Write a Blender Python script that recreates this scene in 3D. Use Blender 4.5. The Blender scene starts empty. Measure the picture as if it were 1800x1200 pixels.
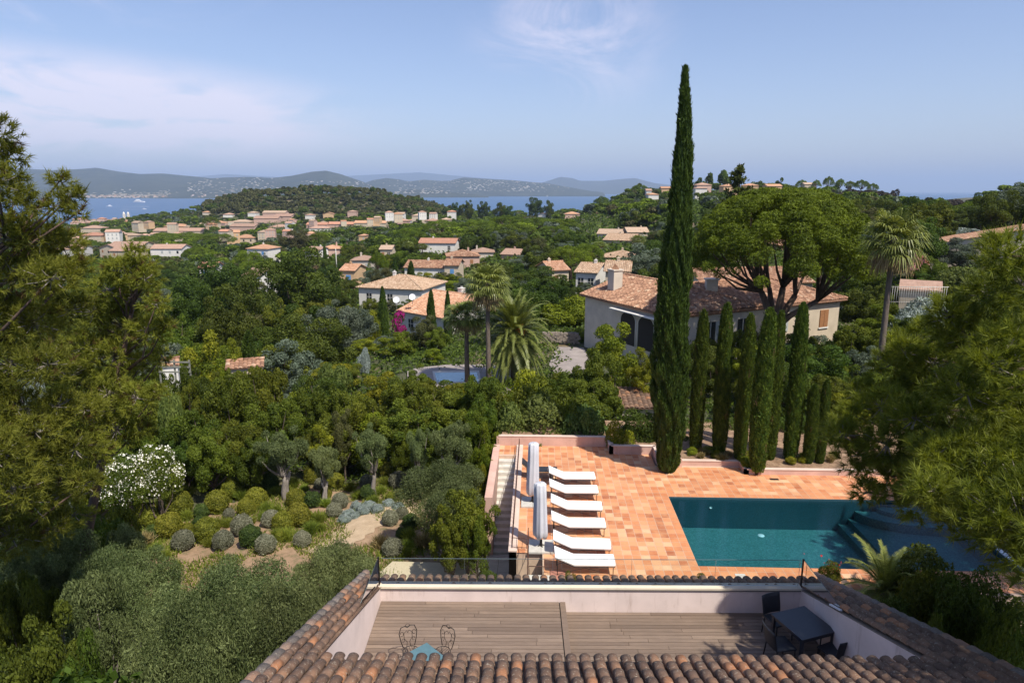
import bpy, math, random
import numpy as np
from mathutils import Vector, Matrix

# ------------------------------------------------------------------ camera, sky, sun, exposure
SC = bpy.context.scene
COL = SC.collection
CAM_H = 12.9
PITCH = math.atan(264 / 1200)
YAW = math.radians(2.1)
FPX = 1200.0
cam_d = bpy.data.cameras.new("camera")
cam_d.sensor_width = 36; cam_d.lens = 24
cam_d.clip_start = 0.1; cam_d.clip_end = 90000
cam = bpy.data.objects.new("camera", cam_d); COL.objects.link(cam)
cam.location = (0, 0, CAM_H)
cam.rotation_euler = (math.pi / 2 - PITCH, 0, YAW)
SC.camera = cam
SUN_EL = math.radians(56)
SUN_AZ = math.radians(138)          # compass-like angle from +Y towards +X: sun stands right of and behind the camera
SC.view_settings.view_transform = 'Standard'
SC.view_settings.look = 'None'
SC.view_settings.exposure = 0.62
SC.view_settings.gamma = 1.0
SC.cycles.max_bounces = 6
SC.cycles.diffuse_bounces = 3
SC.cycles.glossy_bounces = 3
SC.cycles.transmission_bounces = 4
SC.cycles.transparent_max_bounces = 10
SC.cycles.volume_bounces = 0
SC.cycles.caustics_reflective = False
SC.cycles.caustics_refractive = False
SC.cycles.sample_clamp_indirect = 6

def lk(t, a, b): t.links.new(a, b)

W = bpy.data.worlds.new("World"); SC.world = W; W.use_nodes = True
nt = W.node_tree; nt.nodes.clear()
wo = nt.nodes.new('ShaderNodeOutputWorld'); bg = nt.nodes.new('ShaderNodeBackground')
sky = nt.nodes.new('ShaderNodeTexSky'); sky.sky_type = 'NISHITA'; sky.sun_disc = False
sky.sun_elevation = SUN_EL; sky.sun_rotation = SUN_AZ
sky.altitude = 60; sky.air_density = 1.0; sky.dust_density = 1.0; sky.ozone_density = 2.6
bg.inputs['Strength'].default_value = 0.10
# thin clouds as part of the sky, laid out by direction
tc = nt.nodes.new('ShaderNodeTexCoord')
def wmath(op, a, b=None, c=None):
    n = nt.nodes.new('ShaderNodeMath'); n.operation = op
    for i, v in enumerate((a, b, c)):
        if v is None: continue
        if isinstance(v, (int, float)): n.inputs[i].default_value = v
        else: lk(nt, v, n.inputs[i])
    return n.outputs[0]
sep = nt.nodes.new('ShaderNodeSeparateXYZ'); lk(nt, tc.outputs['Generated'], sep.inputs[0])
az = wmath('ARCTAN2', sep.outputs[0], sep.outputs[1])
el = wmath('ARCSINE', sep.outputs[2])
comb = nt.nodes.new('ShaderNodeCombineXYZ'); lk(nt, az, comb.inputs[0]); lk(nt, wmath('MULTIPLY', el, 3.2), comb.inputs[1])
def wnoise(scale, detail, rough, dist=0.0, off=0.0, stretch=(1, 1, 1)):
    m = nt.nodes.new('ShaderNodeMapping'); lk(nt, comb.outputs[0], m.inputs[0])
    m.inputs['Location'].default_value = (off, off * .7, off); m.inputs['Scale'].default_value = stretch
    n = nt.nodes.new('ShaderNodeTexNoise'); lk(nt, m.outputs[0], n.inputs['Vector'])
    n.inputs['Scale'].default_value = scale; n.inputs['Detail'].default_value = detail
    n.inputs['Roughness'].default_value = rough; n.inputs['Distortion'].default_value = dist
    return n.outputs['Fac']
def smooth(v, a, b):
    n = nt.nodes.new('ShaderNodeMapRange'); n.interpolation_type = 'SMOOTHSTEP'; lk(nt, v, n.inputs[0])
    n.inputs[1].default_value = a; n.inputs[2].default_value = b
    return n.outputs[0]
def ell(ca, ce, ra, re):            # soft elliptical patch of sky centred on azimuth ca, elevation ce
    a = wmath('DIVIDE', wmath('SUBTRACT', az, ca), ra); e = wmath('DIVIDE', wmath('SUBTRACT', el, ce), re)
    r = wmath('SQRT', wmath('ADD', wmath('MULTIPLY', a, a), wmath('MULTIPLY', e, e)))
    return smooth(r, 1.0, 0.15)
nz1 = wnoise(6.0, 7, 0.58, 0.4, 3.1); nz2 = wnoise(3.2, 8, 0.68, 1.4, 9.7, (1.0, 0.8, 1))
def cl(fac, lo, hi, mask, gain): return wmath('MULTIPLY', wmath('MULTIPLY', smooth(fac, lo, hi), mask), gain)
c1 = cl(nz1, 0.30, 0.60, ell(-0.66, 0.088, 0.52, 0.092), 1.5)
c2 = cl(nz2, 0.42, 0.68, ell(-0.62, 0.245, 0.30, 0.09), 0.65)
c3 = cl(nz2, 0.40, 0.68, ell(0.045, 0.205, 0.17, 0.13), 0.60)
c4 = cl(nz1, 0.5, 0.7, ell(0.70, 0.12, 0.10, 0.02), 0.25)
cs = wmath('MINIMUM', wmath('ADD', wmath('ADD', c1, c2), wmath('ADD', c3, c4)), 0.7)
mix = nt.nodes.new('ShaderNodeMix'); mix.data_type = 'RGBA'
tn = nt.nodes.new('ShaderNodeMix'); tn.data_type = 'RGBA'; tn.blend_type = 'MULTIPLY'; tn.inputs[0].default_value = 1; lk(nt, sky.outputs[0], tn.inputs[6]); tn.inputs[7].default_value = (1.06, .97, 1.04, 1)
lk(nt, cs, mix.inputs[0]); lk(nt, tn.outputs[2], mix.inputs[6]); mix.inputs[7].default_value = (7.3, 6.6, 7.4, 1)
lk(nt, mix.outputs[2], bg.inputs['Color']); lk(nt, bg.outputs[0], wo.inputs['Surface'])

sun_d = bpy.data.lights.new("sun", 'SUN'); sun_d.energy = 4.2; sun_d.angle = math.radians(0.53); sun_d.color = (1.0, 0.93, 0.82)
sun = bpy.data.objects.new("sun", sun_d); COL.objects.link(sun)
sdir = Vector((math.sin(SUN_AZ) * math.cos(SUN_EL), math.cos(SUN_AZ) * math.cos(SUN_EL), math.sin(SUN_EL)))
sun.rotation_euler = sdir.to_track_quat('Z', 'Y').to_euler()

# ------------------------------------------------------------------ helpers
def ray(px, py):
    a = (px - 900) / FPX; b = (600 - py) / FPX
    x = a; y = math.cos(PITCH) + b * math.sin(PITCH); z = -math.sin(PITCH) + b * math.cos(PITCH)
    c, s = math.cos(YAW), math.sin(YAW)
    return (x * c - y * s, x * s + y * c, z)
def G(px, py, z=0.0):               # the point of height z seen there
    d = ray(px, py); t = (z - CAM_H) / d[2]; return (d[0] * t, d[1] * t, z)
def A(px, py, Y):                   # the point Y metres ahead seen there
    d = ray(px, py); t = Y / d[1]; return (d[0] * t, Y, CAM_H + d[2] * t)
def to_px(x, y, z):
    c, s = math.cos(-YAW), math.sin(-YAW)
    X = x * c - y * s; Y = x * s + y * c; Z = z - CAM_H
    zz = Y * math.cos(PITCH) - Z * math.sin(PITCH); up = Y * math.sin(PITCH) + Z * math.cos(PITCH)
    return 900 + FPX * X / zz, 600 - FPX * up / zz, zz

class MB:
    def __init__(s): s.v = []; s.f = []; s.m = []; s.t = []; s.n = 0; s.sm = []
    def add(s, v, f, m=0, t=0.5, smooth=False):
        v = np.asarray(v, float).reshape(-1, 3); s.v.append(v)
        for q in f: s.f.append([i + s.n for i in q])
        k = len(f); s.m += [m] * k; s.sm += [smooth] * k
        s.t += list(t) if hasattr(t, '__len__') else [t] * k
        s.n += len(v)
    def box(s, x0, x1, y0, y1, z0, z1, m=0, t=0.5, M=None):
        v = [(x, y, z) for z in (z0, z1) for y in (y0, y1) for x in (x0, x1)]
        if M is not None: v = [tuple(M @ Vector(p)) for p in v]
        s.add(v, [(0, 2, 3, 1), (4, 5, 7, 6), (0, 1, 5, 4), (2, 6, 7, 3), (0, 4, 6, 2), (1, 3, 7, 5)], m, t)
    def tube(s, pts, rad, n=6, m=0, t=0.5, caps=True):
        pts = [Vector(p) for p in pts]; N = len(pts)
        if not hasattr(rad, '__len__'): rad = [rad] * N
        V = []; up = Vector((0, 0, 1)); prev = None
        for i, p in enumerate(pts):
            d = (pts[min(i + 1, N - 1)] - pts[max(i - 1, 0)])
            d = d.normalized() if d.length > 1e-9 else Vector((0, 0, 1))
            if prev is None:
                a = d.cross(Vector((0, 0, 1)) if abs(d.z) < .9 else Vector((1, 0, 0))).normalized()
            else:
                a = (prev - d * prev.dot(d)); a = a.normalized() if a.length > 1e-6 else d.orthogonal().normalized()
            prev = a; b = d.cross(a)
            for k in range(n):
                an = 2 * math.pi * k / n
                V.append(p + (a * math.cos(an) + b * math.sin(an)) * rad[i])
        F = [(i * n + k, i * n + (k + 1) % n, (i + 1) * n + (k + 1) % n, (i + 1) * n + k) for i in range(N - 1) for k in range(n)]
        if caps: F += [tuple(range(n - 1, -1, -1)), tuple((N - 1) * n + k for k in range(n))]
        s.add([tuple(v) for v in V], F, m, t, True)
    def lathe(s, prof, n=16, c=(0, 0, 0), m=0, t=0.5):
        V = [(c[0] + r * math.cos(2 * math.pi * k / n), c[1] + r * math.sin(2 * math.pi * k / n), c[2] + z) for r, z in prof for k in range(n)]
        N = len(prof)
        s.add(V, [(i * n + k, i * n + (k + 1) % n, (i + 1) * n + (k + 1) % n, (i + 1) * n + k) for i in range(N - 1) for k in range(n)], m, t, True)
    def prism(s, poly, z0, z1, m=0, t=0.5):
        n = len(poly); V = [(x, y, z0) for x, y in poly] + [(x, y, z1) for x, y in poly]
        s.add(V, [tuple(range(n - 1, -1, -1)), tuple(range(n, 2 * n))] + [(i, (i + 1) % n, n + (i + 1) % n, n + i) for i in range(n)], m, t)
    def quads(s, V4, m=0, t=0.5):    # V4: array k x 4 x 3, handled in bulk
        s.bulk = getattr(s, 'bulk', []); s.bulk.append((np.asarray(V4, float), m, t))
    def mesh(s, name, mats):
        vs = list(s.v); nv = s.n
        fl = [len(f) for f in s.f]; idx = [i for f in s.f for i in f]
        mi = list(s.m); ti = list(s.t); sm = list(s.sm)
        fl = np.array(fl, np.int32); idx = np.array(idx, np.int32); mi = np.array(mi, np.int32); ti = np.array(ti, np.float32); sm = np.array(sm, bool)
        for V4, m, t in getattr(s, 'bulk', []):
            k, c = V4.shape[0], V4.shape[1]
            vs.append(V4.reshape(-1, 3)); idx = np.concatenate([idx, np.arange(k * c, dtype=np.int32) + nv]); nv += k * c
            fl = np.concatenate([fl, np.full(k, c, np.int32)]); mi = np.concatenate([mi, np.full(k, m, np.int32)])
            ti = np.concatenate([ti, np.broadcast_to(np.asarray(t, np.float32), (k,))]); sm = np.concatenate([sm, np.zeros(k, bool)])
        me = bpy.data.meshes.new(name)
        V = np.concatenate(vs).astype(np.float32)
        me.vertices.add(len(V)); me.vertices.foreach_set('co', V.ravel())
        me.loops.add(len(idx)); me.loops.foreach_set('vertex_index', idx)
        me.polygons.add(len(fl)); st = np.concatenate([[0], np.cumsum(fl)[:-1]]).astype(np.int32)
        me.polygons.foreach_set('loop_start', st); me.polygons.foreach_set('loop_total', fl)
        me.polygons.foreach_set('material_index', mi); me.polygons.foreach_set('use_smooth', sm)
        at = me.attributes.new('tint', 'FLOAT', 'FACE'); at.data.foreach_set('value', ti)
        for m in (mats if isinstance(mats, (list, tuple)) else [mats]): me.materials.append(m)
        me.update(calc_edges=True); me.validate()
        return me
    def obj(s, name, mats, parent=None, loc=None, rot=None):
        o = bpy.data.objects.new(name, s.mesh(name, mats)); COL.objects.link(o)
        if parent: o.parent = parent
        if loc: o.location = loc
        if rot: o.rotation_euler = rot
        return o

THINGS = []
def tag(o, label, cat, group=None, where=None):
    o['label'] = label; o['category'] = cat
    if group: o['group'] = group
    if where: o['_w'] = where
    THINGS.append(o); return o
def thing(name, label, cat, loc=(0, 0, 0), rz=0.0, group=None, where=None):
    o = bpy.data.objects.new(name, None); COL.objects.link(o); o.empty_display_size = .2
    o.location = loc; o.rotation_euler = (0, 0, rz)
    return tag(o, label, cat, group, where)
def struct(o, kind='structure'): o['kind'] = kind; return o
def inst(name, me, parent=None, loc=(0, 0, 0), rot=(0, 0, 0), sc=(1, 1, 1)):
    o = bpy.data.objects.new(name, me); COL.objects.link(o); o.parent = parent
    o.location = loc; o.rotation_euler = rot; o.scale = sc; return o
def copy_tree(o, parent=None):
    c = o.copy(); COL.objects.link(c); c.parent = parent
    for ch in o.children: copy_tree(ch, c)
    return c
R = random.Random(7)
NP = np.random.default_rng(11)

# ------------------------------------------------------------------ materials
def newmat(name):
    m = bpy.data.materials.new(name); m.use_nodes = True; t = m.node_tree; t.nodes.clear()
    o = t.nodes.new('ShaderNodeOutputMaterial'); p = t.nodes.new('ShaderNodeBsdfPrincipled')
    lk(t, p.outputs[0], o.inputs[0]); return m, t, p, o
def c4_(c): return (c[0], c[1], c[2], 1)
def noise(t, scale, detail=4, rough=.55, vec=None, dist=0):
    n = t.nodes.new('ShaderNodeTexNoise'); n.inputs['Scale'].default_value = scale; n.inputs['Detail'].default_value = detail
    n.inputs['Roughness'].default_value = rough; n.inputs['Distortion'].default_value = dist
    if vec is None:
        g = t.nodes.new('ShaderNodeNewGeometry'); vec = g.outputs['Position']
    lk(t, vec, n.inputs['Vector']); return n.outputs['Fac']
def objco(t): return t.nodes.new('ShaderNodeTexCoord').outputs['Object']
def ramp(t, fac, stops):
    r = t.nodes.new('ShaderNodeValToRGB'); lk(t, fac, r.inputs[0]); e = r.color_ramp.elements
    while len(e) < len(stops): e.new(.5)
    for i, (p, c) in enumerate(stops): e[i].position = p; e[i].color = c4_(c)
    return r.outputs[0]
def mixc(t, fac, a, b, mode='MIX'):
    n = t.nodes.new('ShaderNodeMix'); n.data_type = 'RGBA'; n.blend_type = mode
    for i, v in ((0, fac), (6, a), (7, b)):
        if isinstance(v, (int, float)): n.inputs[i].default_value = v
        elif isinstance(v, tuple): n.inputs[i].default_value = c4_(v)
        else: lk(t, v, n.inputs[i])
    return n.outputs[2]
def maprange(t, v, a, b, c=0, d=1):
    n = t.nodes.new('ShaderNodeMapRange'); lk(t, v, n.inputs[0])
    for i, x in ((1, a), (2, b), (3, c), (4, d)): n.inputs[i].default_value = x
    return n.outputs[0]
def attr(t, name='tint'):
    a = t.nodes.new('ShaderNodeAttribute'); a.attribute_name = name; return a.outputs['Fac']
def bump(t, p, h, strength=.3, dist=.02):
    b = t.nodes.new('ShaderNodeBump'); b.inputs['Strength'].default_value = strength; b.inputs['Distance'].default_value = dist
    lk(t, h, b.inputs['Height']); lk(t, b.outputs[0], p.inputs['Normal'])
def plain(name, col, rough=.6, metal=0, var=.0, scale=6, spec=None):
    m, t, p, o = newmat(name); p.inputs['Roughness'].default_value = rough; p.inputs['Metallic'].default_value = metal
    if var:
        n = noise(t, scale, 6, .65, objco(t))
        lk(t, ramp(t, n, [(.3, tuple(c * (1 - var) for c in col)), (.7, tuple(min(1, c * (1 + var)) for c in col))]), p.inputs['Base Color'])
    else: p.inputs['Base Color'].default_value = c4_(col)
    return m
def plaster(name, col, var=.12, stain=.25):
    m, t, p, o = newmat(name); p.inputs['Roughness'].default_value = .9
    oc = objco(t)
    a = ramp(t, noise(t, .9, 5, .6, oc), [(.3, tuple(c * (1 - var) for c in col)), (.7, tuple(min(1, c * (1 + var)) for c in col))])
    mp = t.nodes.new('ShaderNodeMapping'); lk(t, oc, mp.inputs[0]); mp.inputs['Scale'].default_value = (3, 3, .5)
    st = maprange(t, noise(t, 1.5, 6, .7, mp.outputs[0]), .56, .75)
    lk(t, mixc(t, maprange(t, st, 0, 1, 0, stain), a, (col[0] * .55, col[1] * .48, col[2] * .42)), p.inputs['Base Color'])
    bump(t, p, noise(t, 40, 4, .6, oc), .15, .01); return m
def leafmat(name, c1, c2, trans=.30, hue=.03, rough=.6, dead=None):
    m, t, p, o = newmat(name)
    oi = t.nodes.new('ShaderNodeObjectInfo')
    hs = t.nodes.new('ShaderNodeHueSaturation')
    lk(t, ramp(t, attr(t), [(0.0, c1), (1.0, c2)]) if dead is None else ramp(t, attr(t), [(0.0, c1), (.93, c2), (.95, dead), (1.0, dead)]), hs.inputs['Color'])
    lk(t, maprange(t, oi.outputs['Random'], 0, 1, .5 - hue, .5 + hue * .6), hs.inputs['Hue'])
    mm = t.nodes.new('ShaderNodeMath'); mm.operation = 'MULTIPLY'; lk(t, oi.outputs['Random'], mm.inputs[0]); mm.inputs[1].default_value = 7.31
    fr = t.nodes.new('ShaderNodeMath'); fr.operation = 'FRACT'; lk(t, mm.outputs[0], fr.inputs[0])
    lk(t, maprange(t, fr.outputs[0], 0, 1, .8, 1.2), hs.inputs['Value'])
    lk(t, hs.outputs[0], p.inputs['Base Color']); p.inputs['Roughness'].default_value = rough
    p.inputs['Specular IOR Level'].default_value = .18
    tr = t.nodes.new('ShaderNodeBsdfTranslucent'); lk(t, mixc(t, 1.0, hs.outputs[0], (1.5, 1.45, .5), 'MULTIPLY'), tr.inputs[0])
    ms = t.nodes.new('ShaderNodeMixShader'); ms.inputs[0].default_value = trans
    lk(t, p.outputs[0], ms.inputs[1]); lk(t, tr.outputs[0], ms.inputs[2]); lk(t, ms.outputs[0], o.inputs[0]); return m

M = {}
M['leaf_dark'] = leafmat('leaf_dark', (.022, .042, .006), (.090, .130, .016))
M['leaf_mid'] = leafmat('leaf_mid', (.036, .062, .007), (.145, .180, .018))
M['leaf_bright'] = leafmat('leaf_bright', (.070, .105, .007), (.25, .27, .018))
M['leaf_olive'] = leafmat('leaf_olive', (.032, .052, .014), (.185, .225, .085), .22, .015)
M['leaf_grey'] = leafmat('leaf_grey', (.055, .078, .050), (.135, .165, .115), .15, .02)
M['leaf_brown'] = leafmat('leaf_brown', (.036, .042, .012), (.105, .108, .036), .15, .02)
M['leaf_burnt'] = leafmat('leaf_burnt', (.028, .022, .016), (.075, .055, .035), .05, .01)
M['leaf_fig'] = leafmat('leaf_fig', (.045, .080, .016), (.16, .21, .05))
M['needle_umb'] = leafmat('needle_umb', (.034, .060, .005), (.155, .215, .012), .25, .012)
M['needle_near'] = leafmat('needle_near', (.055, .082, .008), (.28, .32, .04), .32, .01, .5)
M['needle_alep'] = leafmat('needle_alep', (.075, .090, .010), (.30, .315, .045), .36, .012, dead=(.12, .075, .03))
M['cypress'] = leafmat('cypress', (.024, .046, .008), (.088, .132, .018), .10, .01)
M['cypress2'] = leafmat('cypress2', (.032, .060, .008), (.125, .175, .020), .12, .01, dead=(.15, .11, .05))
M['palm'] = leafmat('palm', (.070, .095, .016), (.27, .31, .09), .28, .01, .35)
M['palm_dead'] = leafmat('palm_dead', (.16, .11, .05), (.34, .25, .13), .2, .01)
M['ball_green'] = leafmat('ball_green', (.070, .085, .008), (.25, .25, .030), .2, .02)
M['ball_dark'] = leafmat('ball_dark', (.022, .045, .010), (.085, .125, .026), .2, .01)
M['ball_grey'] = leafmat('ball_grey', (.085, .090, .050), (.27, .27, .19), .15, .01)
M['lav'] = leafmat('lav', (.15, .19, .17), (.34, .39, .37), .15, .01)
M['grass_long'] = leafmat('grass_long', (.09, .13, .015), (.27, .32, .05), .35, .02)
M['grass_dry'] = leafmat('grass_dry', (.16, .13, .05), (.38, .32, .15), .3, .02)
M['flower_white'] = leafmat('flower_white', (.62, .60, .50), (.85, .83, .76), .2, 0)
M['flower_pink'] = leafmat('flower_pink', (.16, .006, .08), (.42, .02, .22), .25, 0)
M['flower_soft'] = leafmat('flower_soft', (.45, .17, .18), (.65, .33, .32), .25, 0)
M['orange_fruit'] = plain('orange_fruit', (.75, .25, .02), .6, var=.3, scale=20)
def barkmat(name, a, b, sc=5):
    m, t, p, o = newmat(name); p.inputs['Roughness'].default_value = .95; oc = objco(t)
    mp = t.nodes.new('ShaderNodeMapping'); lk(t, oc, mp.inputs[0]); mp.inputs['Scale'].default_value = (1, 1, .25)
    n = noise(t, sc, 6, .7, mp.outputs[0]); lk(t, ramp(t, n, [(.3, a), (.7, b)]), p.inputs['Base Color']); bump(t, p, n, .6, .05); return m
M['bark'] = barkmat('bark', (.05, .035, .025), (.16, .12, .09))
M['bark_pine'] = barkmat('bark_pine', (.045, .03, .022), (.15, .095, .065))
M['bark_pale'] = barkmat('bark_pale', (.13, .11, .09), (.34, .30, .26), 9)
M['bark_palm'] = barkmat('bark_palm', (.07, .055, .04), (.18, .14, .11), 8)
def tilemat(name, stops, bscale=14, lichen=.3):
    m, t, p, o = newmat(name); p.inputs['Roughness'].default_value = .88; oc = objco(t)
    base = ramp(t, attr(t), stops)
    n1 = noise(t, bscale, 6, .7, oc); n2 = noise(t, bscale * 2.3, 5, .75, oc, .5)
    b = mixc(t, maprange(t, n1, .35, .75, 0, .55), base, tuple(c * .35 for c in stops[0][1]))
    b = mixc(t, maprange(t, n2, .57, .64, 0, lichen), b, (.42, .36, .27))
    lk(t, b, p.inputs['Base Color']); bump(t, p, n1, .4, .01); return m
M['tile_old'] = tilemat('tile_old', [(0, (.12, .070, .046)), (.6, (.22, .130, .082)), (.88, (.31, .165, .09)), (1, (.43, .19, .085))], 9, .8)
M['tile_villa'] = tilemat('tile_villa', [(0, (.20, .10, .06)), (.4, (.36, .19, .11)), (.8, (.50, .28, .17)), (1, (.60, .42, .28))], 3, .3)
M['tile_orange'] = tilemat('tile_orange', [(0, (.42, .21, .12)), (.5, (.56, .31, .18)), (1, (.68, .43, .29))], 3, .2)
M['tile_tan'] = tilemat('tile_tan', [(0, (.36, .23, .14)), (.5, (.50, .34, .22)), (1, (.62, .46, .32))], 3, .2)
def roofmat(name, a, b):            # far roofs: tile rows as fine bands running down the slope
    m, t, p, o = newmat(name); p.inputs['Roughness'].default_value = .9; oc = objco(t)
    n = noise(t, 1.3, 6, .75, oc); n2 = noise(t, 9, 3, .6, oc)
    c = ramp(t, n, [(.3, a), (.7, b)]); c = mixc(t, maprange(t, n2, .4, .7, 0, .4), c, tuple(x * .6 for x in a))
    oi = t.nodes.new('ShaderNodeObjectInfo'); hs = t.nodes.new('ShaderNodeHueSaturation'); lk(t, c, hs.inputs['Color'])
    lk(t, maprange(t, oi.outputs['Random'], 0, 1, .82, 1.12), hs.inputs['Value']); lk(t, hs.outputs[0], p.inputs['Base Color'])
    w = t.nodes.new('ShaderNodeTexWave'); w.inputs['Scale'].default_value = 3.2; lk(t, oc, w.inputs['Vector'])
    bump(t, p, w.outputs['Fac'], .5, .05); return m
M['roof_pink'] = roofmat('roof_pink', (.34, .20, .14), (.50, .33, .24))
M['roof_red'] = roofmat('roof_red', (.40, .18, .11), (.52, .28, .18))
M['roof_orange'] = roofmat('roof_orange', (.42, .22, .12), (.56, .33, .20))
M['roof_tan'] = roofmat('roof_tan', (.36, .25, .17), (.50, .37, .26))
M['roof_brown'] = roofmat('roof_brown', (.28, .17, .12), (.42, .28, .20))
M['wall_white'] = plaster('wall_white', (.64, .62, .57), .08, .4)
M['wall_cream'] = plaster('wall_cream', (.50, .42, .31), .1, .4)
M['wall_pink'] = plaster('wall_pink', (.50, .34, .27), .1)
M['wall_ochre'] = plaster('wall_ochre', (.52, .35, .20), .1)
M['wall_grey'] = plaster('wall_grey', (.54, .475, .39), .12, .4)
M['wall_own'] = plaster('wall_own', (.68, .57, .53), .12, .7)
M['wall_terr'] = plaster('wall_terr', (.56, .36, .29), .18, .55)
M['cap_cream'] = plaster('cap_cream', (.68, .60, .46), .1, .3)
M['opening_dark'] = plain('opening_dark', (.03, .025, .02), .9)
M['wood_grey'] = plain('wood_grey', (.20, .20, .16), .9, var=.2)
M['stone_dry'] = plain('stone_dry', (.24, .20, .16), .95, var=.35, scale=5)
M['glass_dark'] = plain('glass_dark', (.02, .025, .03), .12)
M['shutter_blue'] = plain('shutter_blue', (.10, .25, .48), .6)
M['shutter_brown'] = plain('shutter_brown', (.30, .14, .06), .6, var=.2)
M['shutter_grey'] = plain('shutter_grey', (.35, .37, .36), .6)
M['iron'] = plain('iron', (.018, .016, .015), .5, .4)
M['iron_rust'] = plain('iron_rust', (.10, .045, .03), .7, .2)
M['white_cloth'] = plain('white_cloth', (.80, .80, .79), .85, var=.02)
M['grey_cloth'] = plain('grey_cloth', (.52, .53, .57), .85, var=.06, scale=3)
M['charcoal'] = plain('charcoal', (.022, .024, .030), .55, var=.2, scale=30)
M['table_dark'] = plain('table_dark', (.030, .033, .042), .35, var=.15)
M['teal'] = plain('teal', (.085, .165, .19), .5, var=.1, scale=5)
M['stone_pale'] = plain('stone_pale', (.50, .48, .43), .9, var=.15, scale=4)
M['stone_step'] = plain('stone_step', (.54, .51, .45), .9, var=.18, scale=3)
M['metal_white'] = plain('metal_white', (.72, .73, .75), .4)
def floor_tile(name):
    m, t, p, o = newmat(name); p.inputs['Roughness'].default_value = .62; g = objco(t)
    c = ramp(t, attr(t), [(0, (.36, .12, .05)), (.3, (.50, .18, .07)), (.6, (.60, .26, .115)), (.85, (.64, .34, .17)), (1, (.66, .42, .24))])
    n = noise(t, 2.2, 5, .6, g); n2 = noise(t, 11, 5, .7, g)
    c = mixc(t, maprange(t, n, .42, .68, 0, .55), c, (.66, .33, .15)); c = mixc(t, maprange(t, n2, .55, .8, 0, .45), c, (.36, .13, .06))
    n3 = noise(t, .45, 5, .65, g); c = mixc(t, maprange(t, n3, .5, .72, 0, .35), c, (.34, .17, .10)); lk(t, c, p.inputs['Base Color']); return m
M['terracotta'] = floor_tile('terracotta')
M['grout'] = plain('grout', (.56, .40, .29), .95, var=.1)
def wood(name, a, b):
    m, t, p, o = newmat(name); p.inputs['Roughness'].default_value = .75; oc = objco(t)
    mp = t.nodes.new('ShaderNodeMapping'); lk(t, oc, mp.inputs[0]); mp.inputs['Scale'].default_value = (1.2, 14, 14)
    n = noise(t, 2.2, 6, .7, mp.outputs[0]); n2 = noise(t, .7, 4, .6, oc)
    c = ramp(t, attr(t), [(0, a), (1, b)]); c = mixc(t, maprange(t, n, .35, .7, 0, .5), c, tuple(x * .55 for x in a))
    c = mixc(t, maprange(t, n2, .5, .72, 0, .45), c, (.13, .10, .08)); lk(t, c, p.inputs['Base Color']); return m
M['deck'] = wood('deck', (.150, .106, .078), (.285, .210, .155))
M['deck_dark'] = wood('deck_dark', (.10, .085, .08), (.17, .15, .14))
HAZE_D = 6.5e-5
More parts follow.
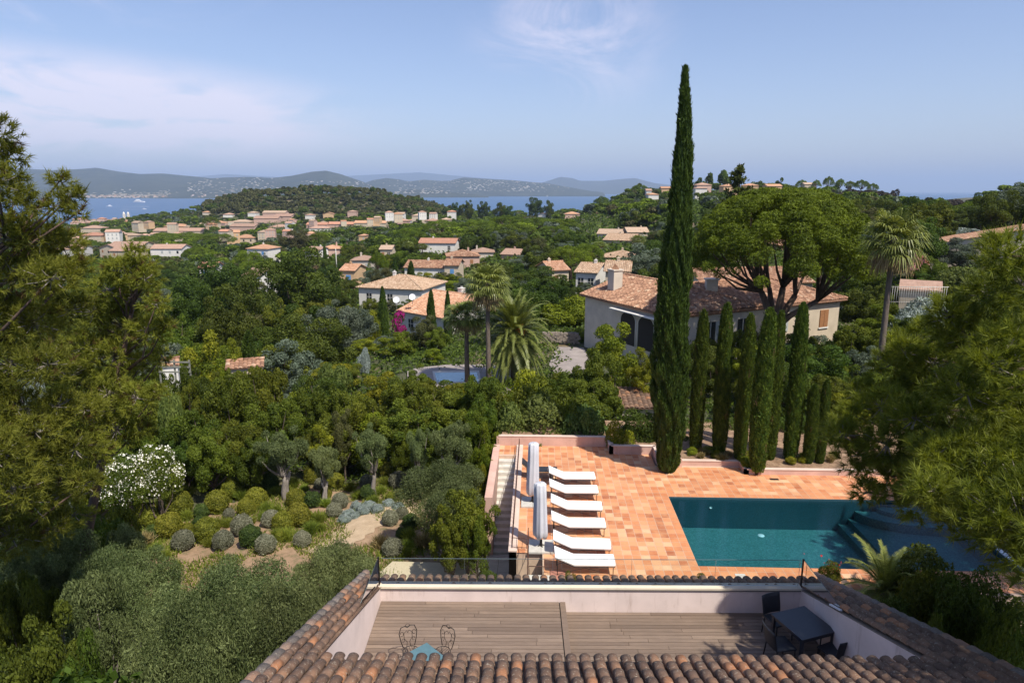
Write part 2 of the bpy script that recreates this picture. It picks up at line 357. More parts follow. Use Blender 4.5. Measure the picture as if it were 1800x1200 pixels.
# ------------------------------------------------------------------ terrain
CTRL = []                           # (px, Y ahead, height of ground)
def cp(px, Y, z): CTRL.append((A(px, 338, Y)[0], Y, z))
for px, Y, z in [(200, 16, -3.2), (500, 16, -2.9), (700, 20, -2.7), (850, 22, -2.7), (850, 27, -2.7), (600, 24, -2.8), (400, 26, -3.0), (200, 26, -3.4), (50, 22, -3.4),
                 (-300, 25, -3.5), (300, 32, -3.5), (500, 34, -3.3), (700, 33, -3.0), (800, 36, -2.9), (100, 36, -4.5), (300, 45, -5.5), (550, 45, -5.0), (750, 45, -3.4),
                 (0, 60, -8), (300, 65, -9), (500, 65, -7), (640, 62, -3.5), (720, 56, -2.4), (850, 56, -2.3), (950, 48, -2.3), (1000, 60, -2.2), (1000, 72, -2.3), (1200, 70, -2.2),
                 (1400, 66, -1.8), (1500, 66, -1.2), (1200, 50, -1.5), (1450, 48, -1.0), (1650, 60, 0.5), (1750, 60, 2.0), (2000, 60, 3.0), (2100, 40, 1.5),
                 (1650, 16, -0.6), (1800, 14, -0.7), (1650, 24, -.25), (1850, 24, -.2), (1700, 32, -.15), (2100, 22, -.3), (1500, 36, -.3), (1150, 38, -.8), (950, 37, -1.8),
                 (650, 95, -8), (740, 95, -7.5), (850, 90, -5), (1000, 100, -5), (500, 100, -11), (250, 110, -13), (0, 110, -14), (680, 120, -7.4), (850, 130, -8),
                 (1100, 110, -5), (1250, 100, -3), (1450, 100, 0), (1650, 95, 3), (1800, 95, 6.5), (2100, 100, 12),
                 (750, 180, -10.6), (500, 180, -15), (250, 200, -19), (0, 200, -20), (1000, 170, -6), (1100, 160, -4.0), (1280, 180, 0), (1500, 180, 3), (1700, 180, 4), (1900, 180, 10),
                 (770, 250, -9.5), (600, 260, -15), (400, 280, -20), (200, 300, -22), (0, 300, -24), (950, 260, -8), (1100, 230, -5), (1250, 300, 4), (1500, 300, 5), (1750, 300, 3), (1950, 300, 12),
                 (200, 420, -25), (400, 420, -22), (600, 420, -20), (800, 420, -14), (950, 420, -11), (1070, 420, -2), (1200, 420, 5), (1350, 450, 8), (1500, 480, 9), (1650, 420, 0), (1850, 420, 10),
                 (250, 600, -27), (400, 600, -22), (550, 620, -20), (700, 600, -20), (850, 620, -17), (1000, 620, -14), (1150, 600, 8), (1300, 600, 13), (1480, 620, 12), (1600, 620, -2), (1800, 620, 4),
                 (480, 660, -16), (620, 690, -15), (330, 800, -22), (370, 820, -12), (400, 850, -1), (440, 865, 6), (500, 860, 7), (550, 880, 10), (600, 880, 9), (650, 870, 7), (700, 860, -2), (780, 820, -15), (900, 800, -18), (1040, 800, -15), (1150, 800, 2), (1300, 800, 8), (1500, 800, 0), (1600, 820, -12),
                 (150, 900, -34), (250, 1100, -46), (50, 1200, -52), (350, 1200, -45), (550, 1200, -20), (650, 1200, -40), (800, 1150, -50), (1000, 1150, -50), (1150, 1150, -35), (1400, 1150, -40), (1600, 1300, -25), (1750, 1400, 0), (1900, 1500, 12), (2100, 1500, 25),
                 (100, 1500, -64), (300, 1550, -64), (550, 1500, -62), (800, 1500, -64), (1100, 1500, -64), (1400, 1700, -64), (1600, 2300, -64), (1750, 2300, -30), (1900, 2400, -10), (2200, 2000, 10), (1800, 3500, -64), (-300, 1500, -60), (-600, 600, -40), (-600, 200, -22), (2600, 600, 20)]:
    cp(px, Y, z)
CT = np.array(CTRL)
CU = np.stack([np.arctan2(CT[:, 0], CT[:, 1]) * 2.6, np.log(np.hypot(CT[:, 0], CT[:, 1]))], 1)
def T(x, y):
    x = np.asarray(x, float); y = np.asarray(y, float); sh = x.shape
    x = x.ravel(); y = np.maximum(y.ravel(), 3.0)
    u = np.arctan2(x, y) * 2.6; w = np.log(np.hypot(x, y))
    d2 = (u[:, None] - CU[None, :, 0]) ** 2 + (w[:, None] - CU[None, :, 1]) ** 2
    wt = 1.0 / (d2 + .0012) ** 2.0
    z = (wt * CT[None, :, 2]).sum(1) / wt.sum(1)
    return z.reshape(sh)
def Tfar(X, Y, Z):
    az_ = np.arctan2(X, Y); k = np.clip((Y - 1330) / 260, 0, 1) * np.clip((.50 - az_) / .05, 0, 1); return Z * (1 - k) - 90 * k
def T1(x, y): return float(T(np.array([x]), np.array([y]))[0])
SEA = -45.0
def groundmat():
    m, t, p, o = newmat('ground_soil'); p.inputs['Roughness'].default_value = 1.0
    g = t.nodes.new('ShaderNodeNewGeometry').outputs['Position']
    n = noise(t, .11, 6, .65, g); n2 = noise(t, 1.7, 6, .7, g); n3 = noise(t, 14, 3, .6, g)
    c = ramp(t, n, [(.38, (.040, .052, .020)), (.52, (.075, .080, .034)), (.62, (.20, .145, .085)), (.8, (.30, .22, .14))])
    c = mixc(t, maprange(t, n2, .4, .7, 0, .6), c, (.085, .080, .035)); c = mixc(t, maprange(t, n3, .45, .7, 0, .3), c, (.05, .05, .03))
    lk(t, c, p.inputs['Base Color']); bump(t, p, n3, .5, .1); return m
M['ground'] = groundmat()
def sheet(name, mat, xs, ys, zf):
    X, Y = np.meshgrid(xs, ys); Z = zf(X, Y); V = np.stack([X, Y, Z], -1).reshape(-1, 3); nx, ny = len(xs), len(ys)
    b = MB(); I = np.arange(nx * ny).reshape(ny, nx)
    F = np.stack([I[:-1, :-1], I[:-1, 1:], I[1:, 1:], I[1:, :-1]], -1).reshape(-1, 4)
    b.add(V, F.tolist(), 0, .5, True); return b.obj(name, mat)
# ground: polar sheet round the camera's foot, denser close by
def polar(name, mat, az, rr, zf):
    Az, Rr = np.meshgrid(az, rr); X = Rr * np.sin(Az); Y = Rr * np.cos(Az); Z = zf(X, Y)
    V = np.stack([X, Y, Z], -1).reshape(-1, 3); nx, ny = len(az), len(rr); b = MB(); I = np.arange(nx * ny).reshape(ny, nx)
    F = np.stack([I[:-1, :-1], I[1:, :-1], I[1:, 1:], I[:-1, 1:]], -1).reshape(-1, 4)
    b.add(V, F.tolist(), 0, .5, True); return b.obj(name, mat)
def tz(X, Y):
    Z = Tfar(X, Y, T(X, Y))
    k = (X > -1.6) & (X < 17.2) & (Y > 19) & (Y < 33.6)           # dug out under the pool terrace
    Z = np.where(k, np.minimum(Z, -2.9), Z)
    k = (X > -5) & (X < 8) & (Y < 16.5); Z = np.where(k, np.minimum(Z, -2.0), Z)
    return Z
struct(polar('ground', M['ground'], np.linspace(-1.35, 1.35, 300), np.concatenate([[2], np.geomspace(5, 4200, 230)]), tz))

m, t, p, o = newmat('sea_water'); p.inputs['Base Color'].default_value = (.012, .060, .135, 1); p.inputs['Roughness'].default_value = .32
p.inputs['Specular IOR Level'].default_value = .35
g = t.nodes.new('ShaderNodeNewGeometry').outputs['Position']; mp = t.nodes.new('ShaderNodeMapping'); lk(t, g, mp.inputs[0]); mp.inputs['Scale'].default_value = (.25, 1, 1)
nn = noise(t, .006, 6, .6, mp.outputs[0]); lk(t, ramp(t, nn, [(.35, (.010, .055, .14)), (.65, (.020, .085, .19))]), p.inputs['Base Color'])
bump(t, p, noise(t, .25, 4, .6, g), .3, .4)
b = MB(); b.add([(-60000, -3000, SEA), (60000, -3000, SEA), (60000, 60000, SEA), (-60000, 60000, SEA)], [(0, 1, 2, 3)]); struct(b.obj('sea', m))

# ------------------------------------------------------------------ mountains across the bay
def hillmat(name, a, b_):
    m, t, p, o = newmat(name); p.inputs['Roughness'].default_value = 1
    g = t.nodes.new('ShaderNodeNewGeometry').outputs['Position']; n = noise(t, .004, 8, .68, g)
    lk(t, ramp(t, n, [(.35, a), (.65, b_)]), p.inputs['Base Color']); bump(t, p, noise(t, .012, 5, .6, g), .6, 12); return m
M['hill'] = hillmat('hill_scrub', (.012, .022, .014), (.040, .048, .028))
FARH = []
def range_(name, prof, y0, yc, y1, seed, rough=.10):
    px = np.array([p[0] for p in prof], float); py = np.array([p[1] for p in prof], float)
    px = np.concatenate([[px[0] - 14], px, [px[-1] + 14]]); py = np.concatenate([[py[0] + 18], py, [py[-1] + 18]])
    xs = np.linspace(px[0], px[-1], int((px[-1] - px[0]) / 3)); cy = np.interp(xs, px, py)
    rows = np.concatenate([np.linspace(0, 1, 16), np.linspace(1.15, 2, 5)])
    rg = np.random.default_rng(seed); V = []
    ph = rg.uniform(0, 6.28, 8); fr = rg.uniform(.02, .12, 8)
    for r in rows:
        for x, y in zip(xs, cy):
            Yd = y0 + (yc - y0) * r if r <= 1 else yc + (y1 - yc) * (r - 1)
            crest = A(x, y, yc)[2]
            wob = sum(math.sin(fr[k] * x + ph[k] + r * 5 * math.cos(ph[k])) for k in range(8)) / 8
            s = r if r <= 1 else 2 - r
            s = s ** 1.15
            h = SEA - 4 + (crest - SEA + 4) * s * (1 + rough * 2.2 * wob * (1 - abs(1 - r)) * (1 - s) * 2)
            V.append((A(x, 338, Yd)[0], Yd, h))
    n = len(xs); F = [(i * n + j, i * n + j + 1, (i + 1) * n + j + 1, (i + 1) * n + j) for i in range(len(rows) - 1) for j in range(n - 1)]
    bm = MB(); bm.add(V, F, 0, .5, True); o = struct(bm.obj(name, M['hill'])); FARH.append((px, py, y0, yc)); return o
range_('hills', [(-250, 312), (-100, 300), (0, 300), (50, 297), (100, 299), (150, 297), (175, 295), (215, 302), (250, 306), (290, 305), (330, 309), (370, 313), (400, 315), (440, 330), (480, 344)], 5600, 8200, 9800, 1)
range_('hills', [(250, 340), (300, 322), (350, 315), (400, 312), (440, 311), (480, 313), (515, 309), (550, 302), (575, 300), (600, 306), (640, 320), (665, 331), (690, 338)], 5400, 7600, 9000, 2, .07)
range_('hills', [(600, 338), (630, 326), (655, 317), (680, 313), (700, 315), (720, 319), (745, 316), (775, 318), (790, 318), (815, 312), (860, 315), (900, 317), (930, 320), (960, 322), (1010, 331), (1040, 336), (1060, 338)], 7600, 9200, 10400, 3, .07)
range_('mountains', [(900, 332), (950, 322), (985, 311), (1005, 313), (1020, 318), (1060, 318), (1090, 315), (1115, 313), (1150, 322), (1200, 328), (1260, 332), (1330, 337)], 13500, 16500, 19000, 4, .05)
range_('mountains', [(250, 322), (330, 312), (400, 306), (500, 312), (600, 310), (680, 306), (740, 303), (790, 308), (860, 314), (920, 318), (1000, 328), (1060, 336)], 19000, 24000, 27000, 5, .05)
# low headland in front of the far shore
range_('hills', [(670, 346), (690, 337), (720, 333), (760, 334), (800, 338), (840, 342), (860, 346)], 6300, 6800, 7300, 6, .05)
# ------------------------------------------------------------------ the house the camera floats above
HR = thing('house', 'pink rendered house below the camera with tiled roof cut open for a roof terrace', 'house', (-3.72, 14.70, 0), math.radians(1.6))
XR = 10.12; VN = -4.9; ZL = 3.20; ZR = 2.93; SL = .36; Z0 = 3.55
def zr(v): return Z0 - v * SL
def wallprism(mb, prof, x0, x1):    # profile in (v, z), run along x
    n = len(prof); V = [(x0, v, z) for v, z in prof] + [(x1, v, z) for v, z in prof]
    mb.add(V, [tuple(range(n)), tuple(range(2 * n - 1, n - 1, -1))] + [(i, n + i, n + (i + 1) % n, (i + 1) % n) for i in range(n)])
b = MB()
b.box(-.22, XR + .22, 0, .2, -3, Z0 - .002)
for x0, x1 in ((-.22, 0), (XR, XR + .22)):
    wallprism(b, [(-.001, 2.6), (-.001, zr(0) - .02), (VN, zr(VN) - .02), (VN, 2.6)], x0, x1)
b.box(-.22, XR + .22, VN - .2, VN, 2.4, zr(VN) - .06)
b.box(-.42, -.225, -9, .5, -3, 3.1); b.box(XR + .5, XR + .7, -9, .5, -3, 3.1); b.box(-.42, XR + .7, .5, .62, -3, 3.1); b.box(-.42, XR + .7, -9.2, -9, -3, 6.2)
b.obj('wall', M['wall_own'], HR)
def cover(mb, x, v, L, z, r0, r1, lift, tint, jit=0, n=8, m=0, pitchless=False, zz=None):
    zz = zz or zr; V = []
    for i, (f, r, l) in enumerate(((0, r0, 0), (.5, (r0 + r1) / 2, lift * .5), (1, r1, lift))):
        vv = v + L * f; xc = x + jit * (f - .5)
        for k in range(n + 1):
            a = math.pi * k / n
            V.append((xc + r * math.cos(a), vv, zz(vv) + z + l + r * .85 * math.sin(a)))
    base = len(V)
    for k in range(n + 1):          # thickness at the open end
        a = math.pi * k / n; vv = v + L
        V.append((x + jit * .5 + (r1 - .014) * math.cos(a), vv, zz(vv) + z + lift + (r1 - .014) * .85 * math.sin(a)))
    F = [(i * (n + 1) + k, (i + 1) * (n + 1) + k, (i + 1) * (n + 1) + k + 1, i * (n + 1) + k + 1) for i in range(3) for k in range(n)]
    mb.add(V, F, m, tint, True)
def tilefield(mb, x0, x1, v0, v1, pitch, skip=None):
    n = max(1, round((x1 - x0) / pitch)); p_ = (x1 - x0) / n
    L = .33; rows = int(math.ceil((v1 - v0) / L))
    for i in range(n):
        xc = x0 + p_ * (i + .5); off = R.uniform(-.03, .03)
        for j in range(rows):
            v = v1 - (j + 1) * L + off; hit = R.random()
            tint = R.choice([.1, .2, .35, .5, .6, .75]) + R.uniform(-.1, .1) if hit < .88 else 1.0
            cover(mb, xc + R.uniform(-.008, .008), v - .06, L + .06, .045, p_ * .36, p_ * .41, .035 + R.uniform(0, .01), tint, R.uniform(-.02, .02))
            V = []                  # channel tile
            for f in (0, 1):
                vv = v + L * f
                for k in range(5):
                    a = math.pi * k / 4; V.append((xc + p_ / 2 + p_ * .30 * math.cos(a), vv, zr(vv) + .055 - p_ * .26 * math.sin(a)))
            mb.add(V, [(k, 5 + k, 6 + k, k + 1) for k in range(4)], 0, max(0, tint - .25), True)
b = MB()
tilefield(b, -.62, XR + .9, -8.4, VN - .02, .226)
tilefield(b, -.60, -.02, VN - .02, .22, .2)
tilefield(b, XR + .02, XR + .9, VN - .02, .22, .22)
tilefield(b, -.60, XR + .9, .22, .88, .225)
rf = b.obj('roof', M['tile_old'], HR)
b = MB()                             # bedding under the tiles
for x0, x1, v0, v1 in ((-.62, XR + .92, -9, VN - .01), (-.6, -.005, VN - .01, .21), (XR + .005, XR + .92, VN - .01, .21), (-.6, XR + .92, .21, .86)):
    b.add([(x0, v0, zr(v0) - .05), (x1, v0, zr(v0) - .05), (x1, v1, zr(v1) - .05), (x0, v1, zr(v1) - .05), (x0, v0, zr(v0)), (x1, v0, zr(v0)), (x1, v1, zr(v1)), (x0, v1, zr(v1))],
          [(0, 3, 2, 1), (4, 5, 6, 7), (0, 1, 5, 4), (1, 2, 6, 5), (2, 3, 7, 6), (3, 0, 4, 7)])
b.obj('mortar_bed', plain('mortar', (.22, .17, .13), .95, var=.3, scale=12), rf)
# verge ridges, heavily lichened
M['verge'] = tilemat('verge', [(0, (.12, .10, .085)), (.5, (.24, .20, .17)), (1, (.36, .20, .12))], 16, .8)
for x in (-.66, XR + .95):
    b = MB(); v = -8.6
    while v < 1.1:
        cover(b, x + R.uniform(-.01, .01), v, .42, .05, .095, .11, .03, R.random(), 0, 8); v += .34
    b.obj('verge_tiles', M['verge'], rf)
M['verge_mortar'] = plain('verge_mortar', (.40, .37, .33), .95, var=.35, scale=10)
for x0, x1 in ((-.75, -.60), (XR + .88, XR + 1.03)):
    b = MB(); wallprism(b, [(-8.6, zr(-8.6) - .12), (1.1, zr(1.1) - .12), (1.1, zr(1.1) + .06), (-8.6, zr(-8.6) + .06)], x0, x1)
    b.obj('verge_mortar', M['verge_mortar'], rf)
# coping
b = MB(); b.box(-.02, XR + .02, -.035, .215, Z0, Z0 + .05)
b.obj('coping', M['cap_cream'], HR)
b = MB(); b.box(-.01, XR + .01, -.028, .0, Z0 - .035, Z0 - .002); b.obj('coping_shadow', plain('coping_shadow', (.12, .11, .10), .7), HR)  # dark strip standing in for the thin shadow under the coping
# deck boards
def boards(x0, x1, v0, v1, z, pitch, seed, mat='deck'):
    rg = random.Random(seed); mb = MB(); v = v1 - .01
    while v - pitch > v0 - .05:
        x = x0 + .01
        while x < x1 - .02:
            L = rg.uniform(1.4, 3.2) if x > x0 + .02 else rg.uniform(.5, 3)
            xe = min(x + L, x1 - .01); xe = x1 - .01 if x1 - xe < .4 else xe
            mb.box(x, xe - .008, v - pitch + .014, v, z - .03, z + rg.uniform(-.0015, .0015), 0, min(1, max(0, rg.gauss(.5, .2)))); x = xe
        v -= pitch
    return mb
b = boards(0, 4.33, VN, 0, ZL, .125, 3); d1 = b.obj('deck', M['deck'], HR); d1['label'] = 'upper level of the timber deck'
b = boards(4.47, XR, VN, 0, ZR, .125, 5); d2 = b.obj('deck', M['deck'], HR); d2['label'] = 'lower level of the timber deck'
b = MB(); b.box(4.335, 4.465, VN + .01, -.01, ZR - .02, ZL + .004, 0, .35); b.obj('edge_board', M['deck'], HR)
b = MB(); b.box(0, XR, VN, 0, 2.7, ZR - .032); b.box(0, 4.33, VN, 0, ZR - .031, ZL - .032); b.obj('terrace_slab', plain('slab_dark', (.05, .045, .04), .9), HR)
# glass balustrade
m, t, p, o = newmat('balustrade_glass'); tr = t.nodes.new('ShaderNodeBsdfTransparent'); tr.inputs[0].default_value = (.96, .98, .97, 1)
gl = t.nodes.new('ShaderNodeBsdfGlossy'); gl.inputs['Roughness'].default_value = .02; fr = t.nodes.new('ShaderNodeFresnel'); fr.inputs[0].default_value = 1.25
ms = t.nodes.new('ShaderNodeMixShader'); lk(t, fr.outputs[0], ms.inputs[0]); lk(t, tr.outputs[0], ms.inputs[1]); lk(t, gl.outputs[0], ms.inputs[2]); lk(t, ms.outputs[0], o.inputs[0]); M['glass_clear'] = m
M['glass_edge'] = plain('glass_edge', (.10, .13, .13), .3)
GZ = 4.28
for i in range(5):
    x0 = .03 + i * (XR - .06) / 5; x1 = .03 + (i + 1) * (XR - .06) / 5 - .012
    b = MB(); b.box(x0, x1, .09, .102, Z0 + .055, GZ); g_ = b.obj('glass_panel', M['glass_clear'], HR)
    b = MB(); b.box(x0, x1, .089, .103, GZ, GZ + .007); b.box(x1, x1 + .004, .088, .104, Z0 + .055, GZ); b.obj('edge', M['glass_edge'], g_)
for xs in (-.05, XR + .05):
    prof = [(.07, Z0 + .08), (.07, GZ), (-(GZ - Z0) / SL + .25, GZ), (-(GZ - Z0) / SL + .30, GZ - .04)]
    b = MB(); wallprism(b, prof, xs - .006, xs + .006); g_ = b.obj('glass_panel', M['glass_clear'], HR)
    b = MB(); b.tube([(xs, .07, GZ + .004), (xs, -(GZ - Z0) / SL + .25, GZ + .004)], .006, 4); b.obj('edge', M['glass_edge'], g_)
    b = MB(); b.box(xs - .02, xs + .02, .105, .145, Z0, GZ + .01); b.obj('post', M['iron'], HR)
b = MB(); b.box(XR - .02, XR + .03, -1.95, -1.45, 0, .025, M=None)
V = Matrix.Translation((0, -1.7, zr(-1.75) + .02)) @ Matrix.Rotation(-math.atan(SL), 4, 'X')
b = MB(); b.box(XR - .03, XR + .02, -.25, .25, 0, .03, M=V); b.obj('glass_clamp', M['metal_white'], HR)
b = MB()                              # windows of the facade that looks over the pool
for x in (1.2, 4.2, 7.4): b.box(x, x + 1.1, .62, .66, .5, 2.5)
for x in (1.2, 4.2, 7.4): pass
b.obj('shutter', M['shutter_grey'], HR)

# ------------------------------------------------------------------ pool terrace
TX1 = 17.0
PX0, PX1, PY0, PY1 = 5.77, 17.0, 22.05, 27.65
rects = [(-.67, 3.7, 22.75, 33.45), (3.7, 5.9, 22.75, 32.45), (5.9, 9.8, 27.65, 31.08), (9.8, 19.5, 27.65, 30.15), (-1.83, -.67, 32.1, 33.45), (.28, 5.77, 20.3, 22.75), (5.77, 17.0, 20.6, 22.05), (5.9, 5.901, 22, 23)]
b = MB()
slabs = [(-.95, PX0, 22.75, 32.1), (-1.83, 3.7, 32.1, 33.45), (3.7, PX0, 32.1, 32.45), (.28, PX0, 20.3, 22.75), (PX0, 19.5, 20.6, PY0), (PX0, 9.8, PY1, 31.08), (9.8, 19.5, PY1, 30.15)]
for x0, x1, y0, y1 in slabs: b.box(x0, x1, y0, y1, -2.9, -.006)
struct(b.obj('terrace', M['grout']))
def inr(x, y):
    if PX0 < x < PX1 and PY0 < y < PY1: return False
    if x > PX1 + .15 and PY0 < y < PY1: return False
    return any(a < x < b_ and c < y < d for a, b_, c, d in [(-.67, PX0, 22.75, 32.1), (-1.83, 3.7, 32.1, 33.45), (3.7, PX0, 32.1, 32.45), (.28, PX0, 20.3, 22.75), (PX0, 19.5, 20.6, PY0), (PX0, 9.8, PY1, 31.08), (9.8, 19.5, PY1, 30.15)])
Q = []; TT = []; pt = .345
pt = .3209; x = PX0 - pt * 24
cols = [PX0 + pt * k for k in range(-25, 45)]; rws = [PY0 + (PY1 - PY0) / 17 * k for k in range(-6, 38)]; pr = (PY1 - PY0) / 17
for ix, x in enumerate(cols):
    for iy, y in enumerate(rws):
        if inr(x + pt / 2, y + pr / 2):
            g = .010; edge = (PX0 - pt * 1.5 < x + pt / 2 < PX1 + pt and PY0 - pr * 1.2 < y + pr / 2 < PY1 + pr * 1.2)
            Q.append([(x + g, y + g, 0), (x + pt - g, y + g, 0), (x + pt - g, y + pr - g, 0), (x + g, y + pr - g, 0)])
            TT.append(R.uniform(.3, .55) if edge else min(1, max(0, R.gauss(.55, .29))))
b = MB(); b.quads(np.array(Q), 0, np.array(TT)); struct(b.obj('terrace_tiles', M['terracotta']))
# low pink walls and the planting bed behind them
M['wall_terr_cap'] = plaster('wall_terr_cap', (.60, .46, .38), .12, .3)
def lowwall(name, label, pts, z0, z1, th=.2):
    r = thing(name, label, 'wall', (0, 0, 0)); b = MB(); c = MB()
    for (xa, ya), (xb, yb) in zip(pts[:-1], pts[1:]):
        dx, dy = xb - xa, yb - ya; L = math.hypot(dx, dy); nx, ny = -dy / L * th / 2, dx / L * th / 2; e = th / 2 / L
        A_, B_ = (xa - dx * e, ya - dy * e), (xb + dx * e, yb + dy * e)
        P4 = [(A_[0] + nx, A_[1] + ny), (A_[0] - nx, A_[1] - ny), (B_[0] - nx, B_[1] - ny), (B_[0] + nx, B_[1] + ny)]
        b.prism(P4[::-1], z0, z1); 
    for (xa, ya), (xb, yb) in zip(pts[:-1], pts[1:]):
        dx, dy = xb - xa, yb - ya; L = math.hypot(dx, dy); nx, ny = -dy / L * (th / 2 + .02), dx / L * (th / 2 + .02)
        P4 = [(xa + nx, ya + ny), (xa - nx, ya - ny), (xb - nx, yb - ny), (xb + nx, yb + ny)]
        c.prism(P4[::-1], z1 + .002 + .001 * R.random(), z1 + .035)
    b.obj('wall_body', M['wall_terr'], r); c.obj('wall_cap', M['wall_terr_cap'], r); return r
lowwall('garden_wall', 'stained pink wall at the far end of the terrace, under the tall hedge', [(-1.93, 33.55), (3.8, 33.55)], -2.5, .50)
lowwall('garden_wall', 'stained pink wall stepping forward below the small round bush, left of the tall cypress', [(3.8, 33.55), (3.8, 32.55), (5.98, 32.55), (5.98, 30.98), (6.9, 30.98)], -.5, .42)
lowwall('garden_wall', 'low cream and pink kerb wall of the cypress bed beyond the pool', [(6.9, 31.18), (9.85, 31.18), (9.85, 30.25), (19.5, 30.25)], -.5, .24)
b = MB(); b.box(3.9, 20, 32.65, 37, -1.5, .22); b.box(6.08, 20, 31.28, 32.65, -1.5, .2); b.box(9.95, 20, 30.35, 31.28, -1.5, .18)
b.box(-1.8, 3.7, 33.65, 37, -2, .3)
m, t, p, o = newmat('bed_soil'); p.inputs['Roughness'].default_value = 1; oc = objco(t)
lk(t, ramp(t, noise(t, 3, 7, .75, oc), [(.35, (.13, .085, .05)), (.5, (.24, .15, .09)), (.7, (.38, .27, .17))]), p.inputs['Base Color']); bump(t, p, noise(t, 20, 4, .7, oc), .6, .05); M['soil'] = m
struct(b.obj('planting_bed', M['soil']))
# stairs left of the terrace
ST = thing('garden_stairs', 'pale stone stairs descending beside the terrace wall', 'stairs', (-1.39, 29.5, -1.3))
b = MB(); ns = 16
for i in range(ns):
    y1 = 32.1 - i * (5.2 / ns); z = -(i + 1) * (2.7 / ns) + .0
    b.box(-.43, .43, y1 - 5.2 / ns - .03 - 29.5, y1 - 29.5, z - .6 + 1.3, z + 1.3, 0, R.random())
b.obj('step', M['stone_step'], ST)
SW = thing('stair_wall', 'pink retaining wall between the stairs and the pool terrace', 'wall', (-.81, 28, 0))
b = MB(); b.box(-.14, .14, 22.75 - 28, 33.4 - 28, -3, .03); b.obj('wall_body', M['wall_terr_cap'], SW)
b = MB(); b.box(-.16, .16, 22.70 - 28, 33.42 - 28, .033, .08); b.obj('wall_cap', M['wall_terr_cap'], SW)
SW2 = thing('stair_wall', 'narrow stained pink wall on the garden side of the stairs', 'wall', (-2.0, 30, 0))
b = MB(); b.box(-.17, .165, -2.9, 3.4, -3, .08); b.obj('wall_body', M['wall_terr'], SW2)
def railing(label, pts, h, step=.16):
    r = thing('iron_railing', label, 'railing', tuple(pts[0])); o0 = Vector(pts[0]); b = MB(); c = MB()
    P = [Vector(q) - o0 for q in pts]
    b.tube([q + Vector((0, 0, h)) for q in P], .016, 5); b.tube([q + Vector((0, 0, .05)) for q in P], .012, 5)
    for a, e in zip(P[:-1], P[1:]):
        n = max(1, int((e - a).length / step))
        for k in range(n + 1):
            q = a + (e - a) * (k / n); j = .02 * (-1) ** k
            c.tube([q + Vector((0, 0, 0)), q + Vector((j, j, h * .5)), q + Vector((0, 0, h))], .008, 4)
    b.obj('handrail', M['iron_rust'], r); c.obj('balusters', M['iron_rust'], r); return r
railing('long low wrought iron railing on the wall between stairs and terrace', [(-.84, 33.2, .08), (-.84, 22.9, .08), (-.30, 22.86, .08)], .42)
railing('short wrought iron railing going down beside the end of the stair wall', [(-.24, 22.8, .0), (-.24, 20.4, -1.1)], .95)
railing('short wrought iron railing in front of the brick coloured slab', [(-.2, 21.3, -.1), (.55, 21.3, -.1)], .4, .2)
b = MB(); b.box(-.27, .85, 20.3, 21.25, -.4, .006); 
b.box(-.67, .28, 20.0, 22.7, -3, -1.2)
struct(b.obj('landing', M['stone_step']))
b = MB(); b.box(.52, 1.12, 20.7, 21.55, .004, .012); tag(b.obj('floor_slab', plain('brickslab', (.40, .17, .12), .9, var=.15)), 'square dull red slab set in the terrace tiles by the small railing', 'slab')
b = MB(); b.box(PX1 - 10.1, PX1 - 9.75, 21.25, 21.58, .003, .01); tag(b.obj('skimmer_lid', M['stone_pale']), 'white square skimmer lid in the tiles at the near pool edge', 'lid')
q = G(1361, 842); b = MB(); b.box(q[0] - .2, q[0] + .2, q[1] - .1, q[1] + .1, .003, .008); tag(b.obj('drain_grate', M['iron']), 'small dark drain grate in the tiles beyond the pool', 'drain')
# lower paving at the foot of the stairs, path
b = MB(); rg = random.Random(4)
for i in range(6):
    for j in range(7):
        x = -3.0 + i * .48; y = 21.2 + j * .85 + (i % 2) * .3
        if x > -1.1 and y > 22: pass
        b.box(x + .008, x + .472, y + .008, y + .842, -2.75, -2.64 + rg.uniform(-.005, .005), 0, rg.random())
struct(b.obj('paving', M['stone_pale']))
def pathmat():
    m, t, p, o = newmat('path_sand'); p.inputs['Roughness'].default_value = 1; g = t.nodes.new('ShaderNodeNewGeometry').outputs['Position']
    lk(t, ramp(t, noise(t, 2.5, 7, .75, g), [(.3, (.34, .25, .155)), (.7, (.50, .38, .25))]), p.inputs['Base Color']); bump(t, p, noise(t, 18, 4, .7, g), .5, .04); return m
M['path'] = pathmat()
def ribbon(name, cen, width, mat, lift=.05):
    b = MB(); V = []; P = [Vector((x, y, 0)) for x, y in cen]; N = 40; pts = []
    for i in range(N + 1):
        s = i / N * (len(P) - 1); k = min(int(s), len(P) - 2); f = s - k
        p0, p1, p2, p3 = P[max(k - 1, 0)], P[k], P[k + 1], P[min(k + 2, len(P) - 1)]
        pts.append(.5 * ((2 * p1) + (p2 - p0) * f + (2 * p0 - 5 * p1 + 4 * p2 - p3) * f * f + (3 * p1 - p0 - 3 * p2 + p3) * f ** 3))
    for i, q in enumerate(pts):
        d = (pts[min(i + 1, N)] - pts[max(i - 1, 0)]).normalized(); nrm = Vector((-d.y, d.x, 0))
        for s in (-1, -.5, 0, .5, 1):
            w = q + nrm * s * width * .5 * (1 + .12 * math.sin(i * 1.7 + s * 2)); V.append((w.x, w.y, T1(w.x, w.y) + lift - .03 * abs(s)))
    b.add(V, [(i * 5 + k, i * 5 + k + 1, i * 5 + k + 6, i * 5 + k + 5) for i in range(N) for k in range(4)], 0, .5, True); return struct(b.obj(name, mat))
zz = -2.75
ribbon('path', [G(560, 965, zz)[:2], G(610, 932, zz)[:2], G(655, 906, -2.9)[:2], G(700, 892, -2.9)[:2], G(760, 885, -2.9)[:2]], 1.9, M['path'], .10)
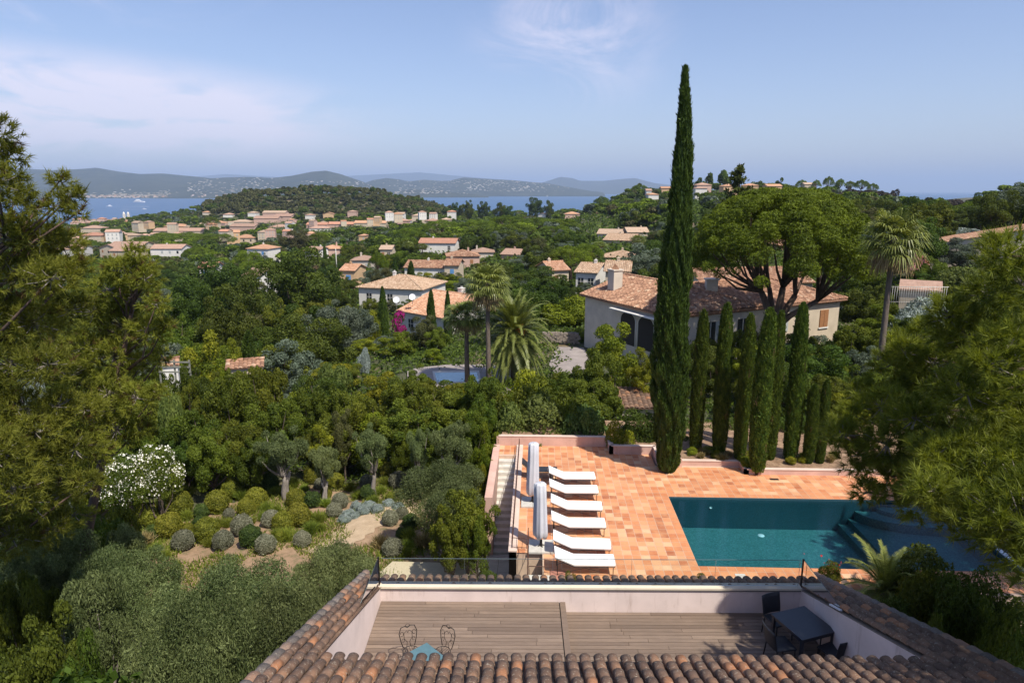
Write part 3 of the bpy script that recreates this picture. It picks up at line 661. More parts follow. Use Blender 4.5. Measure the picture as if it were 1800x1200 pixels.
b = MB(); P4 = [G(640, 1030, -2.6)[:2], G(832, 1030, -2.6)[:2], G(834, 990, -2.6)[:2], G(690, 986, -2.6)[:2]]
b.prism(P4, -2.9, -2.60); struct(b.obj('path', plain('path_beige', (.50, .42, .29), .95, var=.08)))

# ------------------------------------------------------------------ pool
m, t, p, o = newmat('pool_mosaic'); p.inputs['Roughness'].default_value = .6; oc = objco(t)
v_ = t.nodes.new('ShaderNodeTexVoronoi'); v_.inputs['Scale'].default_value = 22; lk(t, oc, v_.inputs['Vector'])
bw = t.nodes.new('ShaderNodeSeparateColor'); lk(t, v_.outputs['Color'], bw.inputs[0])
lk(t, ramp(t, bw.outputs[0], [(0, (.028, .105, .110)), (.6, (.050, .155, .158)), (1, (.08, .20, .20))]), p.inputs['Base Color']); M['mosaic'] = m; M['mosaic_with_reflection'] = plain('mosaic_with_reflection', (.018, .070, .095), .5, var=.4, scale=30)  # pool walls darker: reflected cypress and hedge painted into their colour
b = MB(); D = -1.45
i_ = .006; b.add([(PX0, PY0, D), (PX1, PY0, D), (PX1, PY1, D), (PX0, PY1, D)], [(0, 1, 2, 3)])
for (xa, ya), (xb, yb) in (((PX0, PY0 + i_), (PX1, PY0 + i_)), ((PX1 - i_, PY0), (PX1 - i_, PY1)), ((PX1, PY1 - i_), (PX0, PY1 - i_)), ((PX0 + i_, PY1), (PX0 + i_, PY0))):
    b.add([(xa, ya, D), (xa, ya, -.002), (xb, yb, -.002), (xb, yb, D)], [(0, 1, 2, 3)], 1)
b.box(13.1, 13.5, PY0 + .01, PY1 - .01, D + .003, -1.15); b.box(13.5, PX1 - .01, PY0 + .01, PY1 - .01, D + .003, -.9)
for r, z in ((2.6, -.52), (1.9, -.33)):
    pl = [(PX1 - .012 - r * 1.25 * math.cos(a), PY1 - .012 - r * .55 * math.sin(a)) for a in np.linspace(0, math.pi / 2, 14)] + [(PX1 - .012, PY1 - .012)]
    b.prism(pl[::-1], -.899, z)
PB = thing('swimming_pool', 'large dark teal swimming pool set in the terracotta terrace', 'pool', (0, 0, 0))
b.obj('basin', [M['mosaic'], M['mosaic_with_reflection']], PB)
b = MB(); q = G(1338, 940, -1.43); b.lathe([(0, .02), (.13, .02), (.14, 0)], 20, (q[0], q[1], -1.45)); b.obj('floor_drain', M['metal_white'], PB)
b = MB(); b.lathe([(0, 0), (.05, 0), (.06, .02)], 12, (0, 0, 0)); oo = b.obj('wall_light', M['metal_white'], PB, (7.6, PY1 - .03, -.45), (math.pi / 2, 0, 0))
m, t, p, o = newmat('pool_water'); tr = t.nodes.new('ShaderNodeBsdfTransparent'); tr.inputs[0].default_value = (.54, .80, .86, 1)
gl = t.nodes.new('ShaderNodeBsdfGlossy'); gl.inputs['Roughness'].default_value = .03; fr = t.nodes.new('ShaderNodeFresnel'); fr.inputs[0].default_value = 1.22
g = t.nodes.new('ShaderNodeNewGeometry').outputs['Position']; bp = t.nodes.new('ShaderNodeBump'); bp.inputs['Strength'].default_value = .3; bp.inputs['Distance'].default_value = .02
lk(t, noise(t, 5, 4, .6, g, .5), bp.inputs['Height']); lk(t, bp.outputs[0], gl.inputs['Normal'])
ms = t.nodes.new('ShaderNodeMixShader'); lk(t, fr.outputs[0], ms.inputs[0]); lk(t, tr.outputs[0], ms.inputs[1]); lk(t, gl.outputs[0], ms.inputs[2]); lk(t, ms.outputs[0], o.inputs[0]); M['pool_water'] = m
b = MB(); b.add([(PX0 + .002, PY0 + .002, -.10), (PX1 - .002, PY0 + .002, -.10), (PX1 - .002, PY1 - .002, -.10), (PX0 + .002, PY1 - .002, -.10)], [(0, 1, 2, 3)]); b.obj('pool_water', M['pool_water'], PB)
b = MB(); b.box(PX1 + .002, PX1 + .17, PY0 - .05, PY1, -.2, .03); b.obj('rim', plain('rim_pale', (.55, .62, .70), .35), PB)
b = MB(); rg = random.Random(9); y = 21.2
while y < 30.1:
    b.box(17.2, 22, y, y + .13, -.04, .012, 0, rg.random()); y += .142
struct(b.obj('timber_path', M['deck_dark']))

# ------------------------------------------------------------------ loungers
def lounger(label, cushion=True):
    r = thing('sun_lounger', label, 'sun lounger'); f = MB()
    w = .32
    for s in (-w, w):
        f.tube([(0, s, .62), (.64, s, .33), (2.02, s, .33)], .014, 5)
        f.tube([(.05, s, .04), (1.0, s, .30)], .009, 4); f.tube([(1.95, s, .04), (1.0, s, .30)], .009, 4)
    for x, z in ((0, .62), (.64, .33), (1.35, .33), (2.02, .33)): f.tube([(x, -w, z), (x, w, z)], .012, 5)
    f.obj('frame', M['iron'], r)
    for x in (.06, 1.97):
        for s in (-w, w):
            l = MB(); l.tube([(x, s, .58 if x < 1 else .33), (x, s, 0)], .014, 5); l.obj('leg', M['iron'], r)
    if cushion:
        th = .12; W = .34; nseg = 22; V = []
        path = [(-.03, .655)] + [(.62 * i / 8, .64 - .28 * i / 8) for i in range(1, 8)] + [(.64 + 1.40 * i / 10, .355) for i in range(11)]
        for i, (x, z) in enumerate(path):
            puff = .012 * math.sin(i * 2.1)
            for (yy, zz_) in ((-W, .012), (-W - .012, th * .5), (-W + .02, th - .008), (-W * .4, th + .006 + puff), (W * .4, th + .006 - puff * .5), (W - .02, th - .008), (W + .012, th * .5), (W, .012)):
                V.append((x, yy, z + zz_))
        n = len(path); F = [(i * 8 + k, i * 8 + (k + 1) % 8, (i + 1) * 8 + (k + 1) % 8, (i + 1) * 8 + k) for i in range(n - 1) for k in range(8)] + [tuple(range(7, -1, -1)), tuple((n - 1) * 8 + k for k in range(8))]
        c = MB(); c.add(V, F, 0, .5, False); c.obj('cushion', M['white_cloth'], r)
        for s in (-.3, .3): t_ = MB(); t_.tube([(-.02, s, .68), (-.07, s, .62), (-.06, s, .52)], .009, 4); t_.obj('tie', M['white_cloth'], r)
    return r
L0 = lounger('white cushioned sun lounger on black frame')
LP = [(1044, 857), (1049, 882), (1056, 911), (1062, 944), (1071, 981), (1078, 1013)]
ordn = ['farthest from the house', 'second farthest from the house', 'third from the far end of the row', 'third nearest the house', 'second nearest the house', 'nearest the house']
for i, (x, y) in enumerate(LP):
    q = G(x, y); o = L0 if i == 0 else copy_tree(L0)
    if i: THINGS.append(o)
    o.location = (q[0] - 1.98, q[1] + .33, 0); o.rotation_euler.z = R.uniform(-.03, .03)
    o['label'] = 'white cushioned sun lounger on black frame, ' + ordn[i]; o['group'] = 'white sun loungers in a row beside the pool'
# dark lounger at the far end, back raised towards the stairs
DL = thing('sun_lounger', 'charcoal grey lounger with raised back behind the folded parasols', 'sun lounger', (-.5, 29.5, 0))
b = MB()
for s in (-.3, .3): b.tube([(-.12, s, .78), (.35, s, .34), (1.5, s, .34)], .018, 5)
b.obj('frame', M['iron'], DL)
for x in (.1, 1.42):
    for s in (-.3, .3): l = MB(); l.tube([(x, s, .34), (x, s, 0)], .018, 5); l.obj('leg', M['iron'], DL)
b = MB(); b.add([(-.12, -.29, .80), (-.12, .29, .80), (.35, .29, .37), (.35, -.29, .37), (-.09, -.29, .83), (-.09, .29, .83), (.37, .29, .40), (.37, -.29, .40)], [(3, 2, 1, 0), (4, 5, 6, 7), (0, 1, 5, 4), (2, 3, 7, 6), (1, 2, 6, 5), (3, 0, 4, 7)]); b.obj('backrest', M['charcoal'], DL)
b = MB(); b.box(.372, 1.5, -.29, .29, .37, .41); b.obj('seat', M['charcoal'], DL)

# ------------------------------------------------------------------ folded parasols
def parasol(label, x, y, h, lean, seed):
    rg = random.Random(seed); r = thing('folded_parasol', label, 'parasol', (x, y, 0), 0, 'folded parasols beside the loungers')
    b = MB()
    for i in (0, 1):
        for j in (0, 1): b.box(-.47 + i * .475, -.005 + i * .475, -.47 + j * .475, -.005 + j * .475, .004, .075 + .002 * (i + j))
    b.obj('base_slabs', M['stone_pale'], r)
    b = MB()
    for k in range(4):
        a = k * math.pi / 2 + .4; b.tube([(0, 0, .13), (.13 * math.cos(a), .13 * math.sin(a), .085)], .02, 5)
    b.lathe([(.05, .08), (.045, .32), (.02, .34)], 10); b.obj('foot', M['iron'], r)
    b = MB(); b.tube([(0, 0, .1), (lean * .5, 0, h * .5), (lean, 0, h)], .024, 8); b.obj('pole', M['stone_pale'], r)
    b = MB(); n = 40; V = []; prof = [(.0, h + .02), (.17, h + .015), (.205, h - .03), (.21, h - .5), (.225, h - 1.0), (.24, h - 1.5), (.25, h - 1.85), (.245, .52), (.19, .42), (.10, .40)]
    fold = [rg.uniform(0, 6.28) for _ in range(3)]
    for i, (rr, z) in enumerate(prof):
        for k in range(n):
            a = 2 * math.pi * k / n; f = 1 + (.10 * math.sin(8 * a + fold[0] + i * .12) + .07 * math.sin(5 * a + fold[1] - i * .15) + .04 * math.sin(17 * a + fold[2])) * (0.3 if i < 2 else 1)
            V.append((lean * z / h + rr * f * math.cos(a), rr * f * math.sin(a), z + (.05 * math.sin(3 * a + fold[1]) if i > 7 else 0)))
    N = len(prof); b.add(V, [(i * n + k, i * n + (k + 1) % n, (i + 1) * n + (k + 1) % n, (i + 1) * n + k) for i in range(N - 1) for k in range(n)], 0, .5, True)
    b.obj('cover', M['grey_cloth'], r)
    b = MB(); b.tube([(lean, 0, h), (lean, 0, h + .06)], .02, 6); b.obj('finial', M['stone_pale'], r)
q = G(951, 962); parasol('folded grey parasol nearer the house, on four pale slabs', q[0], q[1], 2.55, -.04, 1)
q = G(936, 884); parasol('folded grey parasol farther from the house, half hidden by the nearer one', q[0], q[1], 2.68, .03, 2)

# ------------------------------------------------------------------ roof terrace furniture
def slabmesh(b, poly, z0, z1): b.prism(poly, z0, z1)
q = [G(x, y, ZR + .74) for x, y in ((1358, 1077), (1413, 1064), (1471, 1108), (1409, 1125))]
cx = sum(a[0] for a in q) / 4; cy = sum(a[1] for a in q) / 4
ang = math.atan2(q[1][1] - q[0][1], q[1][0] - q[0][0])
DT = thing('dining_table', 'dark square garden table on the lower deck in the shaded corner', 'table', (cx, cy, ZR), ang)
b = MB(); b.box(-.46, .46, -.49, .49, .70, .735); b.obj('tabletop', M['table_dark'], DT)
b = MB(); b.box(-.42, .42, -.45, -.42, .62, .699); b.box(-.42, .42, .42, .45, .62, .699); b.box(-.42, -.39, -.419, .419, .62, .699); b.box(.39, .42, -.419, .419, .62, .699); b.obj('apron', M['table_dark'], DT)
for sx in (-.41, .41):
    for sy in (-.44, .44): b = MB(); b.box(sx - .03, sx + .03, sy - .03, sy + .03, 0, .698); b.obj('leg', M['table_dark'], DT)
def dchair(label, x, y, rz):        # faces +y
    r = thing('woven_chair', label, 'chair', (x, y, ZR), rz, 'dark chairs around the square table')
    b = MB(); b.box(-.23, .23, -.22, .24, .42, .45); b.obj('seat', M['charcoal'], r)
    V = []; n = 7
    for j in range(6):
        z = .45 + .44 * j / 5; off = -.22 - .09 * (j / 5) ** 1.2
        for i in range(n):
            u = -1 + 2 * i / (n - 1); V.append((u * (.235 + .012 * j / 5), off - .035 * (1 - u * u), z))
    k = len(V); V += [(a, c - .018, z) for a, c, z in V]
    F = [(j * n + i, j * n + i + 1, (j + 1) * n + i + 1, (j + 1) * n + i) for j in range(5) for i in range(n - 1)]
    F = F + [tuple(k + a for a in f[::-1]) for f in F]
    bd = [j * n for j in range(6)] + [5 * n + i for i in range(1, n)] + [j * n + n - 1 for j in range(4, -1, -1)]
    F += [(bd[i], bd[i + 1], k + bd[i + 1], k + bd[i]) for i in range(len(bd) - 1)]
    b = MB(); b.add(V, F, 0, .5, True); b.obj('backrest', M['charcoal'], r)
    for sx in (-.21, .21):
        for sy, e in ((-.2, -.05), (.21, .02)): b = MB(); b.tube([(sx, sy, .42), (sx * 1.06, sy + e, 0)], [.018, .013], 6); b.obj('leg', M['iron'], r)
    return r
ca, sa = math.cos(ang), math.sin(ang)
def rel(u, v): return cx + u * ca - v * sa, cy + u * sa + v * ca
for u, v, dr, lab in ((-.12, .62, math.pi, 'dark woven chair at the table, standing against the far parapet'), (.60, .06, math.pi / 2, 'dark woven chair at the table, against the right wall'),
                      (-.68, -.12, -math.pi / 2 - .15, 'dark woven chair at the table, on the open deck side'), (.25, -.66, 0.1, 'dark woven chair at the table, nearest the roof tiles')):
    x, y = rel(u, v); dchair(lab, x, y, ang + dr)
q = G(745, 1150, ZL + .72); BT = thing('bistro_table', 'small teal painted bistro table on the upper deck', 'table', (q[0], q[1] - .05, ZL), math.radians(45))
b = MB(); b.box(-.30, .30, -.30, .30, .70, .722); b.obj('tabletop', M['teal'], BT)
for sx in (-.25, .25):
    for sy in (-.25, .25): b = MB(); b.tube([(sx, sy, .70), (sx * .5, sy * .5, .35), (sx * 1.1, sy * 1.1, 0)], .012, 5); b.obj('leg', M['iron'], BT)
def ichair(label, x, y, rz):
    r = thing('wrought_iron_chair', label, 'chair', (x, y, ZL), rz, 'wrought iron chairs at the teal table'); r.scale = (.86, .86, .88)
    b = MB(); b.tube([(.19 * math.cos(a), .19 * math.sin(a), .445) for a in np.linspace(0, 6.283, 22)], .009, 5, caps=False)
    for k in range(-2, 3): w_ = math.sqrt(.19 ** 2 - (k * .06) ** 2); b.tube([(k * .06, -w_, .445), (k * .06, w_, .445)], .005, 4)
    b.obj('seat', M['iron'], r)
    b = MB()
    P = [(-.14, -.17, .45), (-.19, -.19, .62), (-.22, -.22, .80), (-.17, -.25, .93), (-.07, -.26, .95), (0, -.26, .90), (.07, -.26, .95), (.17, -.25, .93), (.22, -.22, .80), (.19, -.19, .62), (.14, -.17, .45)]
    b.tube(P, .011, 5)
    for s in (-1, 1):
        b.tube([(s * .05, -.18, .45), (s * .03, -.2, .56), (s * .10, -.21, .66), (s * .10, -.23, .78), (s * .03, -.24, .84), (s * .0, -.24, .78)], .007, 4)
        b.tube([(s * (.15 + .04 * math.cos(a)), -.225, .78 + .06 * math.sin(a)) for a in np.linspace(0, 5.5, 10)], .006, 4)
        b.tube([(s * (.13 + .03 * math.cos(a)), -.20, .62 + .05 * math.sin(a)) for a in np.linspace(0, 5.5, 9)], .006, 4)
    b.tube([(.05 * math.cos(a), -.25, .97 + .035 * math.sin(a)) for a in np.linspace(0, 6.2, 10)], .006, 4)
    b.obj('backrest', M['iron'], r)
    for k in range(4):
        a = math.pi / 4 + k * math.pi / 2; b = MB(); b.tube([(.15 * math.cos(a), .15 * math.sin(a), .44), (.12 * math.cos(a), .12 * math.sin(a), .22), (.2 * math.cos(a), .2 * math.sin(a), 0)], .010, 5); b.obj('leg', M['iron'], r)
q = G(723, 1150, ZL + .45); ichair('black wrought iron chair, left one of the pair behind the teal table', q[0] - .05, q[1] + .20, math.radians(205))
q = G(771, 1152, ZL + .45); ichair('black wrought iron chair, right one of the pair behind the teal table', q[0] + .05, q[1] + .22, math.radians(150))
# ------------------------------------------------------------------ foliage makers
def unit(v): return v / np.maximum(np.linalg.norm(v, axis=-1, keepdims=True), 1e-9)
def leaf_quads(P, Nn, rg, size, aspect=.6, jit=.35):
    k = len(P); r = unit(rg.normal(size=(k, 3))); a = unit(np.cross(Nn, r)); b = np.cross(Nn, a)
    s = size * (1 + jit * rg.normal(size=(k, 1)).clip(-1.5, 1.8)); h = a * s * .5; w = b * s * .5 * aspect
    return np.stack([P - h, P + w * 1.0, P + h, P - w * 1.0], 1)     # lozenge leaf
def blob_leaves(rg, blobs, n, size, aspect=.6, spread=.16, upbias=.25, squash=.85, rnd=.65, inner=.12):
    B = np.array(blobs, float); C = B[:, :3]; r = B[:, 3]; cen = C.mean(0)
    w = r ** 2; w /= w.sum(); k = int(n * 1.5); bi = rg.choice(len(B), k, p=w)
    d = unit(rg.normal(size=(k, 3)) + unit(C[bi] - cen) * .35 + np.array([0, 0, upbias]))
    rad = 1 - np.abs(rg.normal(size=k)) * spread
    ins = rg.random(k) < inner; rad = np.where(ins, rg.random(k) ** .5, rad)
    lump = 1 + .10 * np.sin(d[:, 0] * 7 + bi) * np.sin(d[:, 1] * 8 + bi * 2) + .06 * np.sin(d[:, 2] * 13 + bi)
    P = C[bi] + d * (r[bi] * rad * lump)[:, None] * np.array([1, 1, squash])
    keep = np.ones(k, bool)
    for j in range(len(B)):
        q = (P - C[j]) / np.array([1, 1, squash]); keep &= ~((np.linalg.norm(q, axis=1) < r[j] * .62) & (bi != j) & ~ins)
    P, d, bi = P[keep][:n], d[keep][:n], bi[keep][:n]
    N_ = unit(d + rg.normal(size=P.shape) * rnd)
    bt = rg.random(len(B)); tint = np.clip(.5 + (bt[bi] - .5) * .5 + rg.normal(size=len(P)) * .20, 0, 1)
    return leaf_quads(P, N_, rg, size, aspect), tint
def spray_quads(P, d, rg, L, w):
    k = len(P); a = unit(d * .45 + np.array([0, 0, .9]) + rg.normal(size=P.shape) * .28); b = unit(np.cross(a, d + rg.normal(size=P.shape) * .5)); s = L * (.6 + .7 * rg.random((k, 1)))
    return np.stack([P - a * s * .4, P + b * w, P + a * s * .6, P - b * w], 1)
def needle_tufts(rg, P, D, n, L, wd, cone=.75):
    """P tuft origins, D directions; n needles each -> k*n triangles"""
    k = len(P); Pn = np.repeat(P, n, 0); Dn = np.repeat(D, n, 0)
    d = unit(Dn + rg.normal(size=Pn.shape) * cone); ln = L * (.7 + .5 * rg.random((len(Pn), 1)))
    s = unit(np.cross(d, rg.normal(size=Pn.shape))) * wd * .5; base = Pn + Dn * L * .25 * rg.normal(size=(len(Pn), 1))
    return np.stack([base - s, base + s, base + d * ln], 1)
def limbs(b, base, tips, r0, rg, knots=3, mid=None):
    base = Vector(base)
    for tp in tips:
        tp = Vector(tp); m1 = base.lerp(tp, .35); m1.z = base.z + (tp.z - base.z) * .22; m2 = base.lerp(tp, .7); m2.z = base.z + (tp.z - base.z) * .6
        j = (tp - base).length * .06
        m1 += Vector((rg.normal() * j, rg.normal() * j, 0)); m2 += Vector((rg.normal() * j, rg.normal() * j, 0))
        b.tube([base, m1, m2, tp], [r0, r0 * .7, r0 * .42, r0 * .12], 6)
PROTO = {}
def proto(kind, parts, w, h):       # parts: [(name, mesh)]; true width and height are read off the meshes
    V = []
    for _, me in parts:
        a = np.empty(len(me.vertices) * 3, np.float32); me.vertices.foreach_get('co', a); V.append(a.reshape(-1, 3))
    V = np.concatenate(V); w = 2 * float(np.percentile(np.hypot(V[:, 0], V[:, 1]), 98.5)); h = float(np.percentile(V[:, 2], 99.7))
    PROTO.setdefault(kind, []).append((parts, w, h))
def broad(kind, mat, n, nb, seed, w=7., h=8., leaf=.30, base=.18, bark='bark', sq=.85, aspect=.6, top=1.0, spread=.16, rb=(.17, .30)):
    rg = np.random.default_rng(seed); bl = []
    zc = h * (base + (1 - base) * .5); hz = h * (1 - base) * .5; rr = w / 2
    while len(bl) < nb:
        d = unit(rg.normal(size=3)); f = rg.random() ** .4
        r = rr * rg.uniform(*rb); x = d * f
        c = (x[0] * (rr - r), x[1] * (rr - r), zc + x[2] * (hz - r * sq) * (top if x[2] > 0 else 1))
        bl.append((*c, r))
    q, tt = blob_leaves(rg, bl, n, leaf, aspect, spread=spread, squash=sq)
    b = MB(); b.quads(q, 0, tt); cm = b.mesh(kind + '_crown', M[mat])
    b = MB(); z1 = h * (base + .08)
    b.tube([(0, 0, -.5), (.05, .02, z1 * .5), (0, 0, z1)], [w * .035, w * .026, w * .022], 7)
    limbs(b, (0, 0, z1 * .95), [bl[i][:3] for i in range(0, nb, max(1, nb // 9))], w * .016, rg)
    proto(kind, [('trunk', b.mesh(kind + '_trunk', M[bark])), ('crown', cm)], w, h)
for s in range(3): broad('oak', 'leaf_dark', 24000, 46, 100 + s, 8, 8, .17, .12, rb=(.12, .28))
for s in range(3): broad('leafy', 'leaf_mid', 22000, 40, 110 + s, 7, 7, .155, .10, rb=(.11, .28), spread=.22)
for s in range(2): broad('citrus', 'leaf_bright', 15000, 34, 120 + s, 5, 6, .13, .06, rb=(.12, .30), spread=.22)
for s in range(2): broad('greyoak', 'leaf_grey', 20000, 42, 130 + s, 7, 7, .14, .10, rb=(.12, .28), spread=.2)
for s in range(2): broad('brownish', 'leaf_brown', 17000, 38, 140 + s, 7, 8, .15, .14, rb=(.11, .27), spread=.25)
for s in range(2): broad('tallbush', 'leaf_mid', 13000, 30, 150 + s, 3.4, 5, .11, .03, rb=(.16, .36), spread=.2)
def umbrella(kind, mat, n, nb, seed, w=12., h=9.5, leaf=.34, thick=.30):
    rg = np.random.default_rng(seed); bl = []; rr = w / 2
    while len(bl) < nb:
        a = rg.random() * 6.283; f = math.sqrt(rg.random()); r = rr * rg.uniform(.13, .21)
        zt = h * (1 - thick * (f ** 2.2)) - r * .75 - rg.random() * h * .10
        bl.append((math.cos(a) * f * (rr - r), math.sin(a) * f * (rr - r), zt, r))
    q, tt = blob_leaves(rg, bl, n, leaf, .35, squash=.72, upbias=.5, spread=.14)
    b = MB(); b.quads(q, 0, tt); cm = b.mesh(kind + '_crown', M[mat]); b = MB(); z1 = h * .45
    b.tube([(0, 0, -.8), (.15, .1, z1 * .5), (0, 0, z1)], [w * .036, w * .028, w * .024], 8)
    limbs(b, (0, 0, z1 * .96), [bl[i][:3] for i in range(0, nb, max(1, nb // 12))], w * .016, rg)
    proto(kind, [('trunk', b.mesh(kind + '_trunk', M['bark_pine'])), ('crown', cm)], w, h)
for s in range(3): umbrella('umbrella_pine', 'needle_umb', 18000, 55, 200 + s, leaf=.23)
def farproto(kind, mat, n, nb, seed, w, h, leaf, umb=False):
    rg = np.random.default_rng(seed); bl = []; rr = w / 2
    for _ in range(nb):
        a = rg.random() * 6.283; f = math.sqrt(rg.random()); r = rr * rg.uniform(.28, .45)
        if umb: z = h * (1 - .25 * f * f) - r * .6
        else: z = h * rg.uniform(.3, .85) if f < .7 else h * rg.uniform(.3, .6)
        bl.append((math.cos(a) * f * (rr - r), math.sin(a) * f * (rr - r), min(z, h - r * .8), r))
    q, tt = blob_leaves(rg, bl, n, leaf, .7, squash=.6 if umb else .85, upbias=.4)
    b = MB(); b.quads(q, 0, tt); cm = b.mesh(kind + '_crown', M[mat]); b = MB()
    b.tube([(0, 0, -1), (0, 0, h * .75)], [w * .04, w * .02], 5)
    proto(kind, [('trunk', b.mesh(kind + '_trunk', M['bark'])), ('crown', cm)], w, h)
for s in range(3):
    farproto('far_oak', 'leaf_dark', 1300, 9, 300 + s, 8, 8, .75); farproto('far_umbrella', 'needle_umb', 1300, 10, 310 + s, 12, 9, .8, True)
    farproto('far_wood', 'leaf_brown', 1300, 9, 320 + s, 8, 9, .8); farproto('far_burnt', 'leaf_burnt', 700, 8, 330 + s, 8, 7, .7, s == 0); farproto('far_grey', 'leaf_grey', 1200, 9, 340 + s, 8, 7, .7)
def cypress(kind, mat, w, h, n, seed, leaf, lump=.08, vert=3.0, core=True, prof_=([0, .03, .12, .3, .5, .75, .92, 1.0], [.55, .82, .95, 1.0, .92, .66, .34, .03])):
    rg = np.random.default_rng(seed); z = rg.random(n) ** .85
    prof = lambda s: np.interp(s, *prof_)
    a = rg.random(n) * 6.283; ph = rg.uniform(0, 6.28, 6)
    lm = 1 + lump * (np.sin(a * 5 + z * 9 * vert / 3 + ph[0]) * np.sin(z * h * vert + ph[1] + 2 * np.sin(a * 2)) + .7 * np.sin(a * 9 + ph[2] + z * 7) * np.sin(z * h * vert * 1.9 + a * 3 + ph[3]))
    r = w / 2 * prof(z) * lm * (1 - np.abs(rg.normal(size=n)) * .07)
    off = .05 * w * np.sin(z * 5 + ph[4])
    P = np.stack([r * np.cos(a) + off, r * np.sin(a), z * h], 1); d = np.stack([np.cos(a), np.sin(a), np.full(n, .55)], 1)
    N_ = unit(d + rg.normal(size=P.shape) * .55)
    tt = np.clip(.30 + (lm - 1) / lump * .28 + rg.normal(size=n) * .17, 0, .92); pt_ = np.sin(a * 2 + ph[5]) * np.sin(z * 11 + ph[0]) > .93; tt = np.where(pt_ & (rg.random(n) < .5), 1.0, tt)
    so = rg.random(n) < .05; P[so] += d[so] * .11 * rg.random((so.sum(), 1))
    b = MB(); b.quads(spray_quads(P, d, rg, leaf * 1.6, leaf * .30), 0, tt)
    zz_ = np.linspace(0.01, 1, 24); b.lathe([(max(.01, float(prof(s)) * w / 2 * .86), s * h) for s in zz_], 14, (0, 0, 0), 0, .05)
    cm = b.mesh(kind + '_crown', M[mat]); b = MB(); b.tube([(0, 0, -.4), (0, 0, h * .5)], [w * .1 + .03, w * .05], 7)
    proto(kind, [('trunk', b.mesh(kind + '_trunk', M['bark'])), ('crown', cm)], w, h)
cypress('tall_cypress', 'cypress', 2.0, 18, 60000, 400, .13, .16, 2.2)
for s in range(3): cypress('slim_cypress', 'cypress2', .95, 8.5, 17000, 410 + s, .085, .05, 5, prof_=([0, .03, .12, .35, .6, .82, .92, .97, 1.0], [.62, .78, .92, 1.0, .95, .82, .66, .45, .08]))
for s in range(2): cypress('mid_cypress', 'cypress', 1.8, 8, 5000, 420 + s, .22, .1, 3)
def olive(kind, mat, w, h, n, nb, seed, leaf):
    rg = np.random.default_rng(seed); bl = []; rr = w / 2
    while len(bl) < nb:
        d = unit(rg.normal(size=3)); f = rg.random() ** .45; r = rr * rg.uniform(.13, .34)
        bl.append((d[0] * f * (rr - r), d[1] * f * (rr - r), h * .68 + d[2] * f * (h * .32 - r * .7), r))
    q, tt = blob_leaves(rg, bl, n, leaf, .28, spread=.32, squash=.8, rnd=.9, upbias=.3)
    b = MB(); b.quads(q, 0, tt); cm = b.mesh(kind + '_crown', M[mat]); b = MB(); z1 = h * .32
    for k in range(3):
        o1 = rg.normal(size=2) * .07; b.tube([(o1[0] * 2, o1[1] * 2, -.3), (o1[0] - .08, o1[1], z1 * .4), (o1[0] * .5 + .06, o1[1], z1 * .8), (o1[0] * 3, o1[1] * 3, z1 * 1.15)], [.20, .15, .12, .08], 7)
    limbs(b, (0, 0, z1), [bl[i][:3] for i in range(0, nb, max(1, nb // 8))], .085, rg)
    proto(kind, [('trunk', b.mesh(kind + '_trunk', M['bark_pale'])), ('crown', cm)], w, h)
for s in range(3): olive('olive_tree', 'leaf_olive', 3.0, 3.4, 20000, 24, 500 + s, .09)
for s in range(2): olive('big_olive', 'leaf_olive', 5.5, 4.6, 85000, 60, 510 + s, .085)
def ball(kind, mat, n, seed, leaf=.055, rough=.05):
    rg = np.random.default_rng(seed); d = unit(rg.normal(size=(n, 3))); d[:, 2] = np.abs(d[:, 2]) * 1.5 - .5; d = unit(d)
    ph = rg.uniform(0, 6.28, 4)
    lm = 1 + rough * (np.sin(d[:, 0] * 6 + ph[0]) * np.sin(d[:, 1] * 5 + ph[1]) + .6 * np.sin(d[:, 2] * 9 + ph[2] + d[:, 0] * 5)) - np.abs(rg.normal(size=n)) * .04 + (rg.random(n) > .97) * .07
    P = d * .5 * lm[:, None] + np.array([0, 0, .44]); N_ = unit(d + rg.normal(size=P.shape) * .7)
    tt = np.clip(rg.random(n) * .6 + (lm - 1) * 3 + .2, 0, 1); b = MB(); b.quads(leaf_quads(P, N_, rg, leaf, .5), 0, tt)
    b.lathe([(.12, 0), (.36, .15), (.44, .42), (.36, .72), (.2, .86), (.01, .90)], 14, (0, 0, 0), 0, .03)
    cm = b.mesh(kind + '_crown', M[mat]); proto(kind, [('', cm)], 1.0, .94)
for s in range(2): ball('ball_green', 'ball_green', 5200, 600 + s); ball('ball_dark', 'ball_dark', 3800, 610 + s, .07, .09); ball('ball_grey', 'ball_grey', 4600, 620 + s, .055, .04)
def tuft(kind, mat, n, seed, L=.9, wd=.02, spread=.55):
    rg = np.random.default_rng(seed); d = unit(np.stack([rg.normal(size=n) * spread, rg.normal(size=n) * spread, np.ones(n)], 1)); P = np.stack([rg.normal(size=n) * .12, rg.normal(size=n) * .12, np.zeros(n)], 1)
    s = unit(np.cross(d, rg.normal(size=(n, 3)))) * wd; ln = L * (.6 + .5 * rg.random((n, 1))); mid = P + d * ln * .6; tip = P + d * ln + np.stack([d[:, 0] * .25, d[:, 1] * .25, -.12 * np.ones(n)], 1) * ln
    Q = np.concatenate([np.stack([P - s, P + s, mid + s * .7, mid - s * .7], 1), np.stack([mid - s * .7, mid + s * .7, tip, tip - s * .05], 1)])
    t1 = rg.random(n); b = MB(); b.quads(Q, 0, np.concatenate([t1, t1])); proto(kind, [('', b.mesh(kind, M[mat]))], 1.2, .9)
for s in range(3): tuft('grass_tuft', 'grass_long', 700, 650 + s); 
for s in range(2): tuft('dry_tuft', 'grass_dry', 500, 660 + s, .6)
for s in range(2): ball('lavender', 'lav', 2600, 670 + s, .06, .12)
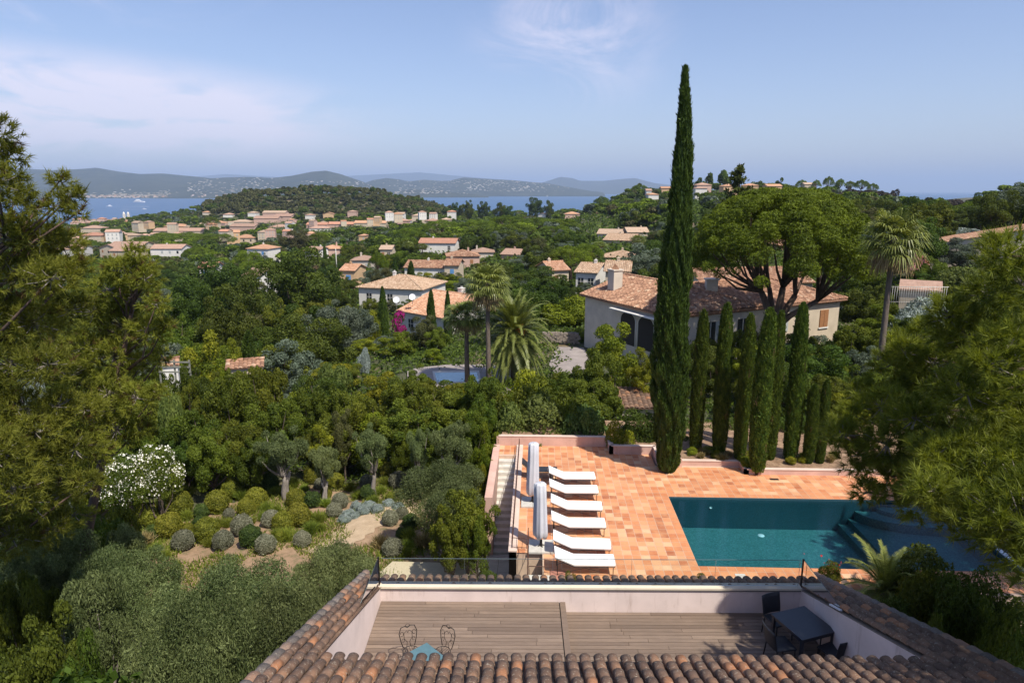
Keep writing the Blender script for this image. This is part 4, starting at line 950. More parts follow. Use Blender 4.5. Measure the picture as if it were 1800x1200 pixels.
def bushp(kind, mat, n, nb, seed, leaf, w=3., h=2.2, aspect=.45, flowers=None, nf=0, bark='bark', lift=0):
    rg = np.random.default_rng(seed); bl = []
    while len(bl) < nb:
        d = unit(rg.normal(size=3)); d[2] = abs(d[2]); f = rg.random() ** .45; r = w * rg.uniform(.13, .21)
        bl.append((d[0] * f * (w / 2 - r), d[1] * f * (w / 2 - r), lift + r * .6 + d[2] * f * (h - r * 1.7), r))
    q, tt = blob_leaves(rg, bl, n, leaf, aspect, spread=.12); b = MB(); b.quads(q, 0, tt); ps = []
    b2 = MB(); limbs(b2, (0, 0, -.1), [bl[i][:3] for i in range(0, nb, max(1, nb // 8))], w * .02, rg)
    ps.append(('stems', b2.mesh(kind + '_stems', M[bark]))); ps.append(('foliage', b.mesh(kind + '_foliage', M[mat])))
    if flowers:
        q, tt = blob_leaves(rg, [(x, y, z, r * 1.05) for x, y, z, r in bl], nf, leaf * .8, .9, spread=.05, upbias=.8, inner=0)
        hh_ = np.sin(q[:, 0, 0] * 9) * np.sin(q[:, 0, 1] * 8 + 1) * np.sin(q[:, 0, 2] * 9) > -.12; q, tt = q[hh_], tt[hh_]
        b3 = MB(); b3.quads(q, 0, tt); ps.append(('blossom', b3.mesh(kind + '_blossom', M[flowers])))
    proto(kind, ps, w, h)
for s in range(3): bushp('glossy_bush', 'leaf_mid', 15000, 30, 700 + s, .09)
for s in range(2): bushp('dark_bush', 'leaf_dark', 14000, 30, 710 + s, .09)
for s in range(2): bushp('fig_bush', 'leaf_fig', 9000, 20, 720 + s, .12)
for s in range(2): bushp('bright_bush', 'leaf_bright', 8000, 22, 730 + s, .11)
bushp('oleander', 'leaf_mid', 12000, 30, 740, .10, 3.2, 2.4, .35, 'flower_white', 2000, lift=1.5)
bushp('bougainvillea', 'leaf_dark', 2500, 20, 741, .16, 3, 4, .6, 'flower_pink', 7000)
bushp('pink_bush', 'leaf_mid', 6000, 20, 742, .2, 3, 2.4, .5, 'flower_soft', 1500)
bushp('silver_bush', 'lav', 9000, 26, 743, .12, 3, 1.5, .3)
# palms
def palm_fan(kind, seed, h=9.5):
    rg = np.random.default_rng(seed); tr = MB(); tr.tube([(0, 0, -.5), (.05, 0, h * .3), (.02, .03, h * .65), (0, 0, h)], [.24, .19, .16, .17], 9)
    Q = []; TT = []; QD = []; TD = []; st = MB()
    nfr = 52
    for i in range(nfr):
        a = i * 2.39996; e = 1.35 - 2.5 * (i / nfr) ** .85; dead = i > nfr - 16
        L = rg.uniform(.9, 1.25); R_ = rg.uniform(1.0, 1.3) * (.8 if dead else 1)
        d0 = np.array([math.cos(a) * math.cos(e), math.sin(a) * math.cos(e), math.sin(e)]); base = np.array([0, 0, h]); hub = base + d0 * L + np.array([0, 0, -.12])
        st.tube([tuple(base), tuple(base + d0 * L * .6 + np.array([0, 0, .04])), tuple(hub)], [.025, .02, .015], 4)
        side = unit(np.cross(d0, [0, 0, 1.])); upv = np.cross(side, d0)
        for k in range(24):
            an = -2.1 + 4.2 * k / 23; d = d0 * math.cos(an) + side * math.sin(an) + upv * rg.normal() * .06
            ln = R_ * (.75 + .25 * math.cos(an)); w_ = .045; s = unit(np.cross(d, upv)) * w_
            mid = hub + d * ln * .6 + np.array([0, 0, -.05]); drop = (.45 + .25 * rg.random()) * ln * (.8 if not dead else 1.2)
            tip = mid + d * ln * .32 + np.array([0, 0, -drop * .75])
            T_ = rg.random() * .7 + (.3 if k % 3 == 0 else 0)
            for qq in (np.stack([hub - s * .3, hub + s * .3, mid + s, mid - s]), np.stack([mid - s, mid + s, tip + s * .15, tip - s * .15])):
                (QD if dead else Q).append(qq); (TD if dead else TT).append(T_)
    b = MB(); b.quads(np.array(Q), 0, np.array(TT)); d = MB(); d.quads(np.array(QD), 0, np.array(TD))
    proto(kind, [('trunk', tr.mesh(kind + '_trunk', M['bark_palm'])), ('petioles', st.mesh(kind + '_petioles', M['palm'])), ('fronds', b.mesh(kind + '_fronds', M['palm'])), ('dead_fronds', d.mesh(kind + '_dead', M['palm_dead']))], 4.6, h + 1.9)
palm_fan('fan_palm', 800); palm_fan('fan_palm', 801, 8)
def palm_date(kind, seed, h=3.2, nf=115, L0=4.2, npair=70, leafL=.50, w_=.028, trunk=.42, emin=-.9, mat='palm', droop=.42):
    rg = np.random.default_rng(seed); tr = MB(); tr.tube([(0, 0, -.6), (0, 0, h * .6), (0, 0, h)], [trunk, trunk * .9, trunk * 1.15], 12)
    Q = []; TT = []; st = MB()
    for i in range(nf):
        a = i * 2.39996 + rg.normal() * .1; f = i / nf; e = 1.45 - (1.45 - emin) * f ** .8; L = L0 * rg.uniform(.85, 1.05) * (1 if f > .12 else .75)
        P = []; p_ = np.array([0, 0, h]); el_ = e; n = 10
        for k in range(n + 1):
            P.append(p_.copy()); d = np.array([math.cos(a) * math.cos(el_), math.sin(a) * math.cos(el_), math.sin(el_)]); p_ = p_ + d * L / n; el_ -= droop * (.10 + .28 * k / n) * (1.3 if f < .5 else .9) * math.cos(el_ * .6)
        P = np.array(P); st.tube([tuple(x) for x in P], [.04 * (1 - k / 12) * trunk / .42 + .004 for k in range(n + 1)], 4)
        sv = np.array([-math.sin(a), math.cos(a), 0])
        t0 = .25 + .5 * rg.random()
        for k in range(npair):
            s = .12 + .88 * k / npair; x = s * n; j = min(int(x), n - 1); q = P[j] * (1 - (x - j)) + P[j + 1] * (x - j); d = unit(P[j + 1] - P[j])
            ll = leafL * math.sin(min(1, s * 1.15 + .08) * math.pi * .93 + .1) + .08; up = np.cross(sv, d) * -1
            for sg in (-1, 1):
                dv = unit(sv * sg * .8 + d * .55 + np.array([0, 0, 1.]) * rg.normal() * .10 + up * .12); wv = unit(np.cross(dv, up)) * w_
                tip = q + dv * ll + np.array([0, 0, -.14 * ll]); Q.append(np.stack([q - wv, q + wv, tip + wv * .2, tip - wv * .2])); TT.append(np.clip(t0 + rg.normal() * .15 + .25 * (sg > 0), 0, 1))
    b = MB(); b.quads(np.array(Q), 0, np.array(TT))
    ps = [('trunk', tr.mesh(kind + '_trunk', M['bark_palm'])), ('midribs', st.mesh(kind + '_ribs', M[mat])), ('fronds', b.mesh(kind + '_fronds', M[mat]))]
    return ps
ps = palm_date('date_palm', 810)
b = MB(); rg = np.random.default_rng(3)
for k in range(60): q = rg.normal(size=3) * .16; b.lathe([(0, -.06), (.06, 0), (0, .06)], 6, (.35 + q[0], -.75 + q[1], 3.35 + q[2] * 1.3))
ps.append(('fruit_bunch', b.mesh('date_fruit', M['orange_fruit']))); proto('date_palm', ps, 7.6, 6.6)
proto('cycad', palm_date('cycad', 820, .55, 44, 1.35, 44, .17, .009, .2, -.35, 'palm', .36), 2.5, 1.6)
b_ = None

def place(kind, name, label, cat, x, y, zb, w, h, group=None, rz=None, where=None, var=None):
    opts = PROTO[kind]; parts, pw, ph = opts[(var if var is not None else R.randrange(len(opts))) % len(opts)]
    sx = w / pw; sz = h / ph
    if len(parts) == 1:
        o = inst(name, parts[0][1], None, (x, y, zb), (0, 0, R.uniform(0, 6.28) if rz is None else rz), (sx, sx, sz)); return tag(o, label, cat, group, where)
    r = thing(name, label, cat, (x, y, zb), R.uniform(0, 6.28) if rz is None else rz, group, where)
    r.scale = (sx, sx, sz)
    for n_, me in parts: inst(n_, me, r)
    return r
NAMES = {'oak': ('oak_tree', 'tree', 'dark green broadleaf tree'), 'leafy': ('leafy_tree', 'tree', 'mid green leafy tree'), 'citrus': ('bright_tree', 'tree', 'small bright green tree'), 'greyoak': ('grey_green_tree', 'tree', 'grey green round tree'),
         'brownish': ('brown_green_tree', 'tree', 'brownish green loose tree'), 'tallbush': ('tall_bush', 'bush', 'upright leafy bush'), 'umbrella_pine': ('umbrella_pine', 'tree', 'flat topped umbrella pine'),
         'far_oak': ('distant_tree', 'tree', 'distant dark green tree'), 'far_umbrella': ('distant_umbrella_pine', 'tree', 'distant umbrella pine'), 'far_wood': ('hill_pine', 'tree', 'brown green pine'), 'far_burnt': ('scorched_tree', 'tree', 'dark brown scorched tree'),
         'far_grey': ('distant_grey_tree', 'tree', 'distant grey green tree'), 'mid_cypress': ('cypress', 'tree', 'dark pointed cypress'), 'slim_cypress': ('slim_cypress', 'tree', 'clipped slim cypress'), 'tall_cypress': ('tall_cypress', 'tree', 'very tall dark cypress'),
         'olive_tree': ('olive_tree', 'tree', 'grey olive tree'), 'big_olive': ('olive_tree', 'tree', 'large spreading olive tree'), 'ball_green': ('clipped_ball_shrub', 'shrub', 'yellow green clipped ball shrub'), 'ball_dark': ('clipped_ball_shrub', 'shrub', 'dark green clipped ball shrub'),
         'ball_grey': ('clipped_ball_shrub', 'shrub', 'grey clipped ball shrub'), 'grass_tuft': ('grass_clump', 'grass clump', 'long green grass clump'), 'dry_tuft': ('grass_clump', 'grass clump', 'straw coloured grass clump'), 'lavender': ('silvery_cushion_plant', 'plant', 'silvery blue cushion plant'),
         'glossy_bush': ('leafy_bush', 'bush', 'glossy green bush'), 'dark_bush': ('dark_bush', 'bush', 'dark green bush'), 'fig_bush': ('pale_green_bush', 'bush', 'pale leaved green bush'), 'bright_bush': ('bright_bush', 'bush', 'bright green bush'),
         'oleander': ('oleander', 'bush', 'white flowering oleander'), 'bougainvillea': ('bougainvillea', 'bush', 'magenta flowering bougainvillea'), 'pink_bush': ('flowering_bush', 'bush', 'bush with soft pink flowers'), 'silver_bush': ('silver_bush', 'bush', 'silvery blue spreading shrub'),
         'fan_palm': ('fan_palm', 'palm', 'fan palm'), 'date_palm': ('date_palm', 'palm', 'date palm'), 'cycad': ('cycad', 'plant', 'cycad')}
OCC = []                            # (px0, py0, px1, py1, D) of everything already standing
def tree(kind, px, pt, Y, wpx, label=None, zb=None, var=None, where=None, group=None, name=None, hmin=1.2, minfrac=.0, rz=None):
    """stand a plant Y metres ahead with its top at that point of the view and a crown wpx wide there"""
    x, _, zt = A(px, pt, Y); g = T1(x, Y) if zb is None else zb
    _, _, dist = to_px(x, Y, zt); w = wpx * dist / FPX; h = zt - g
    h = max(h, hmin); g = zt - h
    nm, cat, lab = NAMES[kind]
    b0 = to_px(x, Y, g)[1]; OCC.append((px - wpx / 2, pt, px + wpx / 2, b0, Y, nm))
    return place(kind, name or nm, label or lab, cat, x, Y, g - .05, w, h, group, rz, where if label is None else None, var)
# ------------------------------------------------------------------ houses
HOUSES = []
def tiled(mb, P00, P10, P11, P01, pitch, rowl, amp, rg, cut=None):
    """corrugated tiled slope; P00-P10 the eave, P01-P11 the ridge (same count of columns)"""
    P00, P10, P11, P01 = map(np.array, (P00, P10, P11, P01)); We = np.linalg.norm(P10 - P00); nc = max(2, int(We / pitch)); nr = max(2, int(np.linalg.norm((P01 + P11) / 2 - (P00 + P10) / 2) / rowl))
    nrm = unit(np.cross(P10 - P00, P01 - P00 + (P11 - P10)))
    if nrm[2] < 0: nrm = -nrm
    ex = unit(P10 - P00); Lr = np.dot(P01 - P00, ex) / We; Rr = 1 + np.dot(P11 - P10, ex) / We; up = (P01 - P00) - ex * np.dot(P01 - P00, ex)
    sub = 5; us = np.arange(nc * sub + 1) / (nc * sub); hgt = amp * np.abs(np.sin(np.pi * us * nc))
    V = []; Q = []; TT = []; off = rg.random(nc) * .9
    for c in range(nc):
        tcol = rg.random()
        for r_ in range(nr + 1):
            v0 = max(0, (r_ - off[c]) / nr); v1 = min(1, (r_ + 1 - off[c]) / nr)
            if v1 <= v0: continue
            um = (c + .5) / nc; vm = (v0 + v1) / 2
            if um < Lr * vm - .5 / nc or um > 1 + (Rr - 1) * vm + .5 / nc: continue
            tt = np.clip(rg.normal(.5, .27), 0, 1)
            for k in range(sub):
                i = c * sub + k; u0, u1 = us[i], us[i + 1]
                f = lambda u, v, h, l: P00 + ex * We * u + up * v + nrm * (h + l)
                Q.append((f(u0, v0, hgt[i], .03), f(u1, v0, hgt[i + 1], .03), f(u1, v1, hgt[i + 1], 0), f(u0, v1, hgt[i], 0))); TT.append(tt)
    if Q: mb.quads(np.array(Q), 0, np.array(TT))
def house(name, label, px, pyE, Y, wpx, depth, rot, kind, wall, roofm, wh=3., pitch=.30, over=.35, detail=0, chim=(), wins=None, group=None, where=None, base=None, cat='house', vis=None):
    """eave height and middle of the front eave from the view; local x runs along the front, y backwards"""
    x, _, ze = A(px, pyE, Y); _, _, dist = to_px(x, Y, ze); rz = math.radians(rot); w = wpx * dist / FPX / max(.35, math.cos(rz))
    r = thing(name, label, cat, (x, Y, ze), rz, group, where); a = w / 2
    hb = wh if base is None else base
    b = MB(); b.box(-a, a, 0, depth, -hb - 3, -.02)
    ridge = depth / 2 * pitch
    if kind == 'gable': b.add([(-a, 0, -.02), (-a, depth, -.02), (-a, depth / 2, ridge - .05), (a, 0, -.02), (a, depth, -.02), (a, depth / 2, ridge - .05)], [(0, 2, 1), (3, 4, 5)])
    if kind == 'gablex': b.add([(-a, 0, -.02), (a, 0, -.02), (0, 0, a * pitch - .05), (-a, depth, -.02), (a, depth, -.02), (0, depth, a * pitch - .05)], [(0, 1, 2), (3, 5, 4)])
    b.obj('wall', M[wall], r)
    e = over; X0, X1, Y0, Y1 = -a - e, a + e, -e, depth + e; zo = -e * pitch
    S = []
    if kind == 'gable':
        zc = ridge; S = [[(X0, Y0, zo), (X1, Y0, zo), (X1, depth / 2, zc), (X0, depth / 2, zc)], [(X1, Y1, zo), (X0, Y1, zo), (X0, depth / 2, zc), (X1, depth / 2, zc)]]
    elif kind == 'gablex':
        zc = a * pitch; S = [[(X0, Y1, zo), (X0, Y0, zo), (0, Y0, zc), (0, Y1, zc)], [(X1, Y0, zo), (X1, Y1, zo), (0, Y1, zc), (0, Y0, zc)]]
    elif kind == 'hip':
        k = min(depth / 2 + e, a + e); zc = zo + k * pitch; xr = a + e - k; ym = depth / 2; yr = max(0, depth / 2 + e - k)
        S = [[(X0, Y0, zo), (X1, Y0, zo), (xr, ym - yr, zc), (-xr, ym - yr, zc)], [(X1, Y1, zo), (X0, Y1, zo), (-xr, ym + yr, zc), (xr, ym + yr, zc)], [(X0, Y1, zo), (X0, Y0, zo), (-xr, ym - yr, zc), (-xr, ym + yr, zc)], [(X1, Y0, zo), (X1, Y1, zo), (xr, ym + yr, zc), (xr, ym - yr, zc)]]
    elif kind == 'shed': S = [[(X0, Y0, zo), (X1, Y0, zo), (X1, Y1, zo + (depth + 2 * e) * pitch), (X0, Y1, zo + (depth + 2 * e) * pitch)]]
    b = MB(); th = .14
    for q in S:
        q2 = [(p_[0], p_[1], p_[2] + th * (0 if detail else 1)) for p_ in q]; n = len(q)
        b.add([(p_[0], p_[1], p_[2] - .02) for p_ in q] + q2, [tuple(range(n - 1, -1, -1)), tuple(range(n, 2 * n))] + [(i, (i + 1) % n, n + (i + 1) % n, n + i) for i in range(n)], 0, .3)
    if detail:
        rg = np.random.default_rng(int(px) + 5)
        for q in S[:1] + S[1:]:
            tiled(b, q[0], q[1], q[2], q[3], .30 if detail < 2 else .25, .42, .075, rg)
        def cap(p, q): 
            p, q = Vector(p), Vector(q); L = (q - p).length; n = int(L / .4)
            for i in range(n):
                s = p.lerp(q, i / n); t_ = p.lerp(q, (i + 1.1) / n); b.tube([s + Vector((0, 0, .05)), t_ + Vector((0, 0, .08))], [.10, .12], 6, 0, float(np.clip(rg.normal(.55, .25), 0, 1)))
        if kind == 'hip': cap(S[0][3], S[0][2]); cap(S[0][0], S[0][3]); cap(S[0][1], S[0][2]); cap(S[2][0], S[2][3]); cap(S[1][0], S[1][3])
        elif kind in ('gable', 'gablex'): cap(S[0][3], S[0][2])
    rf_ = b.obj('roof', M[roofm], r)
    for cxx, cyy, cw, ch in chim:
        b = MB(); zc = -1 + 0; b.box(cxx - cw / 2, cxx + cw / 2, cyy - cw / 2, cyy + cw / 2, 0, ch); b.box(cxx - cw / 2 - .06, cxx + cw / 2 + .06, cyy - cw / 2 - .06, cyy + cw / 2 + .06, ch + .002, ch + .1)
        for s in (-1, 1): b.add([(cxx - .2, cyy + s * .12, ch + .1), (cxx, cyy + s * .12, ch + .4), (cxx + .2, cyy + s * .12, ch + .1), (cxx - .2, cyy + s * .12 + .03, ch + .1), (cxx, cyy + s * .12 + .03, ch + .4), (cxx + .2, cyy + s * .12 + .03, ch + .1)], [(0, 1, 2), (5, 4, 3), (0, 3, 4, 1), (1, 4, 5, 2)])
        b.obj('chimney', M[wall], rf_)
    if wins is None and Y < 460:
        n = max(2, int(w / 3.5)); wins = [(-a + (i + .5) * w / n, -1.7, .95, 1.25, R.choice(['shutter_grey', 'glass_dark', 'glass_dark', 'shutter_blue' if wall == 'wall_white' and R.random() < .4 else 'shutter_brown'])) for i in range(n) if R.random() < .8]
        if wh > 4.5: wins += [(x_, z_ - 2.8, w_, h_ * 1.2, m_) for x_, z_, w_, h_, m_ in wins]
    for x_, z_, w_, h_, m_ in (wins or []):
        b = MB(); b.box(x_ - w_ / 2, x_ + w_ / 2, -.05, -.003, z_ - h_ / 2, z_ + h_ / 2)
        wo_ = b.obj('window', M[m_], r)
        if Y < 260:
            c = MB(); c.box(x_ - w_ / 2 - .08, x_ + w_ / 2 + .08, -.10, -.003, z_ - h_ / 2 - .09, z_ - h_ / 2 - .003); c.obj('sill', M['wall_cream'], wo_)
            if m_ == 'glass_dark':
                c = MB(); c.box(x_ - .03, x_ + .03, -.07, -.052, z_ - h_ / 2, z_ + h_ / 2); c.box(x_ - w_ / 2, x_ + w_ / 2, -.068, -.053, z_ - .03, z_ + .03); c.obj('frame', M['wall_white'], wo_)
            else:
                c = MB(); c.box(x_ - w_ / 2 - .001, x_ - .02, -.075, -.052, z_ - h_ / 2 + .02, z_ + h_ / 2 - .02); c.box(x_ + .02, x_ + w_ / 2 + .001, -.075, -.052, z_ - h_ / 2 + .02, z_ + h_ / 2 - .02); c.obj('shutters', M[m_], wo_)
    HOUSES.append((px - wpx / 2, pyE - 4, px + wpx / 2, pyE + (vis if vis is not None else wh * .5 * FPX / dist), Y)); return r

# neighbour's villa: left wing, right wing, rear block, all one building
VL = G(1029, 517, 3.0); VM = G(1175, 553, 3.0)
def wing(P0, P1, depth, pitch, hipL, hipR, zb, rg_seed, over=.45):
    """front eave P0 -> P1"""
    P0 = np.array(P0); P1 = np.array(P1); ex = unit(P1 - P0); ey = np.array([-ex[1], ex[0], 0]); W_ = np.linalg.norm(P1 - P0)
    f = lambda x, y, z: tuple(P0 + ex * x + ey * y + np.array([0, 0, z]))
    b = MB(); b.add([f(0, 0, zb), f(W_, 0, zb), f(W_, depth, zb), f(0, depth, zb), f(0, 0, -.02), f(W_, 0, -.02), f(W_, depth, -.02), f(0, depth, -.02)], [(3, 2, 1, 0), (4, 5, 6, 7), (0, 1, 5, 4), (1, 2, 6, 5), (2, 3, 7, 6), (3, 0, 4, 7)])
    e = over; k = depth / 2 + e; zc = k * pitch; xl = -e + (k if hipL else 0); xr_ = W_ + e - (k if hipR else 0)
    if not hipL: b.add([f(0, 0, -.02), f(0, depth, -.02), f(0, depth / 2, depth / 2 * pitch)], [(0, 2, 1)])
    S = [[f(-e, -e, 0), f(W_ + e, -e, 0), f(xr_, depth / 2, zc), f(xl, depth / 2, zc)], [f(W_ + e, depth + e, 0), f(-e, depth + e, 0), f(xl, depth / 2, zc), f(xr_, depth / 2, zc)]]
    if hipL: S.append([f(-e, depth + e, 0), f(-e, -e, 0), f(xl, depth / 2, zc), f(xl, depth / 2, zc)])
    if hipR: S.append([f(W_ + e, -e, 0), f(W_ + e, depth + e, 0), f(xr_, depth / 2, zc), f(xr_, depth / 2, zc)])
    rg = np.random.default_rng(rg_seed); rb = MB()
    for q in S:
        n = 4; q1 = [(p_[0], p_[1], p_[2] - .02) for p_ in q]; q0 = [(p_[0], p_[1], p_[2] - .16) for p_ in q]
        rb.add(q0 + q1, [(3, 2, 1, 0), (4, 5, 6, 7)] + [(i, (i + 1) % n, n + (i + 1) % n, n + i) for i in range(n)], 0, .25)
        tiled(rb, q[0], q[1], q[2], q[3], .26, .40, .085, rg)
    def cap(p, q):
        p, q = Vector(p), Vector(q); n = int((q - p).length / .4)
        for i in range(n): rb.tube([p.lerp(q, i / n) + Vector((0, 0, .06)), p.lerp(q, (i + 1.1) / n) + Vector((0, 0, .09))], [.11, .13], 6, 0, float(np.clip(rg.normal(.6, .2), 0, 1)))
    cap(S[0][3], S[0][2])
    if hipL: cap(S[0][0], S[0][3]); cap(S[1][1], S[0][3])
    if hipR: cap(S[0][1], S[0][2]); cap(S[1][0], S[0][2])
    return b, rb, f, W_
VP = thing('villa', "neighbour's long cream villa with weathered tiled roof behind the row of cypresses", 'house', (0, 0, 0))
wb, rb, fL, WL = wing(VL, VM, 9.5, .32, False, True, -6.5, 1); wb.obj('wall', M['wall_grey'], VP); rL = rb.obj('roof', M['tile_villa'], VP)
dv_ = unit(np.array([VM[0] - VL[0], VM[1] - VL[1], 0])); VN_ = (VM[0] + .07, VM[1] + .04, 2.96); VR = tuple(np.array(VN_) + np.array([-dv_[1], dv_[0], 0]) * 20.4)
wb, rb, fR, WR = wing(VN_, VR, 9.5, .32, True, True, -6.5, 2); wb.obj('wall', M['wall_cream'], VP); rR = rb.obj('roof', M['tile_villa'], VP)
VB = G(1228, 500, 4.0); VB = A(1228, 497, 84); VC = A(1330, 484, 88)
def fbox(f, x0, x1, y0, y1, z0, z1, b=None):
    b = b or MB(); v = [f(x, y, z) for z in (z0, z1) for y in (y0, y1) for x in (x0, x1)]; b.add(v, [(0, 2, 3, 1), (4, 5, 7, 6), (0, 1, 5, 4), (2, 6, 7, 3), (0, 4, 6, 2), (1, 3, 7, 5)]); return b
# arches of the loggia
def arch(f, xc, wid, zs, zt, name='arch'):
    b = MB(); P = [(xc - wid / 2, zs), (xc + wid / 2, zs)] + [(xc + wid / 2 * math.cos(a), zt - wid * .35 + wid * .35 * math.sin(a)) for a in np.linspace(0, math.pi, 14)]
    n = len(P); V = [f(x, -.02, z) for x, z in P] + [f(x, .0, z) for x, z in P]; b.add(V, [tuple(range(n)), tuple(range(2 * n - 1, n - 1, -1))] + [(i, n + i, n + (i + 1) % n, (i + 1) % n) for i in range(n)]); o = b.obj(name, M['opening_dark'], VP)
    c = MB(); pts = [f(x, -.02, z) for x, z in P[1:] + P[:1]]; c.tube(pts, .06, 5); c.obj('surround', M['wall_white'], o); return o
for px_ in (1104, 1136):
    xc = min(np.linspace(0, WL, 200), key=lambda s_: abs(to_px(*fL(s_, 0, -1.5))[0] - px_)); arch(fL, float(xc), 2.3, -3.6, -.6)
fbox(fL, 5.4, WL - .6, -.9, -.05, -.52, -.44).obj('awning', M['wall_white'], VP)
b = fbox(fL, 1.9, 2.9, 1.3, 2.3, .2, 2.5); b = fbox(fL, 1.82, 2.98, 1.22, 2.38, 2.502, 2.62, b)
ch = b.obj('chimney', M['wall_grey'], rL)
p_ = fL(2.4, 1.8, 2.62); c = MB()
for s in (-.3, .3): c.add([(p_[0] - .35, p_[1] + s, p_[2]), (p_[0], p_[1] + s, p_[2] + .5), (p_[0] + .35, p_[1] + s, p_[2]), (p_[0] - .35, p_[1] + s + .06, p_[2]), (p_[0], p_[1] + s + .06, p_[2] + .5), (p_[0] + .35, p_[1] + s + .06, p_[2])], [(0, 1, 2), (5, 4, 3), (0, 3, 4, 1), (1, 4, 5, 2)])
c.obj('chimney_cowl', M['tile_villa'], ch)
p_ = fR(WR * .36, 3.3, 1.0); c = MB(); c.box(p_[0] - .5, p_[0] + .5, p_[1] - .4, p_[1] + .4, p_[2] - .4, p_[2] + 1.1); c.box(p_[0] - .6, p_[0] + .6, p_[1] - .5, p_[1] + .5, p_[2] + 1.102, p_[2] + 1.25); c.obj('chimney', M['wall_grey'], rR)
for fx, mm in ((.22, 'glass_dark'), (.40, 'glass_dark'), (.62, 'glass_dark'), (.90, 'shutter_brown')):
    xc = WR * fx; o_ = fbox(fR, xc - .55, xc + .55, -.05, -.003, -2.6, -.95).obj('window', M[mm], VP); fbox(fR, xc - .65, xc + .65, -.12, -.003, -2.72, -2.603).obj('sill', M['wall_white'], o_)
    if mm == 'shutter_brown': fbox(fR, xc - .54, xc - .02, -.08, -.052, -2.58, -.97).obj('shutter', M[mm], o_); fbox(fR, xc + .02, xc + .54, -.08, -.052, -2.58, -.97).obj('shutter', M[mm], o_)
    else:
        fbox(fR, xc + .56, xc + 1.05, -.07, -.003, -2.6, -.95).obj('shutter', M['shutter_grey'], o_); fbox(fR, xc - .03, xc + .03, -.07, -.052, -2.58, -.97).obj('frame', M['wall_white'], o_)
b = MB()
for i in range(int(WR / .26)): x = i * .26; b = fbox(fR, x, x + .13, -.36, -.003, -.28, -.16, b)
b.obj('rafter_ends', M['shutter_brown'], VP)
HOUSES += [(1030, 488, 1150, 560, 64), (1225, 480, 1470, 535, 64), (1425, 525, 1475, 575, 60)]
house('villa_annex', 'second tiled block rising behind the long cream villa, behind the umbrella pine', 1335, 497, 90, 200, 9, 12, 'gable', 'wall_grey', 'tile_villa', 3, .32, .4, 1)
